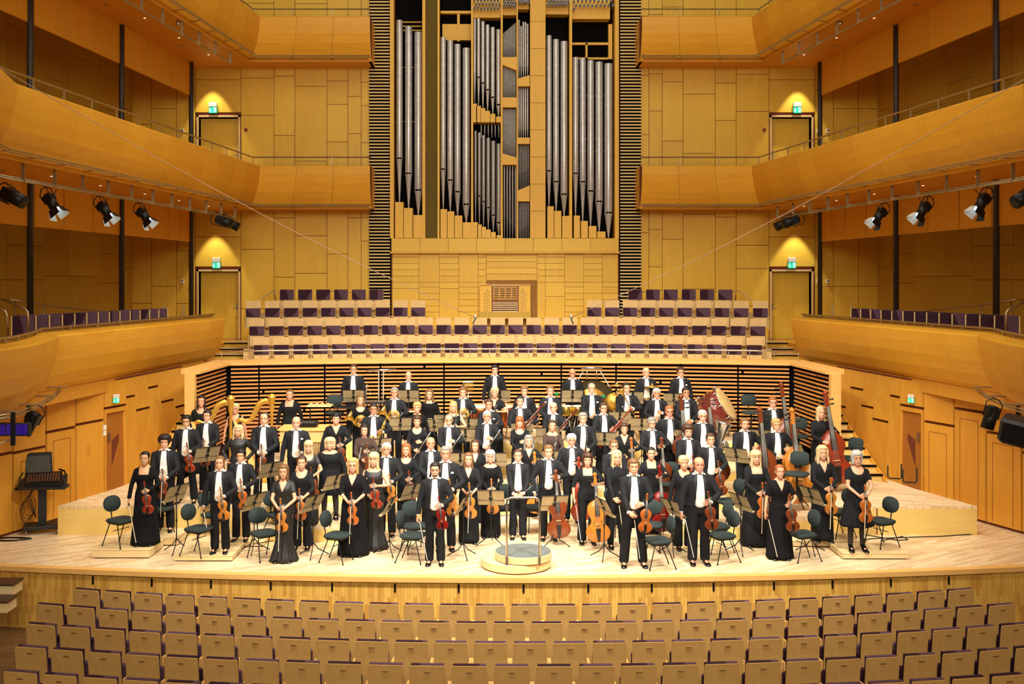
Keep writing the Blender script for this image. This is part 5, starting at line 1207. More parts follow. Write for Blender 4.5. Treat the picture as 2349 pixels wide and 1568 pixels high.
# ---------------------------------------------------------------- people
TOR = {'m': [(.84,.155,-.10,.11),(.93,.17,-.11,.125),(1.02,.162,-.115,.11),(1.10,.156,-.118,.105),(1.22,.168,-.125,.11),(1.32,.184,-.127,.115),(1.39,.186,-.108,.11),(1.44,.15,-.078,.09),(1.475,.09,-.055,.07),(1.51,.058,-.042,.058)],
       'f': [(.80,.165,-.10,.12),(.88,.175,-.10,.125),(.97,.148,-.095,.10),(1.03,.128,-.09,.088),(1.12,.138,-.108,.09),(1.20,.152,-.138,.092),(1.26,.158,-.134,.092),(1.32,.162,-.10,.09),(1.365,.138,-.072,.08),(1.40,.082,-.05,.065),(1.435,.05,-.038,.052)]}
BH = {'m': 1.75, 'f': 1.66}
def trow(sex, z, infl=0):
    t = TOR[sex]
    if z <= t[0][0]: r = t[0][1:]
    elif z >= t[-1][0]: r = t[-1][1:]
    else:
        for a, b in zip(t, t[1:]):
            if a[0] <= z <= b[0]:
                u = (z-a[0])/(b[0]-a[0]); r = tuple(a[i]*(1-u)+b[i]*u for i in (1,2,3)); break
    return r[0]+infl, r[1]-infl, r[2]+infl
def sring(hw, yf, yb, z, n=24, e=2.3, cx=0):
    yc, b = (yf+yb)/2, (yb-yf)/2; out = []
    for k in range(n):
        a = 2*PI*k/n; c, s_ = math.cos(a), math.sin(a)
        out.append((cx+hw*math.copysign(abs(c)**(2/e), c), yc+b*math.copysign(abs(s_)**(2/e), s_), z))
    return out
def yfront(sex, x, z, infl=0):
    hw, yf, yb = trow(sex, z, infl); yc, b = (yf+yb)/2, (yb-yf)/2
    return yc - b*max(0, 1-(min(abs(x)/hw, .999))**2.3)**(1/2.3)
def torso(mb, sex, z0, z1, infl, n=12, extra=()):
    zs = [z0+(z1-z0)*k/n for k in range(n+1)]
    mb.loft([sring(*trow(sex, z, infl), z) for z in zs])
ARM = {'m': dict(S=(.172,.0,1.405), L1=.295, L2=.265, r=(.05,.047,.036,.034,.026)), 'f': dict(S=(.148,.0,1.325), L1=.275, L2=.245, r=(.041,.039,.031,.029,.022))}
def ik(S_, W, L1, L2, pole):
    S_, W = V(S_), V(W); d = W-S_; D = min(d.length, (L1+L2)*.995); d.normalize(); W = S_+d*D
    a = (L1*L1-L2*L2+D*D)/(2*D); h = math.sqrt(max(0, L1*L1-a*a))
    p = V(pole); p = (p-d*p.dot(d)).normalized()
    return S_+d*a+p*h, W
POSE = {  # wrist targets (person's own left = +x), as for a 1.75 m man
 'A': ((.13,-.285,1.07),(-.285,-.06,.86)), 'B': ((.085,-.29,1.03),(-.045,-.30,1.02)), 'C': ((.285,-.02,.85),(-.285,-.02,.85)),
 'D': ((.10,-.29,1.20),(-.10,-.28,1.08)), 'E': ((.17,-.27,1.2),(-.27,-.14,.9)), 'F': ((.11,-.29,1.2),(-.04,-.29,1.02)),
 'G': ((.2,-.28,1.18),(-.06,-.30,1.05)), 'K': ((.10,-.25,.93),(-.09,-.26,.91)), 'H': ((.2,-.16,1.0),(-.2,-.16,1.0)), 'A2': ((.10,-.30,1.07),(-.10,-.31,.88))}
def arms(sex, pose):
    A_ = ARM[sex]; k = BH[sex]/1.75; out = []
    for s, w in ((1, POSE[pose][0]), (-1, POSE[pose][1])):
        S_ = (A_['S'][0]*s, A_['S'][1], A_['S'][2]); W = (w[0]*(.95 if sex == 'f' else 1), w[1], w[2]*k)
        out.append((s, V(S_)) + ik(S_, W, A_['L1'], A_['L2'], (s*.9, .35, -.5)))
    return out
def armtube(mb, sex, a, infl=0, upto=1.0, r=None):
    s, S_, E_, W = a; r = r or ARM[sex]['r']
    P = [V((S_.x-s*.055, S_.y, S_.z+.01)), S_, S_.lerp(E_,.5), E_, E_.lerp(W,.35), W]
    R = [r[0], r[0]*1.05, r[1], r[2], r[3]*1.02, r[4]]
    if upto < 1:
        tot = upto*2
        if tot <= 1: P = P[:2]+[S_.lerp(E_, tot)]; R = R[:2]+[r[1]]
        else: P = P[:4]+[E_.lerp(W, tot-1)]; R = R[:4]+[r[3]]
    mb.tube(P, [q+infl for q in R], 12)
def hand(mb, sex, a, curl=.9, inward=True):
    s, S_, E_, W = a; k = .94 if sex == 'm' else .84
    d = (W-E_).normalized(); front = abs(W.y) > .2
    palm = V((-s,0,-.2)) if not front else V((-s*.4,.8,-.2))      # direction the palm faces
    if front: d = (d*.45+V((-s*.8,-.35,.1))*.55).normalized(); 
    palm = (palm-d*palm.dot(d)).normalized(); side = d.cross(palm).normalized()
    if side.z < 0 and front: side = -side
    if not front and side.y > 0: side = -side                    # thumb side
    def p(u, v, w_): return tuple(W + d*u*k + side*v*k + palm*w_*k)
    R = []
    for u, hw, th in ((-.02,.022,.02),(.0,.026,.018),(.03,.036,.016),(.06,.042,.014),(.085,.041,.012),(.092,.036,.008)):
        R.append([p(u, hw*math.cos(2*PI*i/10), th*math.sin(2*PI*i/10)) for i in range(10)])
    mb.loft(R, smooth=True)
    for q, (v, L) in enumerate(((.031,.068),(.0105,.076),(-.0105,.07),(-.030,.054))):
        a0 = .25*curl + .08*q; P = [p(.078, v, 0)]; u, w_ = .088, 0; ang = a0
        for seg in (.42,.32,.26):
            u += L*seg*math.cos(ang); w_ += L*seg*math.sin(ang); P.append(p(u, v*1.02, w_)); ang += .55*curl
        mb.tube(P, [.0098*k,.0094*k,.0086*k,.0068*k], 7)
    P = [p(.015,.026,.004), p(.04,.05,.012), p(.062,.058,.022), p(.08,.052,.034)]
    mb.tube(P, [.013*k,.0115*k,.010*k,.0075*k], 7)
def legs(mb, sex, infl=0, flare=0, top=None, stance=.0):
    k = BH[sex]/1.75
    for s in (-1,1):
        r = (.088,.074,.056,.052,.038) if sex == 'm' else (.09,.07,.05,.047,.034)
        mb.tube([(s*.078,.005,.90*k),(s*(.085+stance*.2),.0,.72*k),(s*(.09+stance*.5),-.012,.50*k),(s*(.095+stance*.7),.008,.33*k),(s*(.1+stance),.015,.07*k)], [r[0]+infl,r[1]+infl,r[2]+infl,r[3]+infl+flare*.5,r[4]+infl+flare], 14)
# head
HZ = [(-.120,.018,-.070,-.022),(-.108,.037,-.086,.02),(-.088,.051,-.091,.045),(-.060,.061,-.091,.064),(-.030,.069,-.089,.08),(.0,.0735,-.087,.094),(.03,.077,-.091,.101),(.06,.076,-.086,.102),(.085,.067,-.071,.09),(.105,.049,-.047,.066),(.118,.025,-.018,.035)]
def hrow(z, infl=0):
    if z <= HZ[0][0]: r = HZ[0][1:]
    elif z >= HZ[-1][0]: r = HZ[-1][1:]
    else:
        for a, b in zip(HZ, HZ[1:]):
            if a[0] <= z <= b[0]:
                u = (z-a[0])/(b[0]-a[0]); r = tuple(a[i]*(1-u)+b[i]*u for i in (1,2,3)); break
    return r[0]+infl, r[1]-infl, r[2]+infl
def hpt(th, z, infl=0):                                         # th = 0 is the face direction, + toward +x
    hw, yf, yb = hrow(z, infl); yc, b = (yf+yb)/2, (yb-yf)/2; e = 2.15
    x, y = math.sin(th), -math.cos(th)
    return hw*math.copysign(abs(x)**(2/e), x), yc+b*math.copysign(abs(y)**(2/e), y)
def face_y(x, z): 
    hw, yf, yb = hrow(z); yc, b = (yf+yb)/2, (yb-yf)/2
    return yc-b*max(0,1-(abs(x)/hw)**2.15)**(1/2.15)
def head(mb, HO, hs, lip=1, tooth=2):
    n = 40; rings = []
    zs = [-.120,-.114,-.105,-.095,-.085,-.075,-.066,-.058,-.05,-.042,-.034,-.026,-.018,-.01,0,.01,.02,.03,.045,.06,.075,.09,.1,.108,.114,.118]
    for z in zs:
        r = []
        for k in range(n):
            th = 2*PI*k/n + .0; x, y = hpt(th, z)
            if y < 0:
                nz = max(0, min(1, (.02-z)/.052)) if z > -.036 else max(0, 1-(-.036-z)/.010)
                y -= (.026*nz)*math.exp(-(x/.0125)**2)           # nose
                y += .010*math.exp(-((abs(x)-.031)/.015)**2-((z-.001)/.013)**2)   # eye sockets
                y -= .004*math.exp(-((abs(x)-.03)/.022)**2-((z-.022)/.009)**2)    # brow
                y -= .005*math.exp(-((abs(x)-.038)/.018)**2-((z+.035)/.016)**2)   # cheeks
                y -= .004*math.exp(-(x/.02)**2-((z+.062)/.008)**2)
                y -= .006*math.exp(-(x/.02)**2-((z+.104)/.012)**2)                # chin
            r.append((x*hs+HO[0], y*hs+HO[1], z*hs+HO[2]))
        rings.append(r)
    mb.loft(rings, smooth=True)
    for s in (-1,1):
        mb.ell((HO[0]+s*.0775*hs, HO[1]+.012*hs, HO[2]-.008*hs), (.011*hs,.02*hs,.032*hs), 10, 8)
    # smiling mouth: lips and a row of teeth
    P = []
    def fp(x, z, o): return (HO[0]+x*hs, HO[1]+(face_y(x,z)-o)*hs, HO[2]+z*hs)
    xs_ = [-.028+.056*i/8 for i in range(9)]
    up = [fp(x, -.056-.004*math.cos(x/.028*PI/2)+.006*(x/.028)**2, .006) for x in xs_]; lo = [fp(x, -.0665+.013*(x/.028)**2-.004, .007) for x in xs_]
    mb.tube(up, .0026*hs, 6, mat=lip); mb.tube(lo, .0032*hs, 6, mat=lip)
    tt = [fp(x*.86, -.0625+.009*(x/.028)**2, .0058) for x in xs_]; mb.tube(tt, .0044*hs, 6, mat=tooth)
BC = {}
def remesh(mb, vox, smooth=3):
    o = link('tmp', mb.mesh('tmp', M_BLK)); m = o.modifiers.new('r', 'REMESH'); m.mode = 'VOXEL'; m.voxel_size = vox; m.use_smooth_shade = True
    bpy.context.view_layer.update(); dg = bpy.context.evaluated_depsgraph_get(); me = bpy.data.meshes.new_from_object(o.evaluated_get(dg))
    bpy.data.objects.remove(o)
    bm = bmesh.new(); bm.from_mesh(me); bpy.data.meshes.remove(me)
    for _ in range(smooth): bmesh.ops.smooth_vert(bm, verts=bm.verts, factor=.5, use_axis_x=True, use_axis_y=True, use_axis_z=True)
    return bm
def bm2mb(bm, mb=None, mat=0):
    mb = mb or MB(); bm.verts.ensure_lookup_table(); bm.verts.index_update()
    mb.add([tuple(v.co) for v in bm.verts], [tuple(v.index for v in f.verts) for f in bm.faces], mat, None, True); return mb
def cutdel(bm, planes, pred):
    for co_, no in planes:
        bmesh.ops.bisect_plane(bm, geom=bm.verts[:]+bm.edges[:]+bm.faces[:], plane_co=co_, plane_no=no, dist=1e-5)
    bmesh.ops.delete(bm, geom=[f for f in bm.faces if pred(f.calc_center_median())], context='FACES')
SKIN = {'fair': (222,162,124), 'pink': (214,142,108), 'tan': (186,128,90), 'asian': (210,158,114)}
def skinmat(k):
    m = mat('skin_'+k, SKIN[k], .5, spec=.35); m.node_tree.nodes['Principled BSDF'].inputs['Subsurface Weight'].default_value = .0; return m
M_LIP = mat('lips', (190,100,84), .5); M_TOOTH = mat('teeth', (244,236,220), .4)
M_WOOL = mat('black_wool', (27,28,30), .8, spec=.25); M_TROU = mat('black_trousers', (26,25,27), .85, spec=.2); M_SATIN = mat('lapel_satin', (36,36,40), .65, spec=.35)
M_SHIRT = mat('white_shirt', (240,236,226), .7); M_SHOE = mat('patent_shoe', (12,12,12), .12, spec=.7); M_VELVET = mat('black_velvet', (18,17,19), .9, spec=.2); M_JERSEY = mat('black_jersey', (26,27,29), .85, spec=.2); M_SAT2 = mat('black_satin', (36,35,34), .5, spec=.4); M_SHEER = mat('sheer_black', (70,54,46), .8, spec=.2); M_TIGHTS = mat('dark_tights', (46,36,32), .8)
def body_mesh(sex, pose, skin, bare):
    key = ('b', sex, pose, skin, bare)
    if key in BC: return BC[key]
    mb = MB(); torso(mb, sex, TOR[sex][0][0], TOR[sex][-1][0], 0, 14); ar = arms(sex, pose)
    for a in ar: armtube(mb, sex, a)
    legs(mb, sex, stance=bare)
    for s in (-1,1):
        k = BH[sex]/1.75; mb.tube([(s*(.1+bare),.02,.06*k),(s*(.105+bare),-.04,.045*k),(s*(.11+bare),-.12,.035)], [.035,.035,.028], 10)
    zt = TOR[sex][-1][0]; hs = 1.04 if sex == 'm' else 1.0; HO = (0,-.015,BH[sex]-.121*hs)
    mb.tube([(0,.012,zt-.06),(0,.008,zt),(0,.012,HO[2]-.07)], [.058 if sex == 'm' else .048]*2+[.056 if sex == 'm' else .046], 16)
    bm = remesh(mb, .0135, 2); out = bm2mb(bm); bm.free()
    for a in ar: hand(out, sex, a)
    head(out, HO, hs); BC[key] = out.mesh('body', [skinmat(skin), M_LIP, M_TOOTH]); return BC[key]
M_EYEW = mat('eye_white', (240,236,228), .3); M_IRIS = mat('iris', (50,44,40), .2)
def headframe(sex): hs = 1.04 if sex == 'm' else 1.0; return (0,-.015,BH[sex]-.121*hs), hs
def eye_mesh(sex):
    k = ('e', sex)
    if k in BC: return BC[k]
    HO, hs = headframe(sex); mb = MB()
    for s in (-1,1):
        y = face_y(.031,0)+.012
        mb.ell((HO[0]+s*.031*hs,HO[1]+y*hs-.007*hs,HO[2]+.001*hs),(.0115*hs,.009*hs,.0042*hs),12,8); mb.ell((HO[0]+s*.031*hs,HO[1]+(y-.0155)*hs,HO[2]+.001*hs),(.0052*hs,.003*hs,.0042*hs),10,6,mat=1)
    BC[k] = mb.mesh('eyes', [M_EYEW, M_IRIS]); return BC[k]
def brow_mesh(sex, m):
    k = ('br', sex, m.name)
    if k in BC: return BC[k]
    HO, hs = headframe(sex); mb = MB()
    for s in (-1,1): mb.tube([(HO[0]+s*x*hs, HO[1]+(face_y(x,z)-.005)*hs, HO[2]+z*hs) for x, z in ((.014,.018),(.03,.023),(.046,.017))], [.0022*hs,.0032*hs,.0018*hs], 6)
    BC[k] = mb.mesh('brows', m); return BC[k]
def glasses_mesh(sex):
    k = ('gl', sex)
    if k in BC: return BC[k]
    HO, hs = headframe(sex); mb = MB()
    for s in (-1,1):
        mb.tube([(HO[0]+s*.031*hs+.019*math.cos(a), HO[1]+(face_y(.031,0)-.008)*hs, HO[2]+.013*math.sin(a)) for a in [2*PI*i/16 for i in range(16)]], .0016, 5, closed=True)
        mb.tube([(HO[0]+s*.05*hs,HO[1]+(face_y(.031,0)-.006)*hs,HO[2]+.004),(HO[0]+s*.08*hs,HO[1]+.01,HO[2]+.004)], .0014, 5)
    mb.tube([(HO[0]-.012,HO[1]+(face_y(.02,0)-.014)*hs,HO[2]+.003),(HO[0]+.012,HO[1]+(face_y(.02,0)-.014)*hs,HO[2]+.003)], .0016, 5)
    BC[k] = mb.mesh('glasses', mat('spectacle_frame', (60,50,46), .3, .5)); return BC[k]
HAIRC = {'black': (22,18,18), 'dark': (44,30,24), 'brown': (84,54,34), 'lbrown': (134,94,56), 'blond': (214,172,104), 'lblond': (236,208,150), 'ginger': (176,100,52), 'grey': (150,144,134), 'lgrey': (206,202,192), 'white': (236,232,222)}
def hairmat(c): return wood('hair_'+c, HAIRC[c], tuple(int(x*.72) for x in HAIRC[c]), (60,60,8), .5, .0, spec=.35)
def hair_mesh(sex, style, col):
    k = ('h', sex, style, col)
    if k in BC: return BC[k]
    HO, hs = headframe(sex); mb = MB(); rnd = random.Random(len(style)*7+len(col)); n = 40
    def cap(zh, thick, top=.124, lump=0, zmax=None):
        rings = []; m_ = 11
        for q in range(m_+1):
            u = q/m_; r = []
            for i in range(n):
                th = 2*PI*i/n; a = abs(((th+PI) % (2*PI))-PI)
                z0 = zh(a); z = z0+((zmax if zmax is not None else .1175)-z0)*math.sin(u*PI/2)
                t = .003+(thick(a)-.003)*min(1, u*3.5) + lump*rnd.uniform(-1,1)*min(1,u*4)
                x, y = hpt(th, z, t); zz = z + (t*.75 if z > .06 else 0)*((z-.06)/.06 if z > .06 else 0)
                r.append((HO[0]+x*hs, HO[1]+y*hs, HO[2]+zz*hs))
            rings.append(r)
        inner = [[(HO[0]+hpt(2*PI*i/n, zh(abs(((2*PI*i/n+PI) % (2*PI))-PI)), -.004)[0]*hs, HO[1]+hpt(2*PI*i/n, zh(abs(((2*PI*i/n+PI) % (2*PI))-PI)), -.004)[1]*hs, HO[2]+zh(abs(((2*PI*i/n+PI) % (2*PI))-PI))*hs) for i in range(n)]]
        mb.loft(inner+rings, smooth=True)
    def line(front, side, backz):
        def f(a):
            if a < .75: return front
            if a < 1.15: return front+(side-front)*(a-.75)/.4
            if a < 1.75: return side
            return side+(backz-side)*min(1,(a-1.75)/.5)
        return f
    def curtain(zend, r0, r1, gap, wave=0, thick=.028):
        rings = []; steps = 12
        for q in range(steps+1):
            u = q/steps; z = .07+(zend-.07)*u; R = r0+(r1-r0)*min(1,u*1.5); outer, inner = [], []
            for i in range(21):
                th = gap+(2*PI-2*gap)*i/20; w_ = wave*math.sin(u*9+i*1.3)
                hw, yf, yb = hrow(max(z,-.05) if z < -.0 else z); hwz = max(hw, .06)
                x = math.sin(th)*(hwz+R+w_); y = .012-math.cos(th)*(.082+R+w_)
                if z < -.14: y = max(y, -.10) if abs(x) < .03 else y
                tk = thick*(1 if q not in (0,steps) else .5)
                outer.append((HO[0]+x*hs, HO[1]+y*hs, HO[2]+z*hs)); inner.append((HO[0]+x*hs*(1-tk/.11), HO[1]+(.012+(y-.012)*(1-tk/.11))*hs, HO[2]+z*hs))
            rings.append(outer+inner[::-1])
        mb.loft(rings, smooth=True)
    if style == 'short': cap(line(.072,-.012,-.075), lambda a: .010 if a > 1.2 else .015, lump=.003)
    elif style == 'messy': cap(line(.066,-.02,-.08), lambda a: .018, lump=.005)
    elif style == 'curly': cap(line(.055,-.035,-.1), lambda a: .036, lump=.009)
    elif style == 'recede': cap(lambda a: .098 if a < .8 else (.098-.11*(a-.8)/.45 if a < 1.25 else (-.012 if a < 1.7 else -.07)), lambda a: .009, lump=.001)
    elif style == 'bald':
        def z0(a): return -.01 if 1.2 < a < 1.75 else (-.065 if a >= 1.75 else .03)
        rings = []
        for q, (u, t) in enumerate(((0,-.002),(.0,.003),(.3,.008),(.7,.008),(1,.003),(1,-.002))):
            r = []
            for i in range(29):
                th = 1.22+(2*PI-2.44)*i/28; a = min(th, 2*PI-th); b = z0(a); z = b+(.052-b)*u; x, y = hpt(th, z, t); r.append((HO[0]+x*hs,HO[1]+y*hs,HO[2]+z*hs))
            rings.append(r)
        mb.loft(rings, closed=False, smooth=True)
    elif style == 'pony':
        cap(line(.078,-.0,-.07), lambda a: .009); mb.ell((0,HO[1]+.125*hs,HO[2]+.02*hs),(.03,.03,.03),10,8); mb.tube([(0,HO[1]+.13*hs,HO[2]+.02*hs),(.01,HO[1]+.15*hs,HO[2]-.08*hs),(.02,HO[1]+.13*hs,HO[2]-.2*hs)], [.024,.026,.01], 10)
    elif style == 'bun': cap(line(.074,-.0,-.07), lambda a: .012, lump=.001); mb.ell((0,HO[1]+.125*hs,HO[2]+.03*hs),(.04,.036,.04),12,8)
    elif style == 'crop': cap(line(.058,-.025,-.09), lambda a: .02, lump=.004)
    elif style == 'bob': cap(line(.05,-.03,-.06), lambda a: .02, lump=.0015); curtain(-.1,.018,.026,.88)
    elif style == 'bobcurl': cap(line(.052,-.03,-.06), lambda a: .026, lump=.006); curtain(-.12,.02,.032,.88,.008)
    elif style == 'longc': cap(line(.075,-.03,-.06), lambda a: .022, lump=.005); curtain(-.19,.02,.05,.86,.009)
    elif style == 'long': cap(line(.078,-.02,-.06), lambda a: .014); curtain(-.24,.012,.03,.82,.002)
    elif style == 'fringe': cap(line(.036,-.03,-.06), lambda a: .018); curtain(-.22,.014,.032,.84,.002)
    elif style == 'shoulder': cap(line(.07,-.02,-.06), lambda a: .016); curtain(-.15,.014,.03,.84,.003)
    elif style == 'tied': cap(line(.082,-.01,-.07), lambda a: .008); curtain(-.16,.004,.012,1.9,.002,.02)
    BC[k] = mb.mesh('hair', hairmat(col)); return BC[k]
def beard_mesh(col):
    k = ('bd', col)
    if k in BC: return BC[k]
    HO, hs = headframe('m'); mb = MB(); rings = []
    for z, t in ((-.128,.004),(-.118,.006),(-.1,.007),(-.08,.006),(-.062,.003)):
        r = [];
        for i in range(17):
            th = -1.25+2.5*i/16; x, y = hpt(th, max(z,-.119), t); r.append((HO[0]+x,HO[1]+y,HO[2]+z))
        rings.append(r)
    top = []
    mb.loft(rings[:4], closed=False, smooth=True)
    mb.tube([(HO[0]+x, HO[1]+face_y(x,z)-.006, HO[2]+z) for x, z in ((-.03,-.056),(-.015,-.048),(0,-.046),(.015,-.048),(.03,-.056))], .0045, 6)
    BC[k] = mb.mesh('beard', hairmat(col)); return BC[k]
# clothing
def cached(key, fn):
    if key not in BC: BC[key] = fn()
    return BC[key]
def jacket(pose, fem=False):
    sex = 'f' if fem else 'm'
    def fn():
        mb = MB(); top = 1.475 if not fem else 1.40; z0 = .93 if not fem else .9
        torso(mb, sex, z0, top, .022, 12)
        for a in arms(sex, pose): armtube(mb, sex, a, r=(.069,.062,.054,.05,.041) if not fem else (.05,.046,.04,.036,.032))
        bm = remesh(mb, .0125, 3)
        w0, w1, zt, zb = (.040,.082,1.50,.98) if not fem else (.03,.06,1.40,.95)
        def w(z): return w0+(w1-w0)*(zt-z)/(zt-zb)
        dz, dx = zt-zb, w1-w0
        cutdel(bm, [((w0,0,zt),(dz,0,dx)),((-w0,0,zt),(-dz,0,dx)),((0,0,1.005),(.0,-.35,1) )], lambda c: (c.y < -.02 and abs(c.x) < w(c.z) and c.z > .9) or (c.z-.35*c.y*0 < 1.0+.0*c.x and c.y < .02 and abs(c.x) < .2 and c.z < 1.0-.25*(abs(c.x))) )
        out = bm2mb(bm); bm.free()
        # tails at the back
        out.loft([sring(.15,.02,.135,.98,16), sring(.14,.05,.135,.8,16), sring(.11,.07,.13,.6,16)])
        return out.mesh('jacket', M_WOOL)
    return cached(('j', pose, fem), fn)
def lapels():
    def fn():
        mb = MB()
        for s in (-1,1):
            L = [(.043,.06,1.492),(.047,.078,1.45),(.051,.1,1.40),(.054,.12,1.365),(.056,.108,1.355),(.06,.104,1.3),(.066,.094,1.2),(.073,.085,1.08)]
            rings = []
            for a, b, z in L:
                r = []
                for x in (a, (a+b)/2, b): r.append((s*x, yfront('m', x, z, .028)-.002, z))
                for x in (b, (a+b)/2, a): r.append((s*x, yfront('m', x, z, .024), z))
                rings.append(r)
            mb.loft(rings, smooth=True)
        return mb.mesh('lapels', M_SATIN)
    return cached('lap', fn)
def shirt():
    def fn():
        mb = MB(); zs = [.955,.98,1.05,1.15,1.25,1.35,1.42,1.46,1.49]
        mb.loft([sring(*trow('m', z, .012), z) for z in zs], smooth=True)
        c = MB(); 
        mb.lathe([(.062,1.475),(.067,1.5),(.066,1.53),(.062,1.532)], 24, M=T(0,.005,0), cap=False)
        for s in (-1,1): mb.loft([[(s*.003,-.066,1.505),(s*.03,-.06,1.5),(s*.018,-.063,1.535)],[(s*.003,-.072,1.505),(s*.03,-.064,1.5),(s*.018,-.068,1.535)]])
        return mb.mesh('shirt', M_SHIRT)
    return cached('shirt', fn)
def waistcoat():
    def fn():
        mb = MB(); rings = []
        for z, w_ in ((.945,.03),(.98,.075),(1.06,.088),(1.14,.082),(1.2,.07)):
            rings.append([(x, yfront('m', x, z, .018)-.002, z) for x in (-w_,-w_*.5,0,w_*.5,w_)]+[(x, yfront('m', x, z, .012), z) for x in (w_,w_*.5,0,-w_*.5,-w_)])
        mb.loft(rings, smooth=True)
        for z in (1.02,1.08,1.14): mb.ell((0,yfront('m',0,z,.022),z),(.006,.004,.006),8,5)
        return mb.mesh('waistcoat', mat('white_waistcoat', (228,222,206), .6))
    return cached('wc', fn)
def bowtie(c='w'):
    def fn():
        mb = MB()
        for s in (-1,1): mb.loft([[(s*.006,-.092,1.502),(s*.006,-.092,1.518),(s*.006,-.078,1.518),(s*.006,-.078,1.502)],[(s*.047,-.088,1.486),(s*.047,-.088,1.534),(s*.047,-.074,1.534),(s*.047,-.074,1.486)]])
        mb.ell((0,-.088,1.51),(.010,.008,.012),8,6)
        return mb.mesh('bow_tie', M_SHIRT if c == 'w' else M_SATIN)
    return cached(('bt',c), fn)
def trousers(sex, wide=0, m=None, st=0):
    def fn():
        mb = MB(); torso(mb, sex, TOR[sex][0][0], 1.0 if sex == 'm' else .97, .014, 5); legs(mb, sex, .018, .022+wide, stance=st)
        for s in (-1,1): mb.tube([(s*(.1+st),.012,.1),(s*(.101+st),.0,.045)], [.06+wide,.062+wide], 14)
        bm = remesh(mb, .014, 3); out = bm2mb(bm); bm.free(); return out.mesh('trousers', m or M_TROU)
    return cached(('tr', sex, wide, st, m.name if m else ''), fn)
def shoe(sex, heel=0, st=0):
    def fn():
        out = []
        for s in (-1,1):
            mb = MB(); x = s*(.1+st); R = []
            for y, w_, h, z in ((.075,.026,.05,heel),(.05,.036,.075,heel),(.0,.038,.082,heel*.8),(-.06,.044,.06,heel*.35),(-.11,.048,.046,.0),(-.16,.042,.036,0),(-.19,.022,.024,0)):
                R.append([(x+s*(-y*.12 if y<0 else 0)+w_*math.cos(a), y-.01, max(0.002, z+h*(.5+.5*math.sin(a))) if math.sin(a) > -.99 else z+.002) for a in [2*PI*i/12+PI/12 for i in range(12)]])
            mb.loft(R, smooth=True)
            if heel: mb.tube([(x,.05,.0),(x,.06,heel+.01)], [.007,.018], 8)
            else: mb.bev(x-.032,x+.032,.02,.07,0,.025,.004)
            out.append(mb.mesh('shoe', M_SHOE))
        return out
    return cached(('sh', sex, heel, st), fn)
def cuffs(pose):
    def fn():
        mb = MB()
        for s, S_, E_, W in arms('m', pose):
            d = (W-E_).normalized(); mb.tube([W-d*.02, W+d*.008], [.036,.034], 14)
        return mb.mesh('cuffs', M_SHIRT)
    return cached(('cf', pose), fn)
def top_f(pose, sleeve, neck, m, loose=0):
    """sleeve: fraction of the arm covered (0 none, .3 short, .75 three-quarter, 1 long); neck: square / scoop / vee / high"""
    def fn():
        mb = MB(); torso(mb, 'f', .86, 1.405, .011+loose, 12)
        ar = arms('f', pose)
        if sleeve:
            for a in ar: armtube(mb, 'f', a, infl=.010+loose*.5, upto=sleeve)
        bm = remesh(mb, .0125, 3)
        U = {'square': [(-.092,1.42),(-.085,1.27),(.085,1.27),(.092,1.42)], 'vee': [(-.085,1.42),(0,1.21),(.085,1.42)],
             'scoop': [(-.105,1.42),(-.095,1.34),(-.065,1.30),(-.025,1.282),(.025,1.282),(.065,1.30),(.095,1.34),(.105,1.42)],
             'wide': [(-.14,1.42),(-.125,1.36),(-.07,1.335),(.07,1.335),(.125,1.36),(.14,1.42)], 'high': [(-.06,1.42),(-.05,1.395),(.05,1.395),(.06,1.42)]}[neck]
        hp = []
        for (xa, za), (xb, zb_) in zip(U, U[1:]):
            nx, nz = -(zb_-za), (xb-xa); hp.append(((xa,0,za),(nx,0,nz)))
        zc = 1.392
        pl = hp + [((0,0,zc),(0,0,1))]
        def pr(c):
            if c.z > zc: return True
            return c.y < .01 and all((c.x-p_[0])*n_[0]+(c.z-p_[2])*n_[2] > 0 for p_, n_ in hp)
        cutdel(bm, pl, pr); out = bm2mb(bm); bm.free(); return out.mesh('top', m)
    return cached(('tf', pose, sleeve, neck, m.name, loose), fn)
def skirt(z1, hem, m, pleat=.0, fish=False, fem_top=1.0):
    def fn():
        mb = MB(); rings = []; N_ = 64; K = 14
        for q in range(K+1):
            u = q/K; z = fem_top+(z1-fem_top)*u; hw, yf, yb = trow('f', max(z,.8), .012)
            if z < .86:
                f = (.86-z)/(.86-z1) if z1 < .86 else 0
                if fish: g = 0 if z > .4 else ((.4-z)/.4)**1.3; hw2, d2 = .165-.02*min(1,f*2)+hem*g, .115+hem*g
                else: hw2, d2 = .18+(hem-.18)*f, .12+(hem*.82-.12)*f
                hw, yf, yb = hw2, -d2, d2+.01
            r = sring(hw, yf, yb, z, N_, 2.1)
            am = pleat*u; r2 = []
            for i, (x, y, zz) in enumerate(r):
                w_ = 1+am*math.sin(i*2*PI/N_*16+.7*math.sin(u*3))*.5+am*.6*math.sin(i*2*PI/N_*5+u*2); r2.append((x*w_, y*w_, zz))
            rings.append(r2)
        mb.loft(rings, smooth=True); return mb.mesh('skirt', m)
    return cached(('sk', z1, hem, m.name, pleat, fish), fn)
def tights():
    def fn():
        mb = MB(); legs(mb, 'f', .004); bm = remesh(mb, .0125, 2); out = bm2mb(bm); bm.free(); return out.mesh('tights', M_TIGHTS)
    return cached('tights', fn)
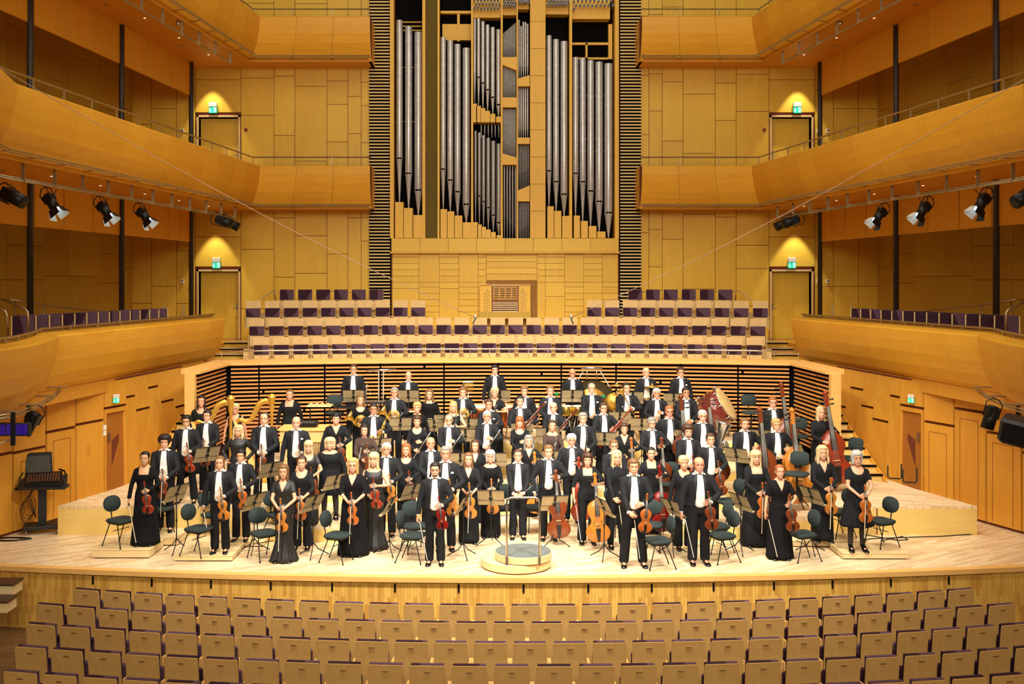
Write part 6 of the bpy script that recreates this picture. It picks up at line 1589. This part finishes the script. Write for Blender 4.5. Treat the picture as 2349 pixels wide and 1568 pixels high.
def pocket(): 
    def fn():
        mb = MB(); z = 1.31; x = .118; y = yfront('m', x, z, .03)-.004
        mb.add([(x-.025,y,z),(x+.025,y+.006,z),(x+.03,y+.006,z+.018),(x+.01,y,z+.035),(x-.005,y-.001,z+.02),(x-.02,y-.002,z+.03),(x-.025,y+.006,z),(x+.025,y+.012,z),(x+.01,y+.008,z+.03)], [(0,1,2,3,4,5),(1,0,6,7),(0,5,8,6)]); return mb.mesh('hanky', M_SHIRT)
    return cached('hanky', fn)
MATS = {'v': M_VELVET, 'j': M_JERSEY, 's': M_SAT2, 'w': M_WOOL, 'h': M_SHEER}
CHK = []
def person(px, top, h, z, sex, pose, outfit, hair, hc, items, rot, label, skin='fair', extra='', wide=1.0, feet=None):
    Y = F*(CZ-z-h)/(top-PY) if feet is None else F*(CZ-z)/(feet-PY)
    if feet is not None: h = CZ-z-(top-PY)*Y/F
    X = wx(px, Y); k = h/BH[sex]; CHK.append((round(X,2), round(Y,2), z, round(h,2), label[:40]))
    R = T(X, Y, z) @ RZ(math.radians(rot))
    p = link('person', body_mesh(sex, pose, skin, .05 if 'x' in extra else 0)); p.matrix_world = R @ Mx.Diagonal((k*wide, k*wide**.5, k, 1))
    tag(p, label, 'person', 'orchestra musicians')
    def kid(n, me): return link(n, me, p)
    kid('eyes', eye_mesh(sex)); kid('eyebrows', brow_mesh(sex, hairmat('brown' if hc in ('blond','lblond','grey','lgrey','white','ginger','lbrown') else hc)))
    if hair != 'none': kid('hair', hair_mesh(sex, hair, hc))
    if 'g' in extra: kid('glasses', glasses_mesh(sex))
    if 'b' in extra: kid('beard', beard_mesh(hc))
    if sex == 'm':
        kid('tailcoat', jacket(pose)); kid('lapels', lapels()); kid('shirt', shirt()); kid('bow_tie', bowtie('w')); kid('waistcoat', waistcoat())
        st = .05 if 'x' in extra else 0
        kid('trousers', trousers('m', 0, None, st)); 
        for s_ in shoe('m', 0, st): kid('shoe', s_)
        kid('shirt_cuffs', cuffs(pose))
        if 'p' in extra: kid('pocket_square', pocket())
    else:
        kind, slv, nk, m = outfit.split()[:4]; m = MATS[m]; slv = float(slv)
        kid('bodice' if kind[0] != 't' else 'blouse', top_f(pose, slv, nk, m, .012 if 'l' in extra else 0))
        if kind == 'long': kid('skirt', skirt(.025, .25, m, .07)); 
        elif kind == 'slim': kid('skirt', skirt(.03, .19, m, .06))
        elif kind == 'pleat': kid('skirt', skirt(.02, .23, m, .14))
        elif kind == 'fish': kid('skirt', skirt(.02, .1, m, .12, True))
        elif kind == 'knee': kid('skirt', skirt(.42, .27, m, .10)); kid('tights', tights())
        elif kind == 'mini': kid('skirt', skirt(.5, .2, m, .03)); kid('tights', tights())
        elif kind == 'tr': kid('trousers', trousers('f', .015, M_JERSEY))
        elif kind == 'tsl': kid('trousers', trousers('f', -.018, M_JERSEY))
        for s_ in shoe('f', .05): kid('shoe', s_)
    HL = {s: (S_, E_, W) for s, S_, E_, W in arms(sex, pose)}
    L, Rr = HL[1][2]*k, HL[-1][2]*k
    def put(kind, col, name, pos, ry, lab, cat, grp, rx=0, rz=0, sc=1):
        spawn(name, inst(kind, col), R @ T(*pos) @ RZ(math.radians(rz)) @ RY(math.radians(ry)) @ RX(math.radians(rx)) @ S(sc), lab, cat, grp)
    who = label.split(',')[0]; who = who.split()[:8]
    while who[-1] in ('a','in','the','with','of','and','an','behind','before','beside','on','to','his','at','black','long','short','holding','standing','left','right','white','front','grey','shiny','red','second','plain','loose'): who.pop()
    who = ' '.join(who)
    for it in items.split():
        kind, _, col = it.partition(':'); col = col or 'amber'
        dx = -.045 if sex == 'm' else -.04; hy = L.y-.065
        if kind in ('violin','viola'):
            Lb = .356 if kind == 'violin' else .41
            if pose in ('B','H'): c = V(((L.x+Rr.x)/2+.03, hy-.005, L.z-Lb*1.13)); t_ = -3
            elif pose == 'A2': c = V((L.x+.03, hy-.02, L.z-Lb*1.13)); t_ = 3
            else: c = V((L.x+.02, hy-.005, L.z-Lb*1.12)); t_ = -7
            put(kind, col, kind, c, t_, '%s %s held by the %s' % (COLN[col], kind, who), kind, 'violins and violas in hand', rx=3)
        elif kind == 'cello': put(kind, col, 'cello', (L.x-.0, L.y-.2, .14), -3, '%s cello standing before the %s' % (COLN[col], who), 'cello', 'cellos', rx=-4)
        elif kind == 'bass': put(kind, col, 'double_bass', (float(it.split('@')[1]) if '@' in it else L.x+.12, L.y-.22, .16), float(it.split('@')[2]) if '@' in it else -4, '%s double bass of the %s' % (COLN[col.split('@')[0]], who), 'double bass', 'double basses', rx=-3)
        elif kind == 'bow':
            if pose in ('A','E'): put('bow','', 'bow', (Rr.x+.015, Rr.y-.085, Rr.z-.03), 168 if pose == 'A' else 172, 'thin bow in the lowered hand of the %s' % who, 'bow', 'bows', rx=6)
            elif pose == 'A2': put('bow','', 'bow', (Rr.x+.06, Rr.y-.10, Rr.z-.02), 172, 'thin bow in the lowered hand of the %s' % who, 'bow', 'bows')
            elif pose in ('B','H'): put('bow','', 'bow', ((L.x+Rr.x)/2, hy-.075, L.z+.02), 180+2, 'thin bow held upright before the %s' % who, 'bow', 'bows')
            else: put('bow','', 'bow', (Rr.x-.0, Rr.y-.12, Rr.z+.35), 180+12, 'thin bow held by the %s' % who, 'bow', 'bows')
        elif kind == 'flute': put(kind,'', 'flute', (Rr.x-.02, Rr.y-.085, Rr.z-.16), 34, 'silver flute held by the %s' % who, 'flute', 'woodwinds')
        elif kind in ('clarinet','oboe'): put(kind,'', kind, ((L.x+Rr.x)/2-.02, min(L.y,Rr.y)-.085, Rr.z-.2), {'c':24}.get(col[:1],5) if col == 'c' else 5, 'black %s held by the %s' % (kind, who), kind, 'woodwinds')
        elif kind == 'bassoon': put(kind, 'dark' if col == 'amber' else col, 'bassoon', (Rr.x-.12, Rr.y-.10, Rr.z-.22), 42, 'dark red bassoon held across by the %s' % who, 'bassoon', 'bassoons')
        elif kind == 'horn': put(kind,'', 'french_horn', ((L.x+Rr.x)/2+.02, min(L.y,Rr.y)-.13, (L.z+Rr.z)/2+.03), 0, 'brass french horn held by the %s' % who, 'french horn', 'french horns')
        elif kind == 'trumpet': put(kind,'', 'trumpet', ((L.x+Rr.x)/2, min(L.y,Rr.y)-.10, Rr.z+.16), 180, 'brass trumpet held bell-down by the %s' % who, 'trumpet', 'trumpets')
        elif kind == 'trombone': put(kind,'', 'trombone', ((L.x+Rr.x)/2+(.0), min(L.y,Rr.y)-.11, Rr.z+.1), -28, 'brass trombone held by the %s' % who, 'trombone', 'trombones')
        elif kind == 'sax': put(kind,'', 'saxophone', (Rr.x+.04, Rr.y-.14, Rr.z-.3), 20, 'golden saxophone held by the %s' % who, 'saxophone', None, rz=20, sc=1.2)
        elif kind == 'tuba': put(kind,'', 'tuba', (.3, .05, .75), 12, 'silver tuba standing beside the %s' % who, 'tuba', None)
        elif kind == 'baton': put(kind,'', 'baton', (Rr.x+.08, Rr.y-.06, Rr.z-.05), 50, 'short white baton in the hands of the %s' % who, 'baton', None)
    return p
COLN = {'amber':'amber', 'red':'bright red', 'brown':'brown', 'gold':'golden', 'dark':'dark brown', 'crimson':'reddish'}
P_ = person
# front and strings on the left
P_(333,1035,1.68,.165,'f','A','long .98 square v','pony','black','violin:crimson bow',5,'woman with black ponytail and sheer sleeves in a long black velvet gown, far left',skin='asian',feet=1248)
P_(378,998,1.8,.16,'m','B','','curly','dark','violin:brown bow',8,'curly dark-haired man in tailcoat holding a violin, second from the left front',feet=1217)
P_(428,952,1.74,.56,'m','A','','messy','black','violin:crimson bow',5,'man in glasses with black hair on the left platform, violin at his waist',skin='asian',extra='gx',feet=1152)
P_(476,940,1.74,.56,'m','B','','short','dark','violin:brown',0,'dark-haired man in tailcoat before the left harp, hands together',feet=1130)
P_(462,907,1.76,.56,'f','C','slim .98 scoop j','long','dark','',10,'long dark-haired woman standing behind the left harp')
P_(540,925,1.6,.56,'f','C','slim 0 scoop j','crop','lblond','',0,'short blonde woman in a sleeveless black top between the two harps',extra='g')
P_(547,975,1.6,.56,'f','H','slim .98 high s','longc','lblond','',0,'wavy blonde woman in a sequinned black top looking down, left platform',wide=1.1,feet=1152)
P_(505,1045,1.73,.11,'m','A','','tied','lbrown','violin:gold bow',3,'fair man with tied-back hair on the low front podium holding a violin',feet=1266)
P_(553,1030,1.72,.10,'m','A','','messy','black','violin:amber bow',0,'smiling black-haired man on the podium behind the fair violinist',skin='asian',feet=1238)
P_(607,945,1.8,.56,'m','B','','recede','brown','violin:brown bow',0,'tall balding man in tailcoat on the left platform, centre',extra='x',feet=1156)
P_(651,1065,1.68,0,'f','B','fish .3 vee s','shoulder','lbrown','violin:gold bow',0,'woman in a shiny satin fishtail gown with cap sleeves, violin upright',feet=1286)
P_(693,1045,1.7,0,'f','B','tr .75 scoop j','pony','brown','violin:amber bow',0,'woman in black top and trousers with a violin, behind the satin gown',feet=1258)
P_(680,955,1.72,.56,'m','A','','bald','lbrown','violin:dark',5,'bald man with white waistcoat before the wooden keyboard chest',extra='p')
P_(665,893,1.72,.56,'f','C','slim .98 square j','tied','lbrown','',0,'heavy-set woman with tied hair standing behind the wooden keyboard chest',wide=1.12)
P_(708,1010,1.62,.28,'f','A','slim .3 scoop s','fringe','lblond','violin:brown bow',5,'blonde woman with a fringe and puffed shiny sleeves',feet=1202)
P_(757,1003,1.62,.28,'f','C','mini .98 wide j','bob','lblond','',0,'broad-shouldered blonde woman in a plain black knee dress',wide=1.25,feet=1188)
P_(771,947,1.64,.46,'f','A','slim .98 vee j','crop','black','violin:brown bow',8,'woman with short black hair in a loose black wrap top',wide=1.15,extra='l')
P_(810,1050,1.7,0,'f','B','long .6 vee v','shoulder','blond','violin:amber bow',0,'blonde woman with lace sleeves in a long black gown, hands folded, front row',extra='g',wide=1.08,feet=1272)
P_(858,1037,1.68,0,'f','F','fish 0 wide s','fringe','lblond','violin:crimson bow',-5,'long-haired blonde woman in a sleeveless satin gown, violin raised',feet=1258)
P_(836,973,1.66,.28,'f','F','slim .98 high h','shoulder','dark','violin:brown bow',5,'dark bobbed woman in a sheer draped blouse',extra='l')
P_(887,1015,1.8,0,'m','A','','short','white','violin:gold bow',0,'white-haired man in tailcoat with a violin, behind the satin gowns',skin='pink')
P_(932,1017,1.68,0,'f','A','slim .98 scoop j','shoulder','ginger','violin:crimson bow',0,'ginger-haired woman with a violin, left of centre')
P_(857,925,1.8,.46,'m','G','','short','dark','sax',5,'dark-haired man in tailcoat with a saxophone',skin='tan')
P_(827,905,1.66,.68,'f','D','slim .98 scoop v','shoulder','lbrown','horn',5,'brown-haired woman with a french horn, leftmost of the horns')
P_(811,835,1.8,1.08,'m','C','','short','brown','',3,'man in glasses standing at the left end of the back row',extra='g')
P_(905,888,1.8,.68,'m','D','','short','grey','horn',0,'grey-haired man with moustache and a french horn',skin='pink')
P_(937,852,1.63,1.08,'m','C','','bald','brown','',0,'bald smiling man in the back row beside the tall chrome stand')
P_(957,922,1.72,.46,'f','C','slim .98 high v','crop','blond','',0,'short blonde woman in black velvet behind the flute player')
P_(985,893,1.66,.68,'f','C','slim .98 wide v','longc','lbrown','horn',0,'woman with long curly hair beside a french horn')
P_(957,953,1.70,.28,'f','F','slim .98 scoop j','crop','brown','flute',0,'smiling short-haired woman holding a flute diagonally')
P_(988,1002,1.8,0,'m','B','','bald','lgrey','viola:brown',5,'bald pink-faced man in tailcoat behind the bearded front man',skin='pink')
P_(1022,1023,1.78,0,'m','A','','short','grey','viola:gold bow',0,'grey-haired man with a pocket square holding a viola',extra='p',skin='pink',feet=1259)
P_(998,1060,1.78,0,'m','A','','short','dark','violin:red bow',0,'bearded man in glasses at the front edge with a bright red violin',extra='gb',feet=1293)
P_(1030,950,1.74,.28,'m','F','','recede','grey','flute',0,'grey-bearded man with a flute under one arm',extra='gb')
P_(1040,920,1.72,.46,'f','F','slim 0 wide j','long','blond','clarinet',0,'fair long-haired woman in a sleeveless black top with a clarinet')
P_(1062,888,1.74,.68,'m','D','','messy','lbrown','horn',0,'young brown-haired horn player right of the hanging chimes')
P_(1117,942,1.8,.28,'m','F','','short','lgrey','flute',-3,'silver-haired man holding a wooden flute diagonally',skin='pink')
P_(1122,915,1.78,.46,'m','F','','short','brown','clarinet:c',-5,'red-faced man with a clarinet behind the silver-haired flautist',extra='p',skin='pink')
P_(1135,888,1.72,.68,'f','F','slim .3 vee j','crop','lblond','clarinet',-5,'short blonde woman with a bass clarinet in front of the timpani')
P_(1135,837,1.75,1.08,'m','C','','messy','dark','',0,'dark-haired timpanist standing behind the kettledrums')
P_(1090,1008,1.68,0,'f','C','slim .98 vee j','long','brown','',0,'long brown-haired woman with a necklace, behind the velvet gown')
P_(1075,1038,1.66,0,'f','B','slim .75 vee j','long','lbrown','viola:gold bow',0,'slim long-haired woman with a viola left of the velvet gown',feet=1243)
P_(1125,1032,1.66,0,'f','B','slim .98 wide v','bob','lgrey','viola:gold',0,'grey-bobbed woman in a long black velvet gown left of the conductor',extra='g',feet=1230)
P_(1213,998,1.68,.0,'f','E','long .98 vee j','longc','grey','cello:gold',0,'grey curly-haired woman with a cello behind the conductor')
P_(1188,1030,1.72,0,'m','K','','tied','brown','baton',0,'conductor in tailcoat with swept-back hair standing behind the podium rail',extra='',feet=1234)
P_(1192,955,1.66,.28,'f','F','slim .98 scoop j','fringe','ginger','oboe:c',0,'woman with a fringe and auburn hair holding an oboe')
P_(1193,907,1.85,.46,'m','G','','short','dark','bassoon',0,'young dark-haired bassoonist, left of the two bassoons')
P_(1203,885,1.76,.68,'m','C','','messy','lbrown','',-3,'fair-haired man behind the young bassoonist')
P_(1262,884,1.8,.68,'m','B','','short','lbrown','',0,'sandy-haired trumpeter left of the small drums')
P_(1267,963,1.66,.28,'f','B','slim .98 wide h','bun','brown','oboe',0,'woman with tied hair and lace sleeves holding an oboe')
P_(1270,922,1.74,.46,'m','F','','bald','brown','bassoon',-10,'balding man with a contrabassoon in the second woodwind row')
P_(1313,845,1.7,1.08,'m','C','','none','brown','',0,'bald tan-skinned man in the back row left of the gong',skin='tan')
P_(1337,946,1.82,.28,'m','B','','messy','grey','clarinet',0,'tall grey-haired man with a clarinet held upright')
P_(1311,995,1.8,0,'m','E','','messy','white','cello:crimson bow',0,'white-haired smiling man with a red cello',skin='pink')
P_(1258,1020,1.81,0,'m','E','','short','lbrown','cello:brown',0,'young light-haired cellist right of the conductor',feet=1236)
P_(1347,1039,1.66,0,'f','E','tr .6 square j','bobcurl','brown','cello:gold bow',0,'woman with short wavy hair and an amber cello at the front',feet=1245)
P_(1357,878,1.82,.68,'m','B','','recede','grey','trumpet',0,'greying trumpeter in front of the gong',extra='p')
P_(1384,923,1.76,.46,'m','G','','short','brown','bassoon:crimson',5,'man in glasses with a long red-brown bassoon across his chest',extra='g')
P_(1437,877,1.86,.68,'m','F','','short','dark','trombone',0,'tall dark-haired trombonist with sunglasses pushed up')
P_(1414,1032,1.74,0,'f','A2','tsl .98 high j','long','lblond','viola:gold bow',5,'slim long-haired blonde woman in leggings and high heels with a viola',feet=1255)
P_(1408,1008,1.76,0,'m','B','','short','lbrown','viola:amber',0,'man in glasses behind the blonde woman in heels',extra='g')
P_(1432,970,1.64,.28,'f','G','slim .98 vee j','crop','brown','cello:amber',-5,'short brown-haired woman with a cello behind the violas')
P_(1453,1052,1.86,0,'m','A2','','messy','lbrown','viola:amber bow',0,'sandy-haired man standing wide-legged at the front edge with a viola',extra='x',wide=1.04,feet=1297)
P_(1482,842,1.74,1.08,'m','C','','bald','white','',0,'white-haired man in the back row, left of the pair on the right')
P_(1506,890,1.74,.68,'m','D','','short','white','trumpet',-3,'white-haired man with open mouth holding a brass instrument',skin='pink')
P_(1495,957,1.76,.28,'m','G','','messy','grey','cello:brown',0,'grey-bearded man in glasses with a cello, right of centre',extra='gb')
P_(1493,1025,1.68,0,'f','E','slim .98 square j','pony','dark','cello:red bow',0,'dark-haired woman with a deep red cello',)
P_(1535,930,1.8,.46,'m','E','','short','ginger','bass:dark',0,'red-haired man in glasses with a double bass, leftmost of the basses',extra='g',skin='pink')
P_(1561,842,1.74,1.08,'m','C','','messy','brown','',0,'man in glasses with a pocket square at the right end of the back row',extra='gp')
P_(1573,888,1.8,.68,'m','B','','short','dark','',0,'dark-haired man in front of the tilted bass drum',skin='tan')
P_(1578,975,1.78,.28,'m','B','','curly','brown','viola:crimson',0,'curly-haired bearded man holding a viola behind the front violists',extra='b')
P_(1568,1045,1.68,0,'f','A','tr .98 scoop j','crop','lblond','',5,'short-haired blonde woman in black jacket and trousers',feet=1258)
P_(1611,940,1.78,.46,'m','C','','short','lgrey','tuba',0,'grey-haired man in glasses beside a silver tuba',extra='g')
P_(1603,1048,1.74,0,'m','A','','bald','brown','viola:brown bow',0,'bald man in tailcoat at the front edge with a brown viola',skin='pink',wide=1.05,feet=1292)
P_(1629,993,1.72,.28,'m','A','','short','brown','viola:brown',0,'tall dark-haired young man behind the bald front violist',extra='')
P_(1708,958,1.8,.28,'m','G','','short','lbrown','bass:brown',0,'bearded fair man with a double bass, right of the tuba',extra='b')
P_(1772,910,1.84,.46,'m','C','','short','ginger','',0,'red-haired man in glasses near the slatted corner on the right',extra='g')
P_(1780,960,1.8,.28,'m','G','','messy','blond','bass:gold',0,'young blond man leaning his amber double bass across his body')
P_(1733,1032,1.74,0,'f','B','long .98 square j','fringe','lblond','viola:amber bow',0,'blonde fringed woman with a square neckline in a long grey-black dress',wide=1.05,feet=1250)
P_(1788,1065,1.68,0,'f','A','pleat .4 vee v','tied','ginger','viola:brown bow',0,'auburn-haired woman in a ruffled pleated black gown with a viola, front right',feet=1280)
P_(1882,932,1.74,.56,'f','G','slim .98 high j','long','lblond','',3,'long blonde woman with a double bass on the right side platform')
P_(1886,1022,1.72,.12,'f','B','slim .98 vee j','longc','lblond','viola:gold bow',0,'fair wavy-haired woman in a long black wrap dress, right side',feet=1240)
P_(1965,1033,1.74,.12,'f','B','knee .3 scoop j','bob','lgrey','viola:amber bow',-3,'grey-bobbed woman in glasses and a knee-length black dress on the right podium',extra='g',feet=1262)
# loose double basses beside their players
def bass_at(px, py, Y, zf, ry, rz, col, label):                # px,py: bottom of the body
    spawn('double_bass', inst('bass', col), T(wx(px,Y), Y, zf+.17) @ RZ(math.radians(rz)) @ RY(math.radians(ry)) @ RX(math.radians(-5)), label, 'double bass', 'double basses')
bass_at(1922,1105,21.7,.56,-7,0,'crimson','reddish double bass beside the long blonde woman on the right platform')
bass_at(1640,1130,22.4,.46,-4,0,'dark','dark double bass standing behind the tall young viola player')
bass_at(1812,1050,23.5,.56,-5,0,'brown','brown double bass beside the red-haired man near the slatted corner')
# ---------------------------------------------------------------- camera and light
cam = bpy.data.cameras.new('camera'); co = bpy.data.objects.new('camera', cam); COL.objects.link(co)
co.location = (CX, 0, CZ); co.rotation_euler = (PI/2, 0, 0)
cam.sensor_width = 36; cam.lens = F/2349*36; cam.shift_x = (1174.5-PX)/2349; cam.shift_y = -(784-PY)/2349; cam.clip_end = 200; cam.clip_start = .1
SC.camera = co
def area(name, loc, target, sx_, sy_, e, col=(1,.93,.82), spread=180):
    l = bpy.data.lights.new(name, 'AREA'); l.shape = 'RECTANGLE'; l.size = sx_; l.size_y = sy_; l.energy = e; l.color = col; l.spread = math.radians(spread)
    o = bpy.data.objects.new(name, l); COL.objects.link(o); o.location = loc
    o.rotation_euler = (V(target)-V(loc)).to_track_quat('-Z', 'Y').to_euler(); return o
def spot(name, loc, target, e, ang, blend=.5, col=(1,.93,.82), r=.06):
    l = bpy.data.lights.new(name, 'SPOT'); l.energy = e; l.spot_size = math.radians(ang); l.spot_blend = blend; l.color = col; l.shadow_soft_size = r
    o = bpy.data.objects.new(name, l); COL.objects.link(o); o.location = loc
    o.rotation_euler = (V(target)-V(loc)).to_track_quat('-Z', 'Y').to_euler(); return o
area('stage_lights_over', (0,21.5,15.5), (0,22.5,0), 9, 6, 560, (1,.94,.84), 95)
area('stage_lights_front_left', (-5,9.5,14.5), (0,22,1), 3, 1.5, 560, (1,.95,.88), 60)
area('stage_lights_front_right', (5,9.5,14.5), (0,22,1), 3, 1.5, 560, (1,.95,.88), 60)
area('house_lights', (0,20,18), (0,28,6), 14, 10, 900, (1,.9,.7))
area('rear_fill_light', (0,-4,12), (0,33,7), 14, 6, 1500, (1,.9,.72), 120)  # added fill behind the camera to brighten seat backs, organ and balconies
for s in (-1,1):
    spot('door_downlight', (s*9.4,33.1,11.75), (s*9.36,33.4,8), 260, 60, .35, (1,.97,.92))
    spot('door_downlight', (s*9.3,33.1,7.1), (s*9.26,33.4,3), 210, 60, .35, (1,.97,.92))
w = bpy.data.worlds.new('world'); SC.world = w; w.use_nodes = True
w.node_tree.nodes['Background'].inputs['Color'].default_value = (1,.78,.5,1); w.node_tree.nodes['Background'].inputs['Strength'].default_value = .22
SC.view_settings.view_transform = 'Standard'; SC.view_settings.look = 'None'; SC.view_settings.gamma = 1; SC.view_settings.exposure = 0; SC.view_settings.use_curve_mapping = False
